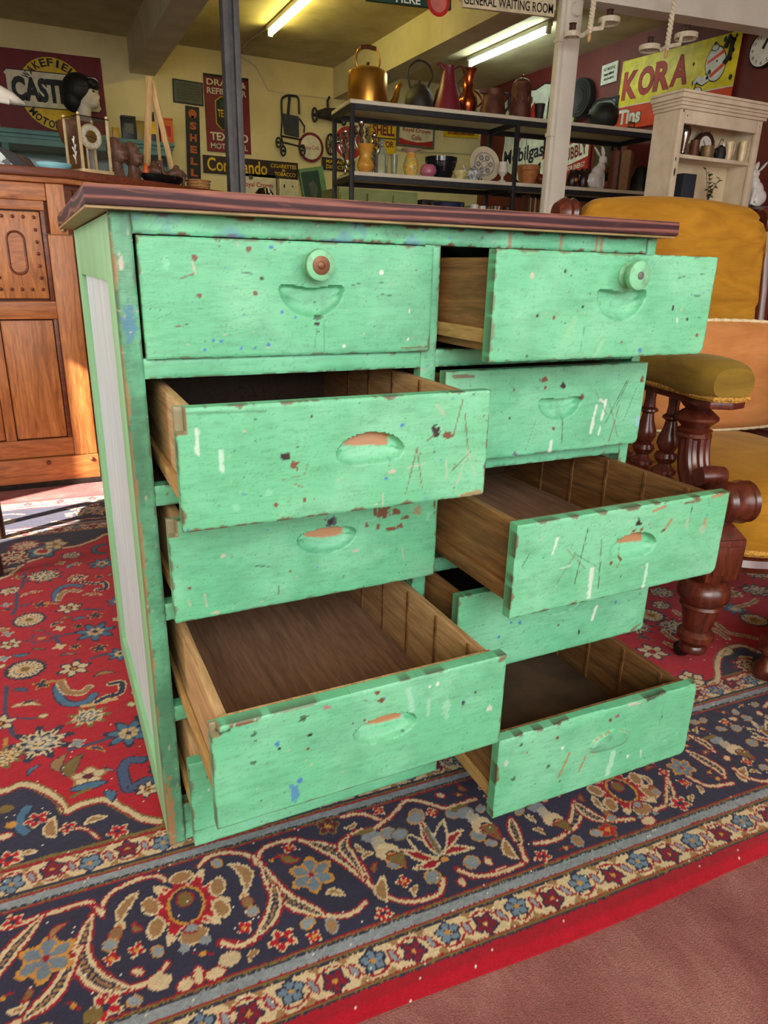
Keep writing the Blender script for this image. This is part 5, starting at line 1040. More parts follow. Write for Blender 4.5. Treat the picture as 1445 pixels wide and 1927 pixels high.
# desk lamp reaching in from the left
lp = thing('desk_lamp', 'white fluorescent desk lamp reaching in at the left edge', 'lamp', (0, 0, 0))
tip = at_y(47, 196, 2.30); lx, lz = tip[0], tip[2]
MB().tube([(lx-0.36, 2.30, lz+0.058), (lx-0.25, 2.30, lz+0.056), (lx-0.12, 2.30, lz+0.040), (lx-0.04, 2.30, lz+0.014), (lx, 2.30, lz)], [0.020, 0.032, 0.032, 0.020, 0.003], 14).build('lamp_head', m_white, lp, smooth=80)
MB().tube([(lx-0.30, 2.285, lz+0.022), (lx-0.05, 2.285, lz+0.000)], 0.010, 10).build('tube', m_enam, lp)
MB().tube([(lx-0.33, 2.31, lz+0.05), (lx-0.46, 2.42, lz-0.02), (lx-0.52, 2.45, ZT+0.02)], 0.008, 8).build('arm', m_white, lp)
MB().lathe([(0.08, 0), (0.082, 0.012), (0.06, 0.02), (0.001, 0.022)], 24, TR((lx-0.52, 2.45, ZT))).build('base', m_white, lp)
# stool leg at the very left edge of the rug
sl_ = thing('wooden_stool', 'dark wooden stool whose leg just shows at the left edge', 'stool', (-0.425, 1.36, 0.0))
for sx in (-1, 1):
    for sy in (-1, 1): MB().tube([(sx*0.155, sy*0.155, 0.001), (sx*0.150, sy*0.150, 0.2), (sx*0.145, sy*0.145, 0.42)], [0.016, 0.020, 0.022], 12).build('leg', m_dwood, sl_)
MB().lathe([(0.19, 0.42), (0.20, 0.43), (0.20, 0.445), (0.19, 0.452), (0.001, 0.452)], 32).build('seat', m_dwood, sl_)

# ---------------------------------------------------------------- black steel display shelves and their wares
SO = np.array([1.813, 3.58, 0.0]); SA6 = math.radians(-6.0)
SE = np.array([math.cos(SA6), math.sin(SA6), 0]); SN = np.array([-math.sin(SA6), math.cos(SA6), 0])
shelf = thing('display_shelves', 'long black steel display shelves with white boards in front of the back wall', 'shelves', (SO[0], SO[1], ZF), SA6)
LEN, DEP = 2.285, 0.42
Z1, Z2, Z3 = 1.805, 1.408, 1.000
m_bsteel = mat('black painted steel', (40, 44, 50), (30, 32, 36), 0.45, 0.2, scale=20)
m_board = mat('white laminate board', (226, 220, 198), (214, 206, 182), 0.5, scale=8)
for x in (0.0, 1.153, LEN-0.026):
    for y in (0.0, DEP-0.026): MB().bx(x, x+0.026, y, y+0.026, 0, Z1-ZF-0.024).build('upright', m_bsteel, shelf, 0.002)
for z in (Z1, Z2, Z3, 0.55, 0.15):
    zz = z-ZF; g = MB()
    MB().bx(0.0265, LEN-0.0265, 0.001, 0.025, zz-0.052, zz-0.0225).build('front_rail', m_bsteel, shelf); MB().bx(0.0265, LEN-0.0265, DEP-0.025, DEP-0.001, zz-0.052, zz-0.0225).build('back_rail', m_bsteel, shelf)
    for x in (0.001, 1.154, LEN-0.025): MB().bx(x, x+0.024, 0.0265, DEP-0.0265, zz-0.052, zz-0.0225).build('cross_rail', m_bsteel, shelf)
    if z == Z1: MB().bx(-0.004, LEN+0.004, -0.004, DEP+0.004, zz-0.022, zz).build('shelf_board', m_board, shelf, 0.002)
    else:
        MB().bx(0.028, 1.151, 0.003, DEP-0.003, zz-0.022, zz).build('shelf_board', m_board, shelf, 0.002); MB().bx(1.181, LEN-0.028, 0.003, DEP-0.003, zz-0.022, zz).build('shelf_board', m_board, shelf, 0.002)
MB().bx(LEN-0.40, LEN-0.03, DEP-0.020, DEP-0.012, 1.52, 1.58, TR((0, 0, 0)) ).build('brace', m_bsteel, shelf)

def spot(u, vtop, off, level):
    """place on a shelf level: returns base point, height to vtop, metres per pixel"""
    P = at_pl(u, vtop, SN, SO+SN*off); m = mpp(P); return (float(P[0]), float(P[1]), level), float(P[2])-level, m
def item(name, label, cat, u, vtop, off, level, group=None, rz=0.0):
    b, H, m = spot(u, vtop, off, level); return thing(name, label, cat, b, SA6+rz, group), H, m
def lat(prof, R, H, seg=28): return MB().lathe([(max(r, 0.001)*R, h*H) for r, h in prof], seg)
m_brassk = mat('worn brass', (206, 152, 64), (150, 104, 44), 0.28, 0.85, scale=6)
m_copper = mat('polished copper', (206, 108, 62), (150, 70, 42), 0.2, 0.95, scale=6)
m_ironk = mat('dark iron', (56, 46, 42), (38, 32, 30), 0.55, 0.3, scale=20, bump=0.1)
m_maroon = mat('speckled maroon enamel', (128, 34, 50), (96, 26, 40), 0.35, 0, scale=120)
m_brownen = mat('brown tarnished metal', (112, 66, 50), (84, 48, 38), 0.5, 0.35, scale=20)
m_silver = mat('silver plate', (210, 208, 204), (160, 158, 154), 0.15, 1.0, scale=30)
# 1 brass kettle
k, H, m = item('brass_kettle', 'large brass kettle with upright handle at the left end of the top shelf', 'kettle', 692, 136, 0.17, Z1)
R = 38*m
lat([(0.001, 0), (0.98, 0.0), (1.0, 0.06), (0.98, 0.92), (0.94, 1.0), (0.90, 1.0), (0.7, 1.09), (0.35, 1.15), (0.001, 1.16)], R, H).build('body', m_brassk, k)
MB().lathe([(0.010, 1.15*H), (0.007, 1.19*H), (0.013, 1.24*H), (0.010, 1.29*H), (0.001, 1.30*H)], 14).build('lid_knob', m_brownen, k)
MB().tube(spline([(0.90*R, 0, 0.10*H), (1.25*R, 0, 0.10*H), (1.50*R, 0, 0.35*H), (1.60*R, 0, 0.65*H), (1.78*R, 0, 0.78*H)], 5), [0.030-0.0009*i for i in range(21)], 10).build('spout', m_brassk, k)
hp = spline([(-0.48*R, 0, 1.04*H), (-0.62*R, 0, 1.30*H), (-0.52*R, 0, 1.58*H), (-0.30*R, 0, 1.70*H)], 5)
MB().tube(hp, 0.006, 8).build('handle_strap', m_brassk, k); MB().tube([(-x, y, z) for x, y, z in hp], 0.006, 8).build('handle_strap', m_brassk, k)
MB().tube([(-0.40*R, 0, 1.69*H), (0, 0, 1.73*H), (0.40*R, 0, 1.69*H)], [0.012, 0.014, 0.012], 10).build('handle_grip', m_mwood, k)
# 2 dark kettle
k, H, m = item('iron_kettle', 'dark iron kettle with hooped handle between brass kettle and maroon coffee pot', 'kettle', 789, 168, 0.29, Z1)
R = 27*m
lat([(0.001, 0), (0.85, 0), (0.98, 0.15), (1.0, 0.55), (0.9, 0.82), (0.65, 1.0), (0.60, 1.06), (0.3, 1.18), (0.001, 1.22)], R, H).build('body', m_ironk, k)
MB().ball((0, 0, 1.26*H), 0.010, seg=10, rings=8).build('lid_knob', m_ironk, k)
MB().tube(spline([(-0.62*R, 0, 0.95*H), (-0.80*R, 0, 1.25*H), (-0.85*R, 0, 1.7*H), (-0.2*R, 0, 2.05*H), (0.6*R, 0, 1.95*H), (0.95*R, 0, 1.55*H), (0.70*R, 0, 1.2*H), (0.62*R, 0, 0.95*H)], 5), 0.0065, 8).build('handle', m_ironk, k)
MB().tube(spline([(0.85*R, 0, 0.3*H), (1.25*R, 0, 0.55*H), (1.40*R, 0, 1.0*H), (1.75*R, 0, 1.2*H)], 5), [0.020-0.0008*i for i in range(16)], 10).build('spout', m_ironk, k)
# 3 maroon enamel coffee pot
k, H, m = item('enamel_coffee_pot', 'tall tapering maroon enamel coffee pot on the top shelf', 'coffee pot', 845, 124, 0.11, Z1)
R = 27*m
lat([(0.001, 0), (1.0, 0), (1.0, 0.03), (0.62, 0.55), (0.38, 0.95), (0.42, 1.0), (0.36, 1.0), (0.3, 0.96), (0.001, 0.95)], R, H).build('body', m_maroon, k)
MB().tube(spline([(-0.35*R, 0, 0.93*H), (-0.75*R, 0, 1.02*H), (-0.95*R, 0, 0.98*H)], 5), [0.012, 0.012, 0.011, 0.011, 0.010, 0.009, 0.008, 0.007, 0.006, 0.005, 0.004], 8).build('spout', m_maroon, k)
MB().tube(spline([(0.40*R, 0, 0.95*H), (0.9*R, 0, 1.02*H), (1.35*R, 0, 0.9*H), (0.8*R, 0, 0.62*H), (1.15*R, 0, 0.36*H)], 5), 0.006, 8).build('handle', m_brownen, k)
# 4 copper jug
k, H, m = item('copper_jug', 'polished copper jug with round belly and flared rim on the top shelf', 'jug', 883, 130, 0.24, Z1)
R = 19*m
lat([(0.001, 0), (0.62, 0), (0.66, 0.05), (0.95, 0.22), (1.0, 0.33), (0.9, 0.45), (0.55, 0.56), (0.48, 0.72), (0.56, 0.88), (0.80, 1.0), (0.72, 0.99), (0.4, 0.75), (0.001, 0.7)], R, H).build('body', m_copper, k)
MB().tube(spline([(0.55*R, 0, 0.60*H), (1.2*R, 0, 0.52*H), (1.6*R, 0, 0.38*H), (1.0*R, 0, 0.25*H)], 5), 0.0055, 8).build('handle', m_copper, k)
MB().lathe([(0.02, 0), (0.028, 0.006), (0.02, 0.012)], 16, TR((0.5*R, -0.9*R, 0.014)) @ RX(90)).build('tap', m_copper, k)
# 5 brown jug
k, H, m = item('brown_jug', 'squat brown metal jug right of the copper jug', 'jug', 929, 172, 0.13, Z1)
R = 26*m
lat([(0.001, 0), (1.0, 0), (1.0, 0.05), (0.72, 0.80), (0.70, 0.86), (0.78, 0.98), (0.80, 1.04), (0.7, 1.02), (0.001, 0.9)], R, H).build('body', m_brownen, k)
MB().prism([(-0.70*R, -0.03), (-1.15*R, 0), (-0.70*R, 0.03)], 0.88*H, 1.04*H).build('lip', m_brownen, k)
MB().tube(spline([(0.75*R, 0, 0.92*H), (1.2*R, 0, 0.95*H), (1.35*R, 0, 0.55*H), (0.95*R, 0, 0.25*H)], 5), 0.008, 8).build('handle', m_ironk, k)
# 6 tall urn
k, H, m = item('chased_coffee_urn', 'tall brown chased metal urn with domed lid beside the brown jug', 'urn', 983, 149, 0.15, Z1)
R = 21*m
lat([(0.001, 0), (1.05, 0), (1.05, 0.04), (0.98, 0.10), (1.0, 0.16), (0.86, 0.80), (0.80, 0.86), (0.82, 0.90), (0.6, 0.98), (0.25, 1.02), (0.001, 1.03)], R, H).build('body', m_brownen, k)
MB().lathe([(0.008, 1.02*H), (0.005, 1.06*H), (0.010, 1.09*H), (0.001, 1.12*H)], 12).build('finial', m_copper, k)
MB().tube(spline([(-0.9*R, 0, 0.6*H), (-1.25*R, 0, 0.45*H), (-1.15*R, 0, 0.25*H), (-0.95*R, 0, 0.2*H)], 5), 0.005, 8).build('handle', m_brownen, k)
for a in range(10):
    t_ = a*math.pi/5; MB().ball((0.93*R*math.cos(t_), 0.93*R*math.sin(t_), 0.5*H), 0.010, 0.010, 0.022, 8, 6).build('chased_leaf', m_brownen, k)
# 7 small oddments
k, H, m = item('small_brass_cup', 'little dark brass cup with loop handle next to the chased urn', 'cup', 1016, 196, 0.10, Z1)
lat([(0.001, 0), (0.7, 0), (1.0, 0.6), (1.1, 1.0), (1.0, 1.0), (0.001, 0.3)], 9*m, H).build('bowl', m_ironk, k)
MB().tube([(0.02+0.012*math.cos(a), 0, 0.03+0.012*math.sin(a)) for a in [i*math.pi/5 for i in range(10)]], 0.003, 6, True).build('handle', m_ironk, k)
k, H, m = item('iron_trivet', 'small black iron trivet with a ring behind the white column', 'trivet', 1044, 203, 0.08, Z1)
MB().lathe([(0.030, 0), (0.030, 0.012), (0.001, 0.012)], 18).build('plate', m_ironk, k); MB().tube([(0.02*math.cos(a), 0, 0.035+0.022*math.sin(a)) for a in [i*math.pi/6 for i in range(12)]], 0.004, 6, True).build('ring', m_ironk, k)
# 8 black pot and pan
k, H, m = item('black_cooking_pot', 'bulbous black iron cooking pot at the right end of the top shelf', 'pot', 1137, 196, 0.16, Z1)
R = 29*m
lat([(0.001, 0), (0.6, 0), (0.92, 0.25), (1.0, 0.5), (0.9, 0.78), (0.62, 0.95), (0.55, 1.0), (0.3, 1.02), (0.001, 1.0)], R, H).build('body', m_blackm, k)
MB().tube(spline([(-0.8*R, 0, 0.5*H), (-1.6*R, -0.01, 0.42*H), (-2.2*R, -0.02, 0.30*H)], 5), 0.012, 8).build('handle', m_blackm, k)
MB().tube([(1.05*R*math.cos(a), -0.02, 0.7*H+0.75*R*math.sin(a)) for a in [math.pi*i/14 for i in range(15)]], 0.0022, 6).build('bail', m_ironk, k)
k, H, m = item('flat_iron', 'small brown flat iron in front of the red lettered sign', 'iron', 1190, 224, 0.10, Z1, rz=0.3)
MB().prism([(-0.05, -0.03), (0.04, -0.03), (0.075, 0), (0.04, 0.03), (-0.05, 0.03)], 0, 0.022).build('sole', m_ironk, k, 0.002)
MB().tube([(-0.035, 0, 0.02), (-0.035, 0, 0.055), (0.03, 0, 0.055), (0.03, 0, 0.02)], 0.007, 8).build('handle', m_mwood, k)
# --- second shelf
def candlestick(label, u, vtop, off):
    k, H, m = item('candelabrum', label, 'candlestick', u, vtop, off, Z2, 'silver candelabra on the second shelf')
    MB().lathe([(0.034, 0), (0.036, 0.006), (0.012, 0.020), (0.008, 0.04), (0.014, 0.055), (0.007, 0.07), (0.020, 0.30*H), (0.009, 0.38*H), (0.022, 0.5*H), (0.010, 0.55*H), (0.020, 0.66*H), (0.009, 0.72*H), (0.020, 0.82*H), (0.009, 0.88*H), (0.022, 0.97*H), (0.022, H), (0.001, 0.985*H)], 14).build('stem', m_silver, k)
    for s in (-1, 1):
        a = MB().tube(spline([(0, 0, 0.60*H), (s*0.020, 0, 0.50*H), (s*0.038, 0, 0.60*H), (s*0.042, 0, 0.74*H)], 4), 0.0058, 6).build('arm', m_silver, k)
        MB().lathe([(0.006, 0.70*H), (0.022, 0.75*H), (0.009, 0.79*H), (0.016, 0.83*H), (0.009, 0.86*H), (0.021, 0.92*H), (0.001, 0.91*H)], 12, TR((s*0.042, 0, 0))).build('cup', m_silver, a)
candlestick('tallest silver candelabrum, right behind the yellow vase', 680, 229, 0.30); candlestick('shorter silver candelabrum seen left of the shelf upright', 650, 247, 0.33); candlestick('shortest silver candelabrum, right of the yellow vase', 704, 254, 0.34)
k, H, m = item('yellow_vase', 'honey yellow glazed vase with flared mouth on the second shelf', 'vase', 688, 272, 0.06, Z2)
lat([(0.001, 0), (0.50, 0), (0.58, 0.04), (0.92, 0.18), (0.97, 0.28), (0.85, 0.38), (0.66, 0.48), (0.64, 0.58), (0.84, 0.85), (1.02, 1.0), (0.94, 1.0), (0.55, 0.6), (0.001, 0.5)], 17*m, H).build('body', mat('honey glaze', (226, 172, 76), (204, 146, 56), 0.2, scale=14), k)
k, H, m = item('glass_decanter', 'clear glass decanter on a white tray behind the yellow vase', 'decanter', 719, 262, 0.32, Z2+0.031)
m_glass2 = NT('cut glass'); m_glass2.b.inputs['Transmission Weight'].default_value = 0.85; m_glass2.b.inputs['IOR'].default_value = 1.35; m_glass2 = m_glass2.done(rgba((225, 232, 228)), 0.05)
lat([(0.001, 0), (1.0, 0), (1.0, 0.5), (0.6, 0.72), (0.4, 0.8), (0.4, 0.95), (0.6, 1.0), (0.001, 1.0)], 12*m, H, 20).build('body', m_glass2, k)
k, H, m = item('tumbler', 'small clear tumbler standing on the white tray', 'glass', 742, 290, 0.31, Z2+0.031); lat([(0.001, 0), (0.8, 0), (1.0, 1.0), (0.92, 1.0), (0.75, 0.1), (0.001, 0.1)], 7*m, H, 16).build('body', m_glass2, k)
k, H, m = item('serving_tray', 'white rectangular tray under the glass decanter', 'tray', 733, 310, 0.31, Z2)
tg = MB().bx(-0.10, 0.10, -0.07, 0.07, 0.020, 0.030); tg.build('plate', m_enam, k, 0.004)
for s in (-1, 1): MB().bx(s*0.085-0.008, s*0.085+0.008, -0.06, 0.06, 0, 0.0197).build('foot', m_dwood, k)
k, H, m = item('floral_jug', 'multicoloured relief jug with wide pink rim on the second shelf', 'jug', 774, 281, 0.08, Z2)
mjug = NT('majolica glaze'); nn = mjug.noise(mjug.coords(), 34, 2, 0.5); mjug = mjug.done(mjug.ramp(nn, [(0.30, rgba((96, 130, 60))), (0.42, rgba((222, 206, 96))), (0.52, rgba((214, 140, 60))), (0.60, rgba((206, 196, 120))), (0.72, rgba((80, 150, 140)))]), 0.25)
lat([(0.001, 0), (0.52, 0), (0.56, 0.05), (0.72, 0.25), (0.74, 0.45), (0.58, 0.66), (0.40, 0.80), (0.38, 0.86), (0.001, 0.86)], 20*m, H).build('body', mjug, k)
lat([(0.36, 0.85), (0.5, 0.90), (0.92, 0.97), (1.0, 1.0), (0.9, 1.0), (0.4, 0.91), (0.001, 0.88)], 20*m, H).build('rim', mat('pinkish glaze', (206, 176, 166), (180, 150, 140), 0.3), k)
k, H, m = item('pink_bowl', 'dusty pink round bowl in front of the black bowl', 'bowl', 806, 310, 0.05, Z2)
lat([(0.001, 0), (0.55, 0), (0.95, 0.3), (1.0, 0.55), (0.85, 0.85), (0.6, 1.0), (0.55, 0.97), (0.001, 0.9)], 16*m, H).build('body', mat('dusty pink glaze', (196, 118, 136), (178, 100, 120), 0.3), k)
k, H, m = item('black_bowl', 'ribbed black glass bowl on the second shelf', 'bowl', 830, 297, 0.20, Z2)
lat([(0.001, 0), (0.62, 0), (0.66, 0.04), (0.80, 0.35), (0.83, 0.37), (0.88, 0.55), (0.92, 0.57), (0.96, 0.78), (1.0, 0.80), (1.02, 1.0), (0.96, 1.0), (0.6, 0.1), (0.001, 0.08)], 30*m, H).build('body', mat('blue black glass', (24, 26, 36), (18, 19, 28), 0.12), k)
# blue and white plate leaning on a stand
P, _, m = spot(913, 309, 0.12, Z2)
pl = thing('willow_plate', 'blue and white patterned plate propped upright on the second shelf', 'plate', (P[0], P[1], Z2), SA6)
Rp = 31*m; Tp = TR((0, 0.02, Rp*0.98+0.003)) @ RX(90-12)
MB().lathe([(0.001, 0.0), (0.60*Rp, 0.0), (0.68*Rp, 0.006), (0.98*Rp, 0.014), (Rp, 0.017), (0.97*Rp, 0.019), (0.68*Rp, 0.010), (0.001, 0.006)], 48, Tp).build('dish', mat('ivory glaze', (222, 212, 184), (208, 196, 166), 0.25), pl)
m_cob = mat('cobalt print', (70, 76, 104), (110, 116, 140), 0.3, scale=60)
ring_o = MB()
for r0, r1, z in ((0.66, 0.69, 0.0105), (0.60, 0.62, 0.0085), (0.20, 0.23, 0.0075)):
    ring_o.tube([(r0*Rp*math.cos(a), r0*Rp*math.sin(a), z) for a in [2*math.pi*i/48 for i in range(48)]], (r1-r0)*Rp*0.6, 6, True, Tp)
for i in range(6):
    a = i*math.pi/3; ring_o.tube([(0.41*Rp*math.cos(a)+0.12*Rp*math.cos(b), 0.41*Rp*math.sin(a)+0.12*Rp*math.sin(b), 0.0078) for b in [2*math.pi*j/14 for j in range(14)]], 0.035*Rp, 6, True, Tp)
    ring_o.ball((0.41*Rp*math.cos(a), 0.41*Rp*math.sin(a), 0.0075), 0.05*Rp, 0.05*Rp, 0.002, 8, 6, Tp)
ring_o.build('blue_print', m_cob, pl)
bl_ = MB().tube([(-0.04, 0.05, 0.002), (-0.04, -0.035, 0.002), (-0.04, -0.040, 0.02)], 0.003, 6); bl_.tube([(0.04, 0.05, 0.002), (0.04, -0.035, 0.002), (0.04, -0.040, 0.02)], 0.003, 6); bl_.build('wire_stand', m_ironk, pl)
k, H, m = item('teapot', 'small blue and white teapot in front of the propped plate', 'teapot', 892, 315, 0.035, Z2)
bwg = NT('blue marbled glaze'); nn = bwg.noise(bwg.coords(), 60, 3, 0.6); bwg = bwg.done(bwg.ramp(nn, [(0.42, rgba((214, 216, 214))), (0.6, rgba((120, 128, 146)))]), 0.2)
R = 14*m
lat([(0.001, 0), (0.6, 0), (1.0, 0.4), (0.95, 0.7), (0.5, 0.92), (0.2, 0.98), (0.15, 1.1), (0.001, 1.15)], R, H).build('body', bwg, k)
MB().tube(spline([(-0.8*R, 0, 0.35*H), (-1.2*R, 0, 0.6*H), (-1.6*R, 0, 1.1*H)], 4), [0.011-0.0009*i for i in range(9)], 8).build('spout', bwg, k)
MB().tube(spline([(0.8*R, 0, 0.8*H), (1.4*R, 0, 0.85*H), (1.5*R, 0, 0.4*H), (0.9*R, 0, 0.2*H)], 4), 0.005, 8).build('handle', bwg, k)
k, H, m = item('yellow_dish', 'little yellow rimmed dish left of the teapot', 'dish', 866, 322, 0.05, Z2); lat([(0.001, 0), (0.5, 0), (1.0, 0.8), (1.0, 1.0), (0.001, 0.5)], 14*m, max(H, 0.012)).build('bowl', mat('lemon glaze', (220, 210, 150), (190, 180, 110), 0.3, scale=50), k)
k, H, m = item('white_goblet', 'white footed goblet right of the propped plate', 'goblet', 947, 305, 0.05, Z2)
lat([(0.001, 0), (0.75, 0), (0.70, 0.06), (0.25, 0.14), (0.22, 0.26), (0.55, 0.36), (0.95, 0.5), (0.98, 0.62), (0.70, 0.82), (0.80, 1.0), (0.7, 1.0), (0.001, 0.6)], 10*m, H).build('body', m_enam, k)
k, H, m = item('terracotta_bowl', 'tan terracotta bowl right of the middle shelf upright', 'bowl', 994, 312, 0.10, Z2)
lat([(0.001, 0), (0.55, 0), (0.62, 0.06), (0.88, 0.7), (0.96, 0.74), (1.0, 0.96), (0.92, 1.0), (0.5, 0.15), (0.001, 0.12)], 23*m, H).build('body', mat('terracotta', (196, 130, 78), (172, 108, 62), 0.6, scale=30), k)
k, H, m = item('wooden_duck', 'polished reddish wooden bird behind the terracotta bowl', 'carving', 1030, 306, 0.17, Z2)
dk = MB().tube(spline([(-0.10, 0, 0.075), (-0.075, 0, 0.078), (-0.05, 0, 0.055), (0.0, 0, 0.038), (0.05, 0, 0.045), (0.085, 0, 0.07)], 5), [0.010, 0.013, 0.015, 0.017, 0.018, 0.018, 0.020, 0.024, 0.029, 0.033, 0.036, 0.037, 0.036, 0.035, 0.034, 0.033, 0.031, 0.028, 0.025, 0.022, 0.018, 0.014, 0.010, 0.007, 0.005, 0.003][:26], 12); dk.build('body', wood('red gum wood', (150, 74, 36), (124, 56, 28), (92, 40, 22), 0, 4, 0.3), k, smooth=80)
MB().lathe([(0.03, 0), (0.03, 0.004), (0.001, 0.004)], 16).build('base', m_dwood, k)
for lab, u, vt in (('dark brown stoneware jug with orange flower beside the white column', 1079, 320), ('dark brown stoneware jug beside the white rabbit', 1100, 318)):
    k, H, m = item('stoneware_jug', lab, 'jug', u, vt, 0.07, Z2, 'dark stoneware jugs'); R = 10.5*m
    lat([(0.001, 0), (0.75, 0), (1.0, 0.35), (0.9, 0.7), (0.62, 0.85), (0.7, 1.0), (0.6, 1.0), (0.001, 0.8)], R, H).build('body', mat('treacle glaze', (52, 30, 26), (36, 22, 20), 0.25), k)
    MB().tube(spline([(R*0.6, 0, 0.9*H), (1.4*R, 0, 0.8*H), (1.3*R, 0, 0.4*H), (0.9*R, 0, 0.3*H)], 4), 0.005, 6).build('handle', MATS['treacle glaze'], k)
    if u == 1079: MB().lathe([(0.014, 0), (0.010, 0.004), (0.001, 0.005)], 8, TR((0.004, -R*0.98, 0.42*H)) @ RX(90)).build('flower', mat('ochre glaze', (206, 136, 60), None, 0.4), k)
def remesh(o, vox, sm=6):
    r = o.modifiers.new('remesh', 'REMESH'); r.mode = 'VOXEL'; r.voxel_size = vox; r.use_smooth_shade = True
    s = o.modifiers.new('smooth', 'SMOOTH'); s.iterations = sm; s.factor = 0.5
    return o
m_porc = mat('white porcelain', (236, 236, 234), (226, 226, 222), 0.25, scale=8)
def rabbit(label, loc, h, rz):
    """sitting rabbit, ears up, one continuous body"""
    o = thing('porcelain_rabbit', label, 'figurine', loc, rz, 'white porcelain rabbits'); s = h*1.16
    b = MB()
    b.ball((-0.10*s, 0, 0.18*s), 0.195*s, 0.15*s, 0.18*s); b.ball((-0.02*s, 0, 0.31*s), 0.165*s, 0.125*s, 0.18*s); b.ball((0.06*s, 0, 0.44*s), 0.115*s, 0.095*s, 0.13*s)
    b.ball((0.10*s, 0, 0.62*s), 0.105*s, 0.080*s, 0.092*s); b.ball((0.165*s, 0, 0.595*s), 0.060*s, 0.052*s, 0.052*s)
    for y in (-1, 1):
        b.ball((-0.04*s, y*0.09*s, 0.13*s), 0.115*s, 0.055*s, 0.13*s); b.ball((0.02*s, y*0.10*s, 0.03*s), 0.12*s, 0.045*s, 0.032*s)
        b.tube([(0.085*s, y*0.055*s, 0.34*s), (0.115*s, y*0.055*s, 0.18*s), (0.13*s, y*0.052*s, 0.03*s)], [0.05*s, 0.042*s, 0.04*s], 10)
    b.ball((-0.27*s, 0, 0.15*s), 0.05*s)
    remesh(b.build('body', m_porc, o), 0.012*s*1.2)
    for y, dx in ((-1, 0.0), (1, -0.05)):
        e = MB().tube([(0.07*s+dx*0.3*s, y*0.035*s, 0.66*s), ((0.035+dx)*s, y*0.052*s, 0.74*s), ((-0.005+dx*1.6)*s, y*0.064*s, 0.82*s), ((-0.035+dx*2)*s, y*0.066*s, 0.87*s)], [0.024*s, 0.046*s, 0.038*s, 0.008*s], 12, flat=0.45); e.build('ear', m_porc, o, smooth=80)
    for y in (-1, 1): MB().ball((0.155*s, y*0.062*s, 0.645*s), 0.012*s, 0.006*s, 0.014*s, 8, 6).build('eye', mat('grey glaze', (150, 150, 150), None, 0.3), o)
    return o
P, H, m = spot(1131, 277, 0.05, Z2)
rabbit('white porcelain rabbit sitting upright beside the suitcase', (P[0], P[1], Z2), H, SA6+0.15)
k, H, m = item('suitcase', 'small brown and tan leather suitcase standing behind the white rabbit', 'suitcase', 1172, 285, 0.16, Z2, rz=-0.75)
MB().bx(-0.075, 0.0, -0.10, 0.10, 0.002, H).build('lid', mat('brown leather', (120, 58, 34), (98, 44, 28), 0.5, scale=20), k, 0.022); MB().bx(0.0, 0.075, -0.10, 0.10, 0.002, H).build('body', mat('tan canvas', (150, 112, 74), (130, 94, 60), 0.7, scale=40), k, 0.022)
MB().tube([(0.0, -0.103, 0.02), (0.0, -0.103, H-0.02)], 0.004, 6).build('seam', m_ironk, k)
k, H, m = item('dark_helmet', 'rounded dark green metal bowl at the right end of the second shelf', 'bowl', 1208, 311, 0.12, Z2); lat([(1.0, 0), (1.0, 0.06), (0.86, 0.5), (0.5, 0.9), (0.001, 1.0)], 20*m, H).build('shell', mat('dark bottle glass', (40, 46, 42), (28, 32, 30), 0.15), k)
k, H, m = item('blind_reflection', 'white slats imitating a window blind reflection behind the dark bowl on the second shelf', 'panel', 1206, 262, 0.36, Z2)  # slatted panel added to imitate a reflection of window blinds
MB().bx(-0.06, 0.06, -0.004, 0.006, 0.002, H).build('backing', m_enam, k)
for i in range(9): MB().bx(-0.056+i*0.0135, -0.047+i*0.0135, -0.010, -0.0045, 0.01, H-0.01).build('slat', m_enam, k)
# --- third shelf, tops showing
for nm, lab, cat, u, vt, r, mm in (('blue_rimmed_dish', 'wide dark blue rimmed dish low behind the chest top', 'dish', 842, 383, 30, mat('navy enamel', (40, 52, 92), (30, 38, 66), 0.3)), ('cream_cup', 'small cream cup low on the shelves, left of two', 'cup', 893, 385, 8, m_enam), ('cream_saucer', 'small cream saucer next to the cream cup low on the shelves', 'saucer', 908, 388, 7, m_enam), ('shallow_dish', 'shallow grey dish low on the shelves near the middle upright', 'dish', 935, 389, 16, m_silver), ('brown_dish', 'small brown dish low on the shelves right of the grey dish', 'dish', 957, 391, 9, m_mwood)):
    k, H, m = item(nm, lab, cat, u, vt, 0.06, Z3); lat([(0.001, 0), (0.5, 0), (0.6, 0.1), (0.9, 0.85), (1.0, 1.0), (0.94, 1.0), (0.001, 0.85)], r*m, H).build('bowl', mm, k)
for i, u in enumerate((999, 1008, 1018)):
    k, H, m = item('green_bottle', ('pale green bottle, leftmost of three in a wooden rack', 'pale green bottle in the middle of a wooden rack', 'pale green bottle, rightmost of three in a wooden rack')[i], 'bottle', u, 372, 0.22, Z3+0.02, 'green bottles in the rack')
    lat([(0.001, 0), (1, 0), (1, 0.55), (0.4, 0.75), (0.4, 1.0), (0.001, 1.0)], 4.2*m, H, 14).build('glass', mat('pale green glass', (150, 180, 130), (126, 160, 110), 0.2), k)
k, H, m = item('bottle_rack', 'brown wooden bottle rack low on the shelves beside the white column', 'rack', 1009, 368, 0.22, Z3)
for x in (-0.085, 0.085): MB().bx(x-0.008, x+0.008, -0.05, 0.05, 0, H).build('side', m_mwood, k)
MB().bx(-0.0765, 0.0765, -0.05, 0.05, 0.005, 0.018).build('base', m_mwood, k)

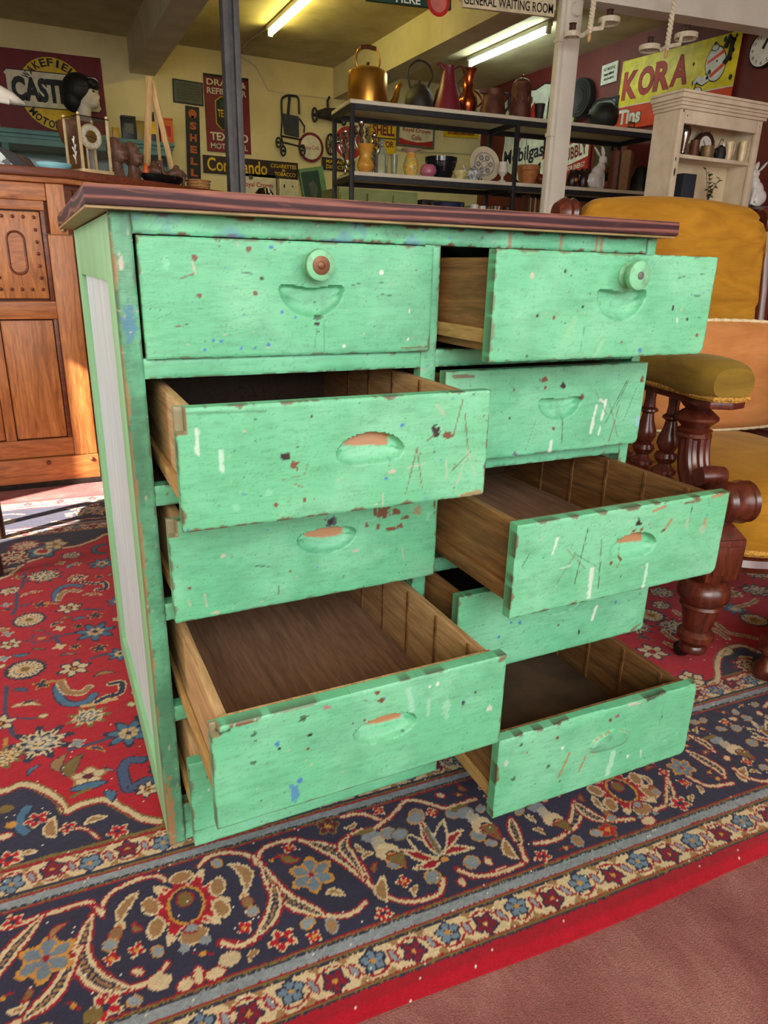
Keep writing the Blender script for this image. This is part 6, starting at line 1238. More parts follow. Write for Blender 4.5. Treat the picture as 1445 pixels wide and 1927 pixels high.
# ---------------------------------------------------------------- white bookcase at right
m_chip = mat('chipped cream paint', (226, 214, 190), (206, 192, 166), 0.5, scale=9)
m_cin = mat('cream cabinet interior', (222, 208, 176), (206, 190, 156), 0.6, scale=5)
BX0, BX1, BY0, BY1 = 2.952, 3.556, 2.05, 2.225
bcs = thing('bookcase', 'tall cream painted bookcase with chipped cornice against the red wall side', 'bookcase', (0, 0, 0))
MB().bx(BX0, BX0+0.022, BY0+0.02, BY1, ZF, 1.625).build('side', m_chip, bcs); MB().bx(BX1-0.022, BX1, BY0+0.02, BY1, ZF, 1.625).build('side', m_chip, bcs)
MB().bx(BX0+0.0225, BX1-0.0225, BY1-0.012, BY1, ZF, 1.625).build('back', m_cin, bcs)
MB().bx(BX0, BX0+0.036, BY0, BY0+0.0195, ZF, 1.625).build('stile', m_chip, bcs, 0.003); MB().bx(BX1-0.036, BX1, BY0, BY0+0.0195, ZF, 1.625).build('stile', m_chip, bcs, 0.003)
MB().bx(BX0+0.0365, BX1-0.0365, BY0, BY0+0.0195, 1.565, 1.625).build('top_rail', m_chip, bcs, 0.002)
for i, (z0, z1, o) in enumerate(((1.6255, 1.640, 0.012), (1.6405, 1.655, 0.020), (1.6555, 1.668, 0.026), (1.6685, 1.690, 0.038), (1.6905, 1.703, 0.044))):
    MB().bx(BX0-o, BX1+o, BY0-o, BY1+0.002, z0, z1).build('cornice_moulding', m_chip, bcs, 0.003)
for z in (1.430, 1.165, 0.86, 0.55, 0.22): MB().bx(BX0+0.0225, BX1-0.0225, BY0+0.020, BY1-0.0125, z-0.018, z).build('shelf', m_chip, bcs, 0.002)
m_chipd = mat('bare chip', (70, 52, 44), None, 0.7)
for (x, z, rx, rz) in ((BX0+0.016, 1.22+0.12, 0.006, 0.020), (BX0+0.012, 1.40, 0.004, 0.010), (BX0+0.05, 1.60, 0.004, 0.004), (BX0+0.02, 1.618, 0.005, 0.006), (BX1-0.02, 1.60, 0.003, 0.004)):
    MB().lathe([(1.0, 0), (0.7, 0.0006), (0.001, 0.0008)], 9, TR((x, BY0-0.0002, z)) @ RX(90) @ SCL(rx, rz, 1)).build('paint_chip', m_chipd, bcs)
def bspot(u, vtop, y, level): P = at_y(u, vtop, y); return (float(P[0]), y, level), float(P[2])-level, mpp(P)
def bitem(name, label, cat, u, vt, y, level, group=None): b, H, m = bspot(u, vt, y, level); return thing(name, label, cat, b, 0, group), H, m
k, H, m = bitem('silver_vase', 'tall silver vase at the left of the bookcase shelf', 'vase', 1292, 229, 2.150, 1.43)
lat([(0.001, 0), (0.7, 0), (0.72, 0.04), (0.35, 0.12), (0.4, 0.2), (0.95, 0.6), (1.0, 0.72), (0.8, 0.86), (0.45, 0.9), (0.6, 1.0), (0.001, 0.98)], 11*m, H).build('body', m_silver, k)
k, H, m = bitem('ships_wheel_clock', 'round clock set in a dark ship wheel on the bookcase', 'clock', 1328, 250, 2.167, 1.43)
cz_ = H*0.5; Rw = H*0.5
MB().lathe([(0.72*Rw, -0.012), (1.0*Rw, -0.012), (1.0*Rw, 0.012), (0.72*Rw, 0.012), (0.70*Rw, 0.0), (0.72*Rw, -0.012)], 36, TR((0, 0, cz_+0.003)) @ RX(90)).build('rim', m_dwood, k)
MB().lathe([(0.001, -0.008), (0.75*Rw, -0.008), (0.75*Rw, 0.008), (0.001, 0.008)], 32, TR((0, 0, cz_+0.003)) @ RX(90)).build('dial', m_enam, k)
for i in range(8):
    a = i*math.pi/4+0.39
    if math.sin(a) > -0.5: MB().tube([(Rw*math.cos(a), 0, cz_+Rw*math.sin(a)), (1.28*Rw*math.cos(a), 0, cz_+1.28*Rw*math.sin(a))], [0.003, 0.0022], 6).build('spoke', m_dwood, k)
for a, l in ((2.2, 0.5), (-0.5, 0.35)): MB().tube([(0, -0.010, cz_), (l*Rw*math.cos(a), -0.010, cz_+l*Rw*math.sin(a))], 0.0018, 6).build('hand', m_blackm, k)
k, H, m = bitem('brown_tankard', 'brown wooden tankard left of the ship wheel clock', 'tankard', 1309, 264, 2.129, 1.43); lat([(0.001, 0), (1, 0), (0.9, 0.5), (0.95, 1.0), (0.85, 1.0), (0.001, 0.8)], 9*m, H).build('body', m_mwood, k)
MB().tube(spline([(-0.025, 0, 0.8*H), (-0.045, 0, 0.7*H), (-0.045, 0, 0.3*H), (-0.025, 0, 0.2*H)], 4), 0.004, 6).build('handle', m_mwood, k)
k, H, m = bitem('woven_pot', 'small woven brass pot in front of the ship wheel clock', 'pot', 1332, 275, 2.112, 1.43); lat([(0.001, 0), (0.7, 0), (0.95, 0.4), (0.9, 0.8), (1.0, 1.0), (0.9, 1.0), (0.001, 0.6)], 12*m, H).build('body', mat('woven brass', (150, 124, 84), (110, 88, 58), 0.45, 0.4, scale=120), k)
k, H, m = bitem('black_tea_kettle', 'little black kettle with wire handle on the bookcase', 'kettle', 1357, 274, 2.120, 1.43); R = 11*m
lat([(0.001, 0), (0.85, 0), (1.0, 0.4), (0.75, 0.85), (0.3, 1.0), (0.001, 1.05)], R, H).build('body', m_blackm, k)
MB().tube(spline([(-0.7*R, 0, 0.8*H), (-0.3*R, 0, 1.35*H), (0.3*R, 0, 1.35*H), (0.7*R, 0, 0.8*H)], 4), 0.0025, 6).build('handle', m_silver, k); MB().tube([(-0.8*R, 0, 0.4*H), (-1.3*R, 0, 0.75*H)], [0.009, 0.005], 8).build('spout', m_blackm, k)
for i, (u, vt, lab) in enumerate(((1374, 267, 'slim cream lustre jug beside the black kettle'), (1400, 266, 'slim cream lustre jug at the right end of the bookcase shelf'))):
    k, H, m = bitem('lustre_jug', lab, 'jug', u, vt, 2.116, 1.43, 'cream lustre jugs'); R = 7.5*m
    lat([(0.001, 0), (0.75, 0), (0.8, 0.1), (1.0, 0.6), (0.9, 0.9), (1.05, 1.0), (0.9, 1.0), (0.001, 0.7)], R, H).build('body', mat('cream lustre', (226, 208, 170), (206, 184, 140), 0.25, scale=30), k)
    MB().tube(spline([(0.9*R, 0, 0.95*H), (1.8*R, 0, 0.95*H), (1.8*R, 0, 0.5*H), (0.9*R, 0, 0.3*H)], 4), 0.0035, 6).build('handle', MATS['cream lustre'], k)
k, H, m = bitem('dark_blue_box', 'dark blue box on the lower bookcase shelf', 'box', 1291, 328, 2.125, 1.165); MB().bx(-17*m, 17*m, -0.03, 0.03, 0, H).build('box', mat('dark slate card', (44, 52, 64), (36, 42, 52), 0.6), k, 0.002)
k, H, m = bitem('potted_sprig', 'leafy green sprig in a small pot on the lower bookcase shelf', 'plant', 1340, 322, 2.129, 1.165)
lat([(0.001, 0), (0.7, 0), (1.0, 1.0), (0.85, 1.0), (0.001, 0.9)], 0.030, 0.055).build('pot', m_brownen, k)
m_leaf = mat('green leaf', (70, 96, 52), (50, 74, 40), 0.5, scale=30); m_stem = mat('woody stem', (70, 56, 40), None, 0.7)
rs3 = random.Random(5)
for i, (dx, tz) in enumerate(((-0.058, 1.0), (-0.028, 0.93), (0.03, 0.72), (0.058, 0.85), (0.0, 0.66))):
    pts = spline([(0, 0, 0.05), (dx*0.4, -0.004, 0.05+(H*tz-0.05)*0.5), (dx, -0.01, H*tz)], 4); st = MB().tube(pts, 0.0014, 5).build('stem', m_stem, k)
    lf_ = None
    for j in range(2, 9):
        p = pts[min(j, 8)]; a = rs3.uniform(0, 360)
        T = TR(p) @ RZ(a) @ RY(rs3.uniform(-50, 30)); MB().add([(0, 0, 0), (0.012, 0.010, 0.003), (0.026, 0, 0.0), (0.012, -0.010, 0.003), (0.012, 0, -0.002)], [(0, 1, 2, 4), (0, 4, 2, 3)], T).build('leaf', m_leaf, st)
# second rabbit on a stand past the bookcase
ps = thing('plant_stand', 'dark wooden plant stand right of the bookcase', 'stand', (3.76, 2.16, ZF))
MB().lathe([(0.13, 1.20), (0.14, 1.21), (0.14, 1.225), (0.001, 1.228)], 28).build('top', m_dwood, ps); MB().lathe([(0.03, 0.12), (0.045, 0.3), (0.025, 0.5), (0.04, 0.9), (0.03, 1.2)], 18).build('column', m_dwood, ps)
for i in range(3):
    a = i*2*math.pi/3+0.5; MB().tube(spline([(0, 0, 0.2), (0.10*math.cos(a), 0.10*math.sin(a), 0.14), (0.17*math.cos(a), 0.17*math.sin(a), 0.018)], 4), 0.018, 8).build('foot', m_dwood, ps)
rabbit('white porcelain rabbit at the right edge, only its ear in view', (3.705, 2.14, ZF+1.229), 0.235, math.radians(180))

# ---------------------------------------------------------------- signs
class Sign:
    """flat board hung on a wall; local x runs right, z up, the face looks along -y; coordinates inside are fractions from the top left"""
    def __init__(s, name, label, wall, ul, ur, ll, base, th=0.012, off=0.004, group=None, cat='sign', outline=None):
        if wall == 'back': g = lambda q: at_y(q[0], q[1], YB-off-th); s.rz = 0.0
        elif wall == 'red': g = lambda q: at_x(q[0], q[1], XR-off-th); s.rz = -math.pi/2
        else: g = lambda q: at_y(q[0], q[1], wall); s.rz = 0.0
        a, b, c = g(ul), g(ur), g(ll)
        s.w = float(np.linalg.norm(b-a)); s.h = float(np.linalg.norm(c-a))
        d = (b-a)/s.w; hx = math.hypot(d[0], d[1]); s.roll = math.atan2(d[2], hx)
        cen = (b+c)/2
        s.t = thing(name, label, cat, tuple(float(x) for x in cen), 0, group, rot=(0, -s.roll, s.rz))
        s.th = th
        if base is not None:
            p = outline or [(0, 0), (1, 0), (1, 1), (0, 1)]
            s.poly(p, base, name='board', lay=0, y0=th, y1=0.0)
    def X(s, fx): return (fx-0.5)*s.w
    def Z(s, fy): return (0.5-fy)*s.h
    def poly(s, pts, m, lay=1, name='painted_shape', y0=None, y1=None):
        yb = y0 if y0 is not None else -0.0003-0.0009*(lay-1); yf = y1 if y1 is not None else yb-0.0008
        P = [(s.X(x), s.Z(y)) for x, y in pts]
        return MB().prism(P, 0, yb-yf, TR((0, yb, 0)) @ RX(90)).build(name, m, s.t, smooth=0)
    def rect(s, x0, y0, x1, y1, m, lay=1, name='painted_band'): return s.poly([(x0, y0), (x1, y0), (x1, y1), (x0, y1)], m, lay, name)
    def ell(s, cx, cy, r, m, lay=1, ry=None, name='painted_disc', n=36):
        rx = r; ry = ry if ry is not None else r*s.w/s.h
        return s.poly([(cx+rx*math.cos(2*math.pi*i/n), cy+ry*math.sin(2*math.pi*i/n)) for i in range(n)], m, lay, name)
    def line(s, pts, wd, m, lay=2, name='painted_line'):
        y = -0.0003-0.0009*(lay-1); return MB().tube([(s.X(a), y, s.Z(b)) for a, b in pts], wd*s.w, 6, flat=1.0).build(name, m, s.t)
    def text(s, body, x0, y0, x1, y1, m, lay=2, bold=0.0, rot=0.0, name='lettering', grow=0.0):
        w, h = (x1-x0)*s.w, (y1-y0)*s.h; V, F = text_mesh(body, w, h, bold=bold); y = -0.0006-0.0009*(lay-1)
        T = TR((s.X((x0+x1)/2), y, s.Z((y0+y1)/2))) @ RY(rot) @ TR((-w/2, 0, -h/2))
        return MB().add(V, F, T).build(name, m, s.t, smooth=0)
    def arc_text(s, body, cx, cy, r, a0, a1, hgt, m, lay=2, inside=False, bold=0.02, wfac=0.8):
        """letters along an arc; r and letter height in metres"""
        n = len(body)
        for i, ch in enumerate(body):
            a = math.radians(a0+(a1-a0)*i/max(1, n-1)); x = s.X(cx)+r*math.cos(a); z = s.Z(cy)+r*math.sin(a)
            if ch == ' ': continue
            w = hgt*wfac*(0.45 if ch == 'I' else 1.0); V, F = text_mesh(ch, w, hgt, bold=bold)
            rot = 90-math.degrees(a) if not inside else -90-math.degrees(a)
            MB().add(V, F, TR((x, -0.0006-0.0009*(lay-1), z)) @ RY(rot) @ TR((-w/2, 0, -hgt/2))).build('lettering', m, s.t, smooth=0)
    def scribble(s, x0, y0, x1, y1, m, n, lay=2, seed=1):
        r = random.Random(seed); mb = MB(); x = x0; y = -0.0006-0.0009*(lay-1)
        while x < x1:
            w = (x1-x0)/n*r.uniform(0.5, 0.9); hh = r.uniform(0.0, 0.3)*(y1-y0)
            mb.bx(s.X(x), s.X(min(x+w, x1)), y-0.0005, y, s.Z(y1), s.Z(y0+hh)); x += (x1-x0)/n
        return mb.build('worn_lettering', m, s.t, smooth=0)
def paintm(name, c, rough=0.5): return mat(name, c, tuple(int(x*0.86) for x in c), rough, scale=14, spec=0.25)
s_red, s_yel, s_cream, s_blk, s_org, s_white, s_brn, s_gry, s_grn, s_dred = [paintm('sign '+n, c) for n, c in (('oxblood', (118, 28, 34)), ('yellow', (226, 184, 20)), ('cream', (222, 210, 176)), ('black', (28, 26, 24)), ('orange', (196, 96, 30)), ('white', (224, 226, 214)), ('brown black', (52, 34, 26)), ('grey', (92, 94, 82)), ('dark green', (30, 66, 52)), ('bright red', (176, 40, 36)))]
s_lemon = paintm('sign lemon', (232, 214, 20), 0.35); s_brick = paintm('sign brick', (186, 62, 44), 0.5); s_oran = paintm('sign vermilion', (214, 70, 36), 0.3)
# motor oil sign behind the mannequin
S = Sign('enamel_sign', 'oxblood enamel sign with yellow disc and white banner behind the mannequin head', 'back', (-14, 87), (197, 111), (-8, 239), s_red)
cxn = 0.53; rr = 0.47*S.h/S.w
S.ell(cxn, 0.52, rr*1.0, s_blk, 1); S.ell(cxn, 0.52, rr*0.985, s_yel, 2)
ban = [(0.10, 0.30), (0.13, 0.26), (0.93, 0.26), (0.955, 0.30), (0.945, 0.33), (0.945, 0.63), (0.955, 0.66), (0.93, 0.70), (0.13, 0.70), (0.10, 0.66), (0.115, 0.63), (0.115, 0.33)]
S.poly([(0.5+(x-0.5)*1.01, 0.48+(y-0.48)*1.06) for x, y in ban], s_blk, 3); S.poly(ban, s_cream, 4, 'banner')
S.text('CASTROL', 0.15, 0.33, 0.915, 0.64, s_blk, 5, 0.055)
S.arc_text('WAKEFIELD', cxn, 0.52, 0.395*S.h, 148, 34, 0.10*S.h, s_blk, 5, bold=0.03); S.arc_text('MOTOR OIL', cxn, 0.52, 0.395*S.h, 218, 322, 0.10*S.h, s_blk, 5, True, 0.03)
for x, y in ((0.03, 0.06), (0.97, 0.05)): S.ell(x, y, 0.008, s_blk, 1, name='rivet')
# drain and refill sign behind the grey post
S = Sign('enamel_sign', 'tall oxblood enamel sign with black octagon behind the grey post', 'back', (383, 137), (468, 148), (390, 284), s_red)
S.rect(0.0, 0.0, 1.0, 0.035, s_blk, 1); S.text('DRAIN &', 0.06, 0.06, 0.94, 0.14, s_cream, 2, 0.02); S.text('REFILL FOR', 0.06, 0.17, 0.94, 0.25, s_cream, 2, 0.02)
oc = [(0.24, 0.34), (0.36, 0.28), (0.64, 0.28), (0.76, 0.34), (0.76, 0.62), (0.64, 0.70), (0.36, 0.70), (0.24, 0.62)]
S.poly([(0.5+(x-0.5)*1.06, 0.49+(y-0.49)*1.04) for x, y in oc], s_yel, 1); S.poly(oc, s_blk, 2); S.text('T', 0.34, 0.33, 0.66, 0.64, s_grn, 3, 0.05); S.text('TEXACO', 0.27, 0.44, 0.73, 0.54, s_yel, 4, 0.02)
S.text('TEXACO', 0.08, 0.74, 0.94, 0.85, s_cream, 2, 0.03); S.text('MOTOR OIL', 0.08, 0.885, 0.92, 0.96, s_cream, 2, 0.02)
# vertical black sign
S = Sign('enamel_sign', 'narrow upright black sign with five orange letters under a shell', 'back', (346, 198), (372, 202), (356, 342), s_blk)
S.ell(0.5, 0.095, 0.30, s_org, 1, name='shell_emblem'); S.rect(0.40, 0.12, 0.60, 0.155, s_org, 1)
for i, ch in enumerate('SHELL'): S.text(ch, 0.26, 0.20+i*0.155, 0.76, 0.30+i*0.155, s_org, 2, 0.05)
S = Sign('slate_plaque', 'grey lettered plaque above the narrow black sign', 'back', (324, 147), (381, 156), (327, 192), s_blk, cat='plaque')
S.rect(0.04, 0.06, 0.96, 0.94, s_gry, 1); S.rect(0.12, 0.16, 0.88, 0.84, paintm('sign slate', (78, 76, 60)), 2)
for i in range(5): S.scribble(0.16, 0.22+i*0.12, 0.84, 0.29+i*0.12, s_gry, 12, 3, i)
S = Sign('enamel_sign', 'long black sign with yellow script low on the back wall', 'back', (382, 291), (561, 307), (383, 325), s_brn)
S.text('Commando', 0.04, 0.10, 0.66, 0.86, s_yel, 2, 0.015); S.text('CIGARETTES', 0.70, 0.16, 0.98, 0.38, s_yel, 2, 0.01); S.text('&', 0.82, 0.42, 0.86, 0.58, s_yel, 2); S.text('TOBACCO', 0.74, 0.62, 0.97, 0.84, s_yel, 2, 0.01)
S = Sign('tin_sign', 'pale cola sign with red script just above the chest top, left of the key box', 'back', (452, 325), (520, 330), (455, 385), s_cream)
S.text('Royal Crown', 0.03, 0.26, 0.88, 0.46, s_dred, 2, 0.02); S.ell(0.28, 0.12, 0.06, s_gry, 2); S.rect(0.0, 0.66, 1.0, 0.92, s_dred, 2); S.rect(0.98, 0.0, 1.0, 1.0, s_grn, 1)
S = Sign('round_sign', 'round cream sign with dark red rim below the hanging pushchair', 'back', (561, 251), (609, 255), (561, 300), None, off=0.006)
S.ell(0.5, 0.5, 0.5, s_red, 0+1, name='board'); S.ell(0.5, 0.5, 0.405, s_cream, 2); S.text('Coca-Cola', 0.18, 0.42, 0.82, 0.58, s_dred, 3, 0.01)
S = Sign('director_sign', 'black sign with yellow capitals left of the shelves', 'back', (606, 295), (668, 302), (606, 319), s_brn)
S.text('MANAGING', 0.12, 0.14, 0.90, 0.44, s_yel, 2, 0.02); S.text('DIRECTOR', 0.12, 0.56, 0.90, 0.86, s_yel, 2, 0.02)
S = Sign('round_sign', 'red round cola sign partly hidden behind the silver candelabra', 'back', (628, 236), (684, 242), (628, 302), None, off=0.006)
S.ell(0.5, 0.5, 0.5, s_cream, 1, name='board'); S.ell(0.5, 0.46, 0.47, s_dred, 2); S.text('Cola', 0.2, 0.36, 0.8, 0.6, s_cream, 3, 0.02)
S = Sign('enamel_sign', 'mustard yellow sign with dark red letters behind the silver candelabra', 'back', (697, 226), (744, 231), (699, 287), s_yel, th=0.03)
S.text('SHELL', 0.06, 0.10, 0.94, 0.44, s_red, 2, 0.04); S.rect(0.0, 0.50, 1.0, 0.54, s_brn, 1); S.text('MOTOR', 0.08, 0.60, 0.92, 0.80, s_red, 2, 0.03)
S = Sign('tin_sign', 'cream and red cola sign in a grey frame above the floral jug', 'back', (748, 228), (818, 237), (748, 273), s_gry, th=0.02)
S.rect(0.05, 0.05, 0.95, 0.93, s_cream, 1); S.text('Royal Crown', 0.13, 0.20, 0.87, 0.43, s_dred, 3, 0.02); S.text('Cola', 0.37, 0.48, 0.64, 0.70, s_dred, 3, 0.02)
S.poly([(0.05, 0.66), (0.30, 0.76), (0.5, 0.80), (0.70, 0.76), (0.95, 0.66), (0.95, 0.93), (0.05, 0.93)], s_dred, 2)
S = Sign('tin_sign', 'small mustard yellow sign with red line of lettering behind the black bowl', 'back', (836, 239), (900, 243), (836, 257), s_yel); S.scribble(0.10, 0.40, 0.90, 0.72, s_red, 16, 2, 4)
# --- red wall
S = Sign('tea_sign', 'large yellow and vermilion tea sign with teapot on the red wall', 'red', (1168, 118), (1392, 58), (1160, 245), None, th=0.012)
S.rect(0, 0, 1, 0.655, s_lemon, 1, 'board'); S.rect(0, 0.655, 1, 0.67, s_white, 1); S.rect(0, 0.67, 1, 1.0, s_oran, 1, 'board')
for m_, lay, b in ((s_blk, 2, 0.05), (s_brick, 3, 0.035)):
    for i, ch in enumerate('KORA'):
        g = 0.004 if lay == 2 else 0.0; x0 = 0.035+i*0.148; S.text(ch, x0-g, 0.17-i*0.018-g, x0+0.142+g, 0.57-i*0.018+g, m_, lay, b)
for m_, lay, g in ((s_blk, 2, 0.008), (s_white, 3, 0.0)): S.text('Tins', 0.03-g, 0.71-g, 0.25+g, 0.93+g, m_, lay, 0.04)
for m_, lay, k in ((s_blk, 2, 1.07), (s_white, 3, 1.0)):
    cx, cy = 0.835, 0.34
    S.poly([(cx+k*(0.075*math.cos(a))+0.012*math.sin(a), cy+k*0.215*math.sin(a)) for a in [2*math.pi*i/30 for i in range(30)]], m_, lay, 'teapot_body')
    S.poly([(cx-0.05*k, cy+0.10), (cx-0.03, cy+0.20*k), (cx-0.08, cy+0.24*k), (cx-0.125*k, cy+0.19*k), (cx-0.15*k, cy+0.22), (cx-0.155*k, cy+0.17), (cx-0.12, cy+0.11), (cx-0.08, cy+0.14)], m_, lay, 'teapot_spout')
    S.line([(cx+0.055, cy-0.17), (cx+0.085, cy-0.29), (cx+0.105, cy-0.24), (cx+0.10, cy-0.06), (cx+0.07, cy+0.02)], 0.012*k if lay == 3 else 0.016, m_, lay, 'teapot_handle')
S.ell(0.815, 0.135, 0.030, s_blk, 4, 0.045); S.ell(0.815, 0.135, 0.024, s_white, 5, 0.036); S.ell(0.812, 0.085, 0.012, s_blk, 5, 0.022)
S.poly([(0.775, 0.285), (0.885, 0.18), (0.893, 0.225), (0.770, 0.33)], s_oran, 4); S.poly([(0.80, 0.47), (0.908, 0.33), (0.905, 0.39), (0.815, 0.51)], s_oran, 4)
S.ell(0.80, 0.43, 0.012, s_blk, 5, 0.03); S.ell(0.79, 0.50, 0.011, s_blk, 5, 0.02); S.ell(0.845, 0.31, 0.006, s_blk, 5, 0.015)
S.ell(0.72, 0.66, 0.045, s_blk, 2, 0.07); S.ell(0.72, 0.66, 0.040, s_white, 3, 0.06); S.line([(0.70, 0.64), (0.705, 0.56), (0.715, 0.52)], 0.003, s_blk, 4)
for x, y, r in ((0.88, 0.06, 0.012), (0.91, 0.05, 0.014), (0.95, 0.10, 0.012), (0.945, 0.32, 0.010), (0.955, 0.22, 0.009), (0.66, 0.28, 0.008), (0.97, 0.55, 0.012), (0.96, 0.05, 0.008)): S.ell(x, y, r, s_blk, 4, r*3, 'rust_chip', 9)
S = Sign('notice', 'small white notice with three black lines left of the tea sign', 'red', (1134, 124), (1164, 113), (1129, 162), s_white, th=0.008, cat='notice')
S.text('NO SMOKING', 0.14, 0.18, 0.86, 0.34, s_blk, 2, 0.02); S.scribble(0.18, 0.44, 0.84, 0.58, s_blk, 9, 2, 5); S.scribble(0.2, 0.68, 0.82, 0.8, s_blk, 10, 2, 6)
S = Sign('light_switch', 'white switch plate on the red wall beside the column', 'red', (1104, 162), (1114, 159), (1104, 176), s_white, th=0.015, cat='switch'); S.rect(0.25, 0.6, 0.8, 0.95, s_yel, 1); S.rect(0.35, 0.15, 0.65, 0.45, s_gry, 1, 'toggle')
sh = [(0.02, 0.06), (0.14, 0.02), (0.32, 0.05), (0.5, 0.02), (0.68, 0.05), (0.86, 0.02), (1.0, 0.05), (0.94, 0.22), (0.93, 0.5), (0.97, 0.68), (0.90, 0.80), (0.72, 0.88), (0.5, 1.0), (0.28, 0.88), (0.10, 0.80), (0.03, 0.68), (0.07, 0.5), (0.06, 0.22)]
S = Sign('petrol_shield', 'white shield shaped petrol sign with dark lettering on the red wall behind the shelves', 'red', (944, 186), (1034, 152), (944, 352), s_blk, outline=[(0.5+(x-0.5)*1.03, 0.5+(y-0.5)*1.03) for x, y in sh])
S.poly(sh, s_white, 1, 'enamel'); S.text('Mobilgas', 0.08, 0.60, 0.93, 0.80, paintm('sign navy', (34, 36, 56)), 3, 0.025)
S.poly([(0.30, 0.36), (0.42, 0.30), (0.40, 0.18), (0.55, 0.26), (0.68, 0.16), (0.70, 0.30), (0.84, 0.34), (0.72, 0.40), (0.78, 0.52), (0.64, 0.44), (0.50, 0.46), (0.40, 0.54), (0.42, 0.42)], s_dred, 2, 'red_emblem')
S.line([(0.56, 0.08), (0.56, 0.9)], 0.004, s_gry, 2)
S = Sign('drink_sign', 'bright red drink sign with slanted white banner behind the white column', 'red', (1018, 252), (1112, 228), (1018, 352), s_red)
S.rect(0.03, 0.03, 0.97, 0.97, s_dred, 1); S.poly([(0.0, 0.50), (0.96, 0.22), (0.96, 0.58), (0.0, 0.84)], s_white, 2, 'banner'); S.text('BUBBLY', 0.44, 0.36, 0.93, 0.58, s_red, 3, 0.03, -8); S.text('from', 0.10, 0.27, 0.28, 0.38, s_white, 2, 0.02, -8); S.text('FOR ENERGY', 0.58, 0.68, 0.92, 0.77, s_white, 3, 0.02, -6)
def wall_clock(name, label, u, v, rpx, face, rim, hands, wall='red'):
    P = at_x(u, v, XR-0.03); m = mpp(P); R = rpx*m; t = thing(name, label, 'clock', (XR-0.004, float(P[1]), float(P[2])), -math.pi/2)
    MB().lathe([(R*1.0, 0), (R*1.0, 0.03), (R*0.95, 0.036), (R*0.93, 0.028), (0.001, 0.028)], 44, RX(90)).build('case', rim, t); MB().lathe([(R*0.925, 0.0282), (R*0.925, 0.030), (0.001, 0.030)], 44, RX(90)).build('face', face, t)
    for i in range(12):
        a = i*math.pi/6; n = str(12 if i == 0 else i); w = R*0.15*(1.5 if len(n) == 2 else 1); V, F = text_mesh(n, w, R*0.2); MB().add(V, F, TR((0.74*R*math.sin(a)-w/2, -0.0308, 0.74*R*math.cos(a)-R*0.1))).build('numeral', s_blk, t, smooth=0)
    for a, l, wd in hands: MB().tube([(0, -0.033, 0), (l*R*math.sin(a), -0.033, l*R*math.cos(a))], [wd, wd*0.4], 6).build('hand', s_blk, t)
wall_clock('wall_clock', 'round cream wall clock high on the red wall at the right edge', 1437, 92, 31, m_enam, s_blk, ((0.35, 0.55, 0.008), (0.55, 0.8, 0.006)))
wall_clock('wall_clock', 'large pale green clock face on the red wall behind the white column', 1057, 213, 45, paintm('clock green', (196, 196, 130)), s_blk, ((2.2, 0.5, 0.008), (-1.0, 0.75, 0.006)))
P = at_x(1090, 184, XR-0.05); m = mpp(P); R = 33*m
ty = thing('ribbed_disc', 'black ribbed round disc hanging on the red wall right of the column', 'disc', (XR-0.004, float(P[1]), float(P[2])), -math.pi/2)
MB().lathe([(R, 0.0), (R, 0.05)]+[(R*(1-0.09*i)+(0.01 if i % 2 else 0), 0.05+0.006*(i % 2)) for i in range(1, 9)]+[(0.001, 0.05)], 40, RX(90)).build('disc', m_blackm, ty)
S = Sign('picture_frame', 'small dark picture frame on the red wall above the black cooking pot', 'red', (1116, 190), (1162, 180), (1116, 226), s_blk, th=0.02, cat='picture'); S.rect(0.12, 0.14, 0.88, 0.86, paintm('picture grey', (110, 120, 124)), 1, 'print')
S = Sign('picture_frame', 'tall dark framed picture on the red wall behind the white rabbit', 'red', (1118, 262), (1150, 254), (1118, 320), s_brn, th=0.02, cat='picture'); S.rect(0.1, 0.08, 0.9, 0.92, paintm('picture olive', (66, 58, 38)), 1, 'print')
# signs hanging from the cross beam
yb = 2.625
S = Sign('waiting_room_sign', 'cream station sign with black capitals hanging from the white beam', yb, (866, -46), (1048, -22), (864, 12), s_cream, th=0.02, outline=[(0.0, 0.0), (1.0, 0.0), (1.0, 0.72), (0.985, 0.80), (0.985, 1.0), (0.03, 1.0), (0.03, 0.82), (0.0, 0.72)])
S.text('GENERAL WAITING ROOM', 0.04, 0.56, 0.97, 0.90, s_blk, 2, 0.01); S.text('AMER.', 0.72, 0.10, 0.97, 0.42, s_blk, 2, 0.01)
for x in (0.1, 0.9): MB().tube([(S.X(x), 0.01, S.Z(0.0)), (S.X(x), 0.01, S.Z(0.0)+0.03)], 0.003, 6).build('hanger', m_iron, S.t)
S = Sign('green_sign', 'dark green sign with white lettering and red medallion hanging at the top edge', yb+0.09, (690, -62), (850, -40), (690, 0), s_grn, th=0.02)
S.text('HERE', 0.33, 0.70, 0.62, 0.96, s_white, 2, 0.02); S.ell(0.84, 0.78, 0.14, s_dred, 2, name='medallion'); S.ell(0.84, 0.78, 0.10, paintm('sign rose', (196, 110, 100)), 3)

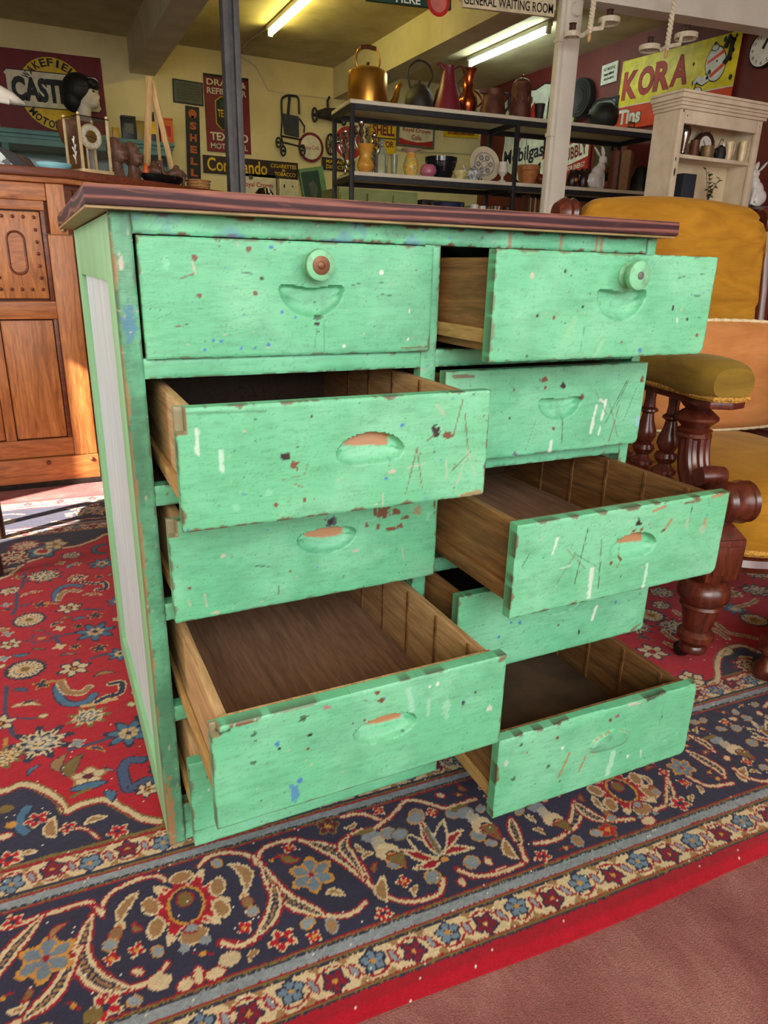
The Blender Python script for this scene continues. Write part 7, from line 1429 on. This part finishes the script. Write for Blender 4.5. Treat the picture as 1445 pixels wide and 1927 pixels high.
# ---------------------------------------------------------------- teal cabinet against the back wall, its tins and the mannequin
m_teal = mat('teal paint', (78, 128, 122), (62, 108, 104), 0.5, scale=8)
tc = thing('teal_cabinet', 'long teal painted glazed cabinet below the oxblood banner sign', 'cabinet', (0, 0, ZF))
tx0, tx1, ty0, ty1, tz = -1.3, 1.035, 5.26, 5.78, 1.705-ZF
MB().bx(tx0-0.02, tx1+0.02, ty0-0.02, ty1, tz-0.03, tz).build('top', m_teal, tc, 0.004); MB().bx(tx0-0.008, tx1+0.008, ty0-0.010, ty1, tz-0.055, tz-0.0305).build('moulding', m_teal, tc, 0.003); MB().bx(tx0, tx1, ty0, ty1-0.005, tz-0.095, tz-0.0555).build('frieze', m_teal, tc)
for x in (tx0, -0.72, -0.14, 0.44, tx1-0.045): MB().bx(x, x+0.045, ty0, ty0+0.03, 0.0, tz-0.0957).build('post', m_teal, tc, 0.002)
MB().bx(tx0+0.001, tx1-0.001, ty1-0.03, ty1-0.006, 0.0, tz-0.0957).build('back', m_teal, tc); MB().bx(tx1-0.02, tx1, ty0+0.031, ty1-0.031, 0, tz-0.0957).build('side', m_teal, tc); MB().bx(tx0, tx0+0.02, ty0+0.031, ty1-0.031, 0, tz-0.0957).build('side', m_teal, tc)
MB().bx(tx0+0.021, tx1-0.021, ty0+0.031, ty1-0.031, 0.02, 1.05).build('drawer_case', m_teal, tc)
for a, b in ((tx0+0.046, -0.721), (-0.674, -0.141), (-0.094, 0.439), (0.486, tx1-0.046)): MB().bx(a, b, ty0+0.010, ty0+0.014, 1.06, tz-0.097).build('pane', m_glass, tc)
TZ = 1.705
def titem(name, label, cat, u, vt, y, group=None): P = at_y(u, vt, y); return thing(name, label, cat, (float(P[0]), y, TZ), 0, group), float(P[2])-TZ, mpp(P)
for nm, lab, u, vt, hw, cols in (('small_gold_tin', 'tiny gold tin at the left of the row on the teal cabinet', 217, 240, 6, (200, 160, 50)), ('black_tea_tin', 'square black tin on the teal cabinet', 240, 219, 13, (34, 40, 38)), ('gold_tin', 'worn gold tin between the black tins on the teal cabinet', 262, 228, 8, (150, 126, 54)), ('dark_oil_tin', 'dark tin with yellow badge behind the easel on the teal cabinet', 285, 212, 11, (44, 46, 34)), ('orange_tin', 'orange tin at the right end of the teal cabinet', 311, 223, 12, (206, 96, 36))):
    k, H, m = titem(nm, lab, 'tin', u, vt, 5.40); w = hw*m
    MB().bx(-w, w, -w*0.7, w*0.7, 0.001, H*0.93).build('tin', paintm('tin '+nm, cols, 0.35), k, 0.004); MB().bx(-w*1.02, w*1.02, -w*0.72, w*0.72, H*0.9305, H).build('lid', paintm('tin '+nm, cols, 0.35), k, 0.003)
    if hw > 10: MB().bx(-w*0.6, w*0.6, -w*0.712, -w*0.7005, H*0.3, H*0.7).build('label', {'black_tea_tin': s_gry, 'dark_oil_tin': s_yel, 'orange_tin': s_dred}[nm], k)
P = at_y(143, 143, 5.45); m = mpp(P); bz = TZ
mq = thing('mannequin_head', 'white mannequin head in a short black wig in front of the oxblood sign', 'mannequin', (float(P[0])+0.02, 5.45, TZ), math.radians(-20)); hh = float(P[2])-TZ
m_mann = mat('matt white mannequin', (206, 196, 182), (190, 178, 164), 0.5, scale=6); k = hh/0.42
mb = MB(); mb.tube([(0, 0, 0.0), (0, 0, 0.06*k), (0.005*k, 0, 0.16*k), (0.02*k, 0, 0.24*k)], [0.085*k, 0.060*k, 0.052*k, 0.055*k], 16); mb.ball((0.035*k, 0, 0.30*k), 0.085*k, 0.075*k, 0.105*k); mb.ball((0.085*k, 0, 0.255*k), 0.045*k, 0.045*k, 0.045*k); mb.ball((0.122*k, 0, 0.290*k), 0.018*k, 0.014*k, 0.022*k); mb.ball((0.112*k, 0, 0.250*k), 0.018*k, 0.022*k, 0.010*k)
remesh(mb.build('head', m_mann, mq), 0.007, 4)
for s in (-1, 1): MB().ball((0.104*k, s*0.035*k, 0.318*k), 0.010*k, 0.018*k, 0.007*k, 10, 6).build('eye', m_blackm, mq)
mb = MB(); mb.ball((-0.015*k, 0, 0.335*k), 0.118*k, 0.108*k, 0.112*k); mb.ball((-0.055*k, 0, 0.26*k), 0.085*k, 0.090*k, 0.085*k); mb.ball((0.085*k, 0, 0.375*k), 0.055*k, 0.085*k, 0.035*k); mb.ball((0.115*k, -0.02*k, 0.355*k), 0.035*k, 0.060*k, 0.024*k); remesh(mb.build('wig', mat('black hair', (20, 18, 18), (12, 11, 11), 0.6, scale=80, bump=0.6, bscale=200), mq), 0.008, 3)
# ---------------------------------------------------------------- things hung on the back wall
yw = YB-0.05
def wp(u, v, y=None): P = at_y(u, v, y or yw); return (float(P[0]), float(P[1]), float(P[2]))
pc = thing('toy_pushchair', 'small dark metal folding pushchair hanging on the back wall', 'pushchair', (0, 0, 0))
MB().tube(spline([wp(531, 228), wp(530, 190), wp(537, 181), wp(549, 180), wp(561, 185), wp(563, 215)], 5), 0.009, 8).build('handle', m_iron, pc)
MB().tube([wp(545, 178), wp(542, 215)], 0.012, 8).build('hanging_strap', m_blackm, pc)
a, b, c, d = wp(532, 213), wp(562, 219), wp(563, 258), wp(537, 252); MB().add([a, b, c, d, (a[0], yw+0.025, a[2]), (b[0], yw+0.025, b[2]), (c[0], yw+0.025, c[2]), (d[0], yw+0.025, d[2])], [(0, 1, 2, 3), (4, 7, 6, 5), (0, 4, 5, 1), (1, 5, 6, 2), (2, 6, 7, 3), (3, 7, 4, 0)]).build('seat_cloth', mat('charcoal cloth', (50, 52, 56), (40, 42, 46), 0.8), pc)
for q in ([(531, 213), (529, 255), (533, 275)], [(533, 268), (566, 276), (573, 280)], [(530, 256), (567, 263)], [(563, 223), (573, 238), (572, 250)]): MB().tube([wp(x, y) for x, y in q], 0.007, 6).build('frame_tube', m_iron, pc)
for u, v, r in ((524, 268, 8), (533, 284, 8), (569, 283, 9)):
    p = wp(u, v, yw-0.03); m = mpp(p); w = MB().tube([(p[0]+r*m*0.55*math.cos(t), p[1]+0.0, p[2]+r*m*math.sin(t)) for t in [2*math.pi*i/20 for i in range(20)]], 0.008, 6, True).build('wheel', m_blackm, pc); MB().ball(p, 0.012).build('hub', m_iron, w)
rc = thing('toy_cart', 'black metal toy cart with small wheels hanging beside the shelves', 'toy', (0, 0, 0))
MB().tube([wp(598, 215), wp(612, 214), wp(628, 216), wp(644, 224)], [0.030, 0.046, 0.055, 0.04], 10).build('body', m_ironk, rc); MB().tube([wp(620, 182), wp(616, 190), wp(618, 214)], 0.010, 8).build('hook', m_iron, rc)
for u, v, r in ((592, 216, 11), (647, 225, 9)):
    p = wp(u, v, yw-0.06); m = mpp(p); w = MB().tube([(p[0]+r*m*0.4*math.cos(t), p[1], p[2]+r*m*math.sin(t)) for t in [2*math.pi*i/20 for i in range(20)]], 0.010, 6, True).build('wheel', m_blackm, rc); MB().ball(p, 0.015).build('hub', m_iron, w)
wh = thing('spoked_wheel', 'small dark spoked wheel on the back wall beside the round cream sign', 'wheel', wp(622, 272))
rw = 17*mpp(wp(622, 272)); MB().tube([(rw*0.5*math.cos(t), 0, rw*math.sin(t)) for t in [2*math.pi*i/24 for i in range(24)]], 0.010, 6, True).build('rim', m_ironk, wh)
for i in range(4): t = i*math.pi/4; MB().tube([(rw*0.5*math.cos(t), 0, rw*math.sin(t)), (-rw*0.5*math.cos(t), 0, -rw*math.sin(t))], 0.004, 5).build('spoke', m_ironk, wh)
# low things along the back wall
S = Sign('key_box', 'small cream metal key box just above the chest top', 'back', (526, 336), (561, 339), (526, 372), s_cream, th=0.08, cat='box'); S.rect(0.08, 0.08, 0.92, 0.92, paintm('sign ivory', (206, 198, 160)), 1, 'door'); S.rect(0.22, 0.28, 0.30, 0.46, s_blk, 2, 'keyhole'); S.ell(0.70, 0.36, 0.05, s_gry, 2, name='knob')
S = Sign('framed_picture', 'dark picture leaning in a green wooden frame beside the key box', 'back', (567, 318), (612, 312), (569, 385), paintm('frame green', (112, 148, 100)), th=0.04, cat='picture'); S.rect(0.05, 0.10, 0.78, 0.98, paintm('picture teal', (52, 74, 64)), 1, 'print'); S.poly([(0.3, 0.45), (0.5, 0.35), (0.66, 0.6), (0.5, 0.9), (0.32, 0.8)], s_gry, 2)
hb = thing('black_helmet', 'round black enamel helmet with pale streak peeking over the chest top', 'helmet', (0, 0, 0)); p = wp(497, 352, 4.9); m = mpp(p); hb.location = (p[0], p[1], 1.12)
MB().lathe([(20*m, 0.0), (20*m, 0.06), (18*m, p[2]-1.12-0.05), (11*m, p[2]-1.12-0.012), (0.001, p[2]-1.12)], 28).build('shell', m_black, hb); MB().tube([(0.0, -19.5*m, 0.08), (0.02, -15*m, p[2]-1.12-0.035), (0.02, -6*m, p[2]-1.12-0.002)], 0.008, 6).build('stripe', m_enam, hb)
tb = thing('side_table', 'low dark table against the back wall behind the chest', 'table', (1.90, 4.95, ZF))
MB().bx(-0.55, 0.55, -0.30, 0.30, 1.095, 1.13-0.0005).build('top', m_dwood, tb, 0.003)
for sx in (-1, 1):
    for sy in (-1, 1): MB().bx(sx*0.5-0.025, sx*0.5+0.025, sy*0.25-0.025, sy*0.25+0.025, 0, 1.0945).build('leg', m_dwood, tb)
m_pg = mat('pale green paint', (150, 158, 116), (136, 144, 102), 0.6, scale=6)
gc = thing('green_cupboard', 'pale green cupboard low behind the steel shelves', 'cupboard', (0, 0, ZF)); gx0, gx1 = wp(640, 360, 5.3)[0], wp(788, 360, 5.3)[0]
MB().bx(gx0, gx1, 5.32, 5.78, 0, 1.50).build('carcass', m_pg, gc); nD = 3
for i in range(nD):
    a = gx0+(gx1-gx0)*i/nD; b = gx0+(gx1-gx0)*(i+1)/nD; q = MB().bx(a+0.008, b-0.008, 5.30, 5.3195, 0.05, 1.46).build('door', m_pg, gc, 0.003); MB().ball((b-0.05, 5.29, 1.1), 0.014).build('knob', m_teal, q)
dcab = thing('travel_case', 'dark upright travel case low behind the steel shelves', 'case', (0, 0, ZF)); x0, x1 = wp(797, 360, 5.3)[0], wp(878, 360, 5.3)[0]
MB().bx(x0, x1, 5.32, 5.76, 0, 1.45).build('body', mat('dark trunk hide', (46, 42, 36), (34, 32, 28), 0.6, scale=12), dcab, 0.01)
for x in (x0+0.06, x1-0.08): MB().bx(x, x+0.03, 5.312, 5.3195, 0.01, 1.44).build('slat', m_dwood, dcab)
g2 = thing('blue_green_locker', 'grey green locker low behind the middle shelf upright', 'locker', (0, 0, ZF)); x0, x1 = wp(886, 360, 5.3)[0], 4.15
MB().bx(x0, x1-0.02, 5.32, 5.76, 0, 1.42).build('body', mat('grey green enamel', (128, 146, 128), (112, 130, 114), 0.5), g2, 0.005)
for i in range(3): a = x0+(x1-0.02-x0)*i/3; MB().bx(a+0.008, a+(x1-x0)/3-0.012, 5.305, 5.3195, 0.04, 1.38).build('door', MATS['grey green enamel'], g2, 0.003)

# ---------------------------------------------------------------- tube lights, wiring, hanging candle holders
def tube_mat(name, c, s):
    t = NT(name); t.b.inputs['Emission Color'].default_value = rgba(c); t.b.inputs['Emission Strength'].default_value = s; return t.done(rgba((240, 240, 230)), 0.4)
def tube_light(label, x, y0, y1, c, s, em):
    t = thing('tube_light', label, 'light', (x, (y0+y1)/2, ZC), 0, 'fluorescent tube lights'); h = (y1-y0)/2
    MB().bx(-0.022, 0.022, -h-0.02, h+0.02, -0.032, -0.0005).build('batten', m_white, t, 0.004)
    for s_ in (-1, 1): MB().bx(-0.016, 0.016, s_*h-0.012, s_*h+0.012, -0.075, -0.0325).build('lampholder', m_white, t)
    MB().lathe([(0.017, -h+0.013), (0.017, h-0.013)], 14, TR((0, 0, -0.056)) @ RX(90)).build('tube', em, t)
tube_light('yellow glowing tube light left of the middle ceiling beam', 1.74, 3.72, 4.935, None, 1, tube_mat('yellow tube glow', (255, 238, 130), 34.0))
tube_light('white glowing tube light right of the middle ceiling beam', 3.43, 3.84, 4.87, None, 1, tube_mat('white tube glow', (232, 255, 238), 34.0))
cb = thing('wiring', 'thin painted cable running from the yellow tube light down the back wall', 'cable', (0, 0, 0))
c1 = [(1.74, 4.97, ZC-0.006), (1.70, 5.4, ZC-0.006), (1.72, YB-0.006, ZC-0.008)]+[wp(x, y, YB-0.006) for x, y in ((480, 124), (505, 170), (540, 176), (625, 186))]
MB().tube(c1, 0.005, 6).build('cable', m_beam, cb)
cb = thing('wiring', 'pale conduit running along the back wall behind the black bowl', 'cable', (0, 0, 0)); MB().tube([wp(x, y, YB-0.008) for x, y in ((750, 283), (830, 287), (930, 292))], 0.007, 6).build('cable', m_beam, cb)
m_cord = mat('twisted ivory cord', (238, 230, 208), (220, 208, 180), 0.8, scale=60); m_scroll = mat('aged white iron', (224, 216, 196), (196, 186, 162), 0.5, scale=30)
def hanger(label, top, bot, discs, y):
    t = thing('hanging_candle_holder', label, 'candle holder', (0, 0, 0), 0, 'hanging candle holders'); a = np.array(wp(*top, y)); b = np.array(wp(*bot, y)); a[2] = max(a[2], 2.195); n = 44
    for ph in (0, math.pi): MB().tube([tuple(a+(b-a)*i/n+np.array([0.008*math.cos(i*0.9+ph), 0.008*math.sin(i*0.9+ph), 0])) for i in range(n+1)], 0.0075, 6).build('cord_strand', m_cord, t)
    MB().ball(tuple(b+np.array([0, 0, -0.02])), 0.011, 0.011, 0.022, 10, 8).build('tassel', m_pine, t)
    for u, v, r in discs:
        c = np.array(wp(u, v, y)); R = r*mpp(c); sg = 1 if c[0] > b[0] else -1
        pts = [tuple(b+np.array([0, 0, 0.02])), tuple((b+c)/2+np.array([0, 0, -0.004]))]
        pts = [(c[0]-sg*R*math.cos(q*1.0)*(1-0.0*q), c[1]-R*math.sin(q), c[2]) for q in [2*math.pi*i/28 for i in range(29)]]
        rg = MB()
        for i in range(28):
            p, q = pts[i], pts[i+1]; rg.add([(p[0], p[1], p[2]-0.012), (q[0], q[1], q[2]-0.012), (q[0], q[1], q[2]+0.012), (p[0], p[1], p[2]+0.012)]+[(c[0]+(p[0]-c[0])*0.93, c[1]+(p[1]-c[1])*0.93, p[2]-0.012), (c[0]+(q[0]-c[0])*0.93, c[1]+(q[1]-c[1])*0.93, q[2]-0.012), (c[0]+(q[0]-c[0])*0.93, c[1]+(q[1]-c[1])*0.93, q[2]+0.012), (c[0]+(p[0]-c[0])*0.93, c[1]+(p[1]-c[1])*0.93, p[2]+0.012)], [(0, 1, 2, 3), (4, 7, 6, 5), (0, 4, 5, 1), (3, 2, 6, 7)])
        o = rg.build('scroll_ring', m_scroll, t, smooth=40)
        MB().tube([tuple(b+np.array([0, 0, 0.015])), tuple((b*0.5+c*0.5)+np.array([0, -R*0.4, -0.010])), (c[0]-sg*R*0.9, c[1]-R*0.35, c[2])], 0.008, 6, flat=1.4).build('scroll_arm', m_scroll, t)
        MB().lathe([(R*0.52, -0.008), (R*0.52, 0.010), (R*0.42, 0.012), (R*0.40, -0.006), (R*0.20, -0.010), (R*0.20, 0.004), (0.001, 0.004)], 24, TR(tuple(c))).build('drip_pan', m_scroll, t)
        MB().lathe([(0.006, 0.004), (0.018, 0.012), (0.016, 0.045), (0.020, 0.050), (0.012, 0.052), (0.001, 0.04)], 16, TR(tuple(c))).build('candle_cup', m_dwood, t)
        MB().tube([(c[0]-R*0.95, c[1], c[2]-0.003), (c[0]+R*0.95, c[1], c[2]-0.003)], 0.004, 6).build('cross_bar', m_scroll, t)
hanger('white scroll candle holder hanging on twisted cord beside the white column', (1119, -6), (1109, 62), ((1076, 66, 15), (1146, 40, 20)), 2.45)
hanger('white scroll candle holder hanging on twisted cord in front of the tea sign', (1271, -12), (1254, 94), ((1222, 91, 19), (1291, 69, 21)), 2.40)
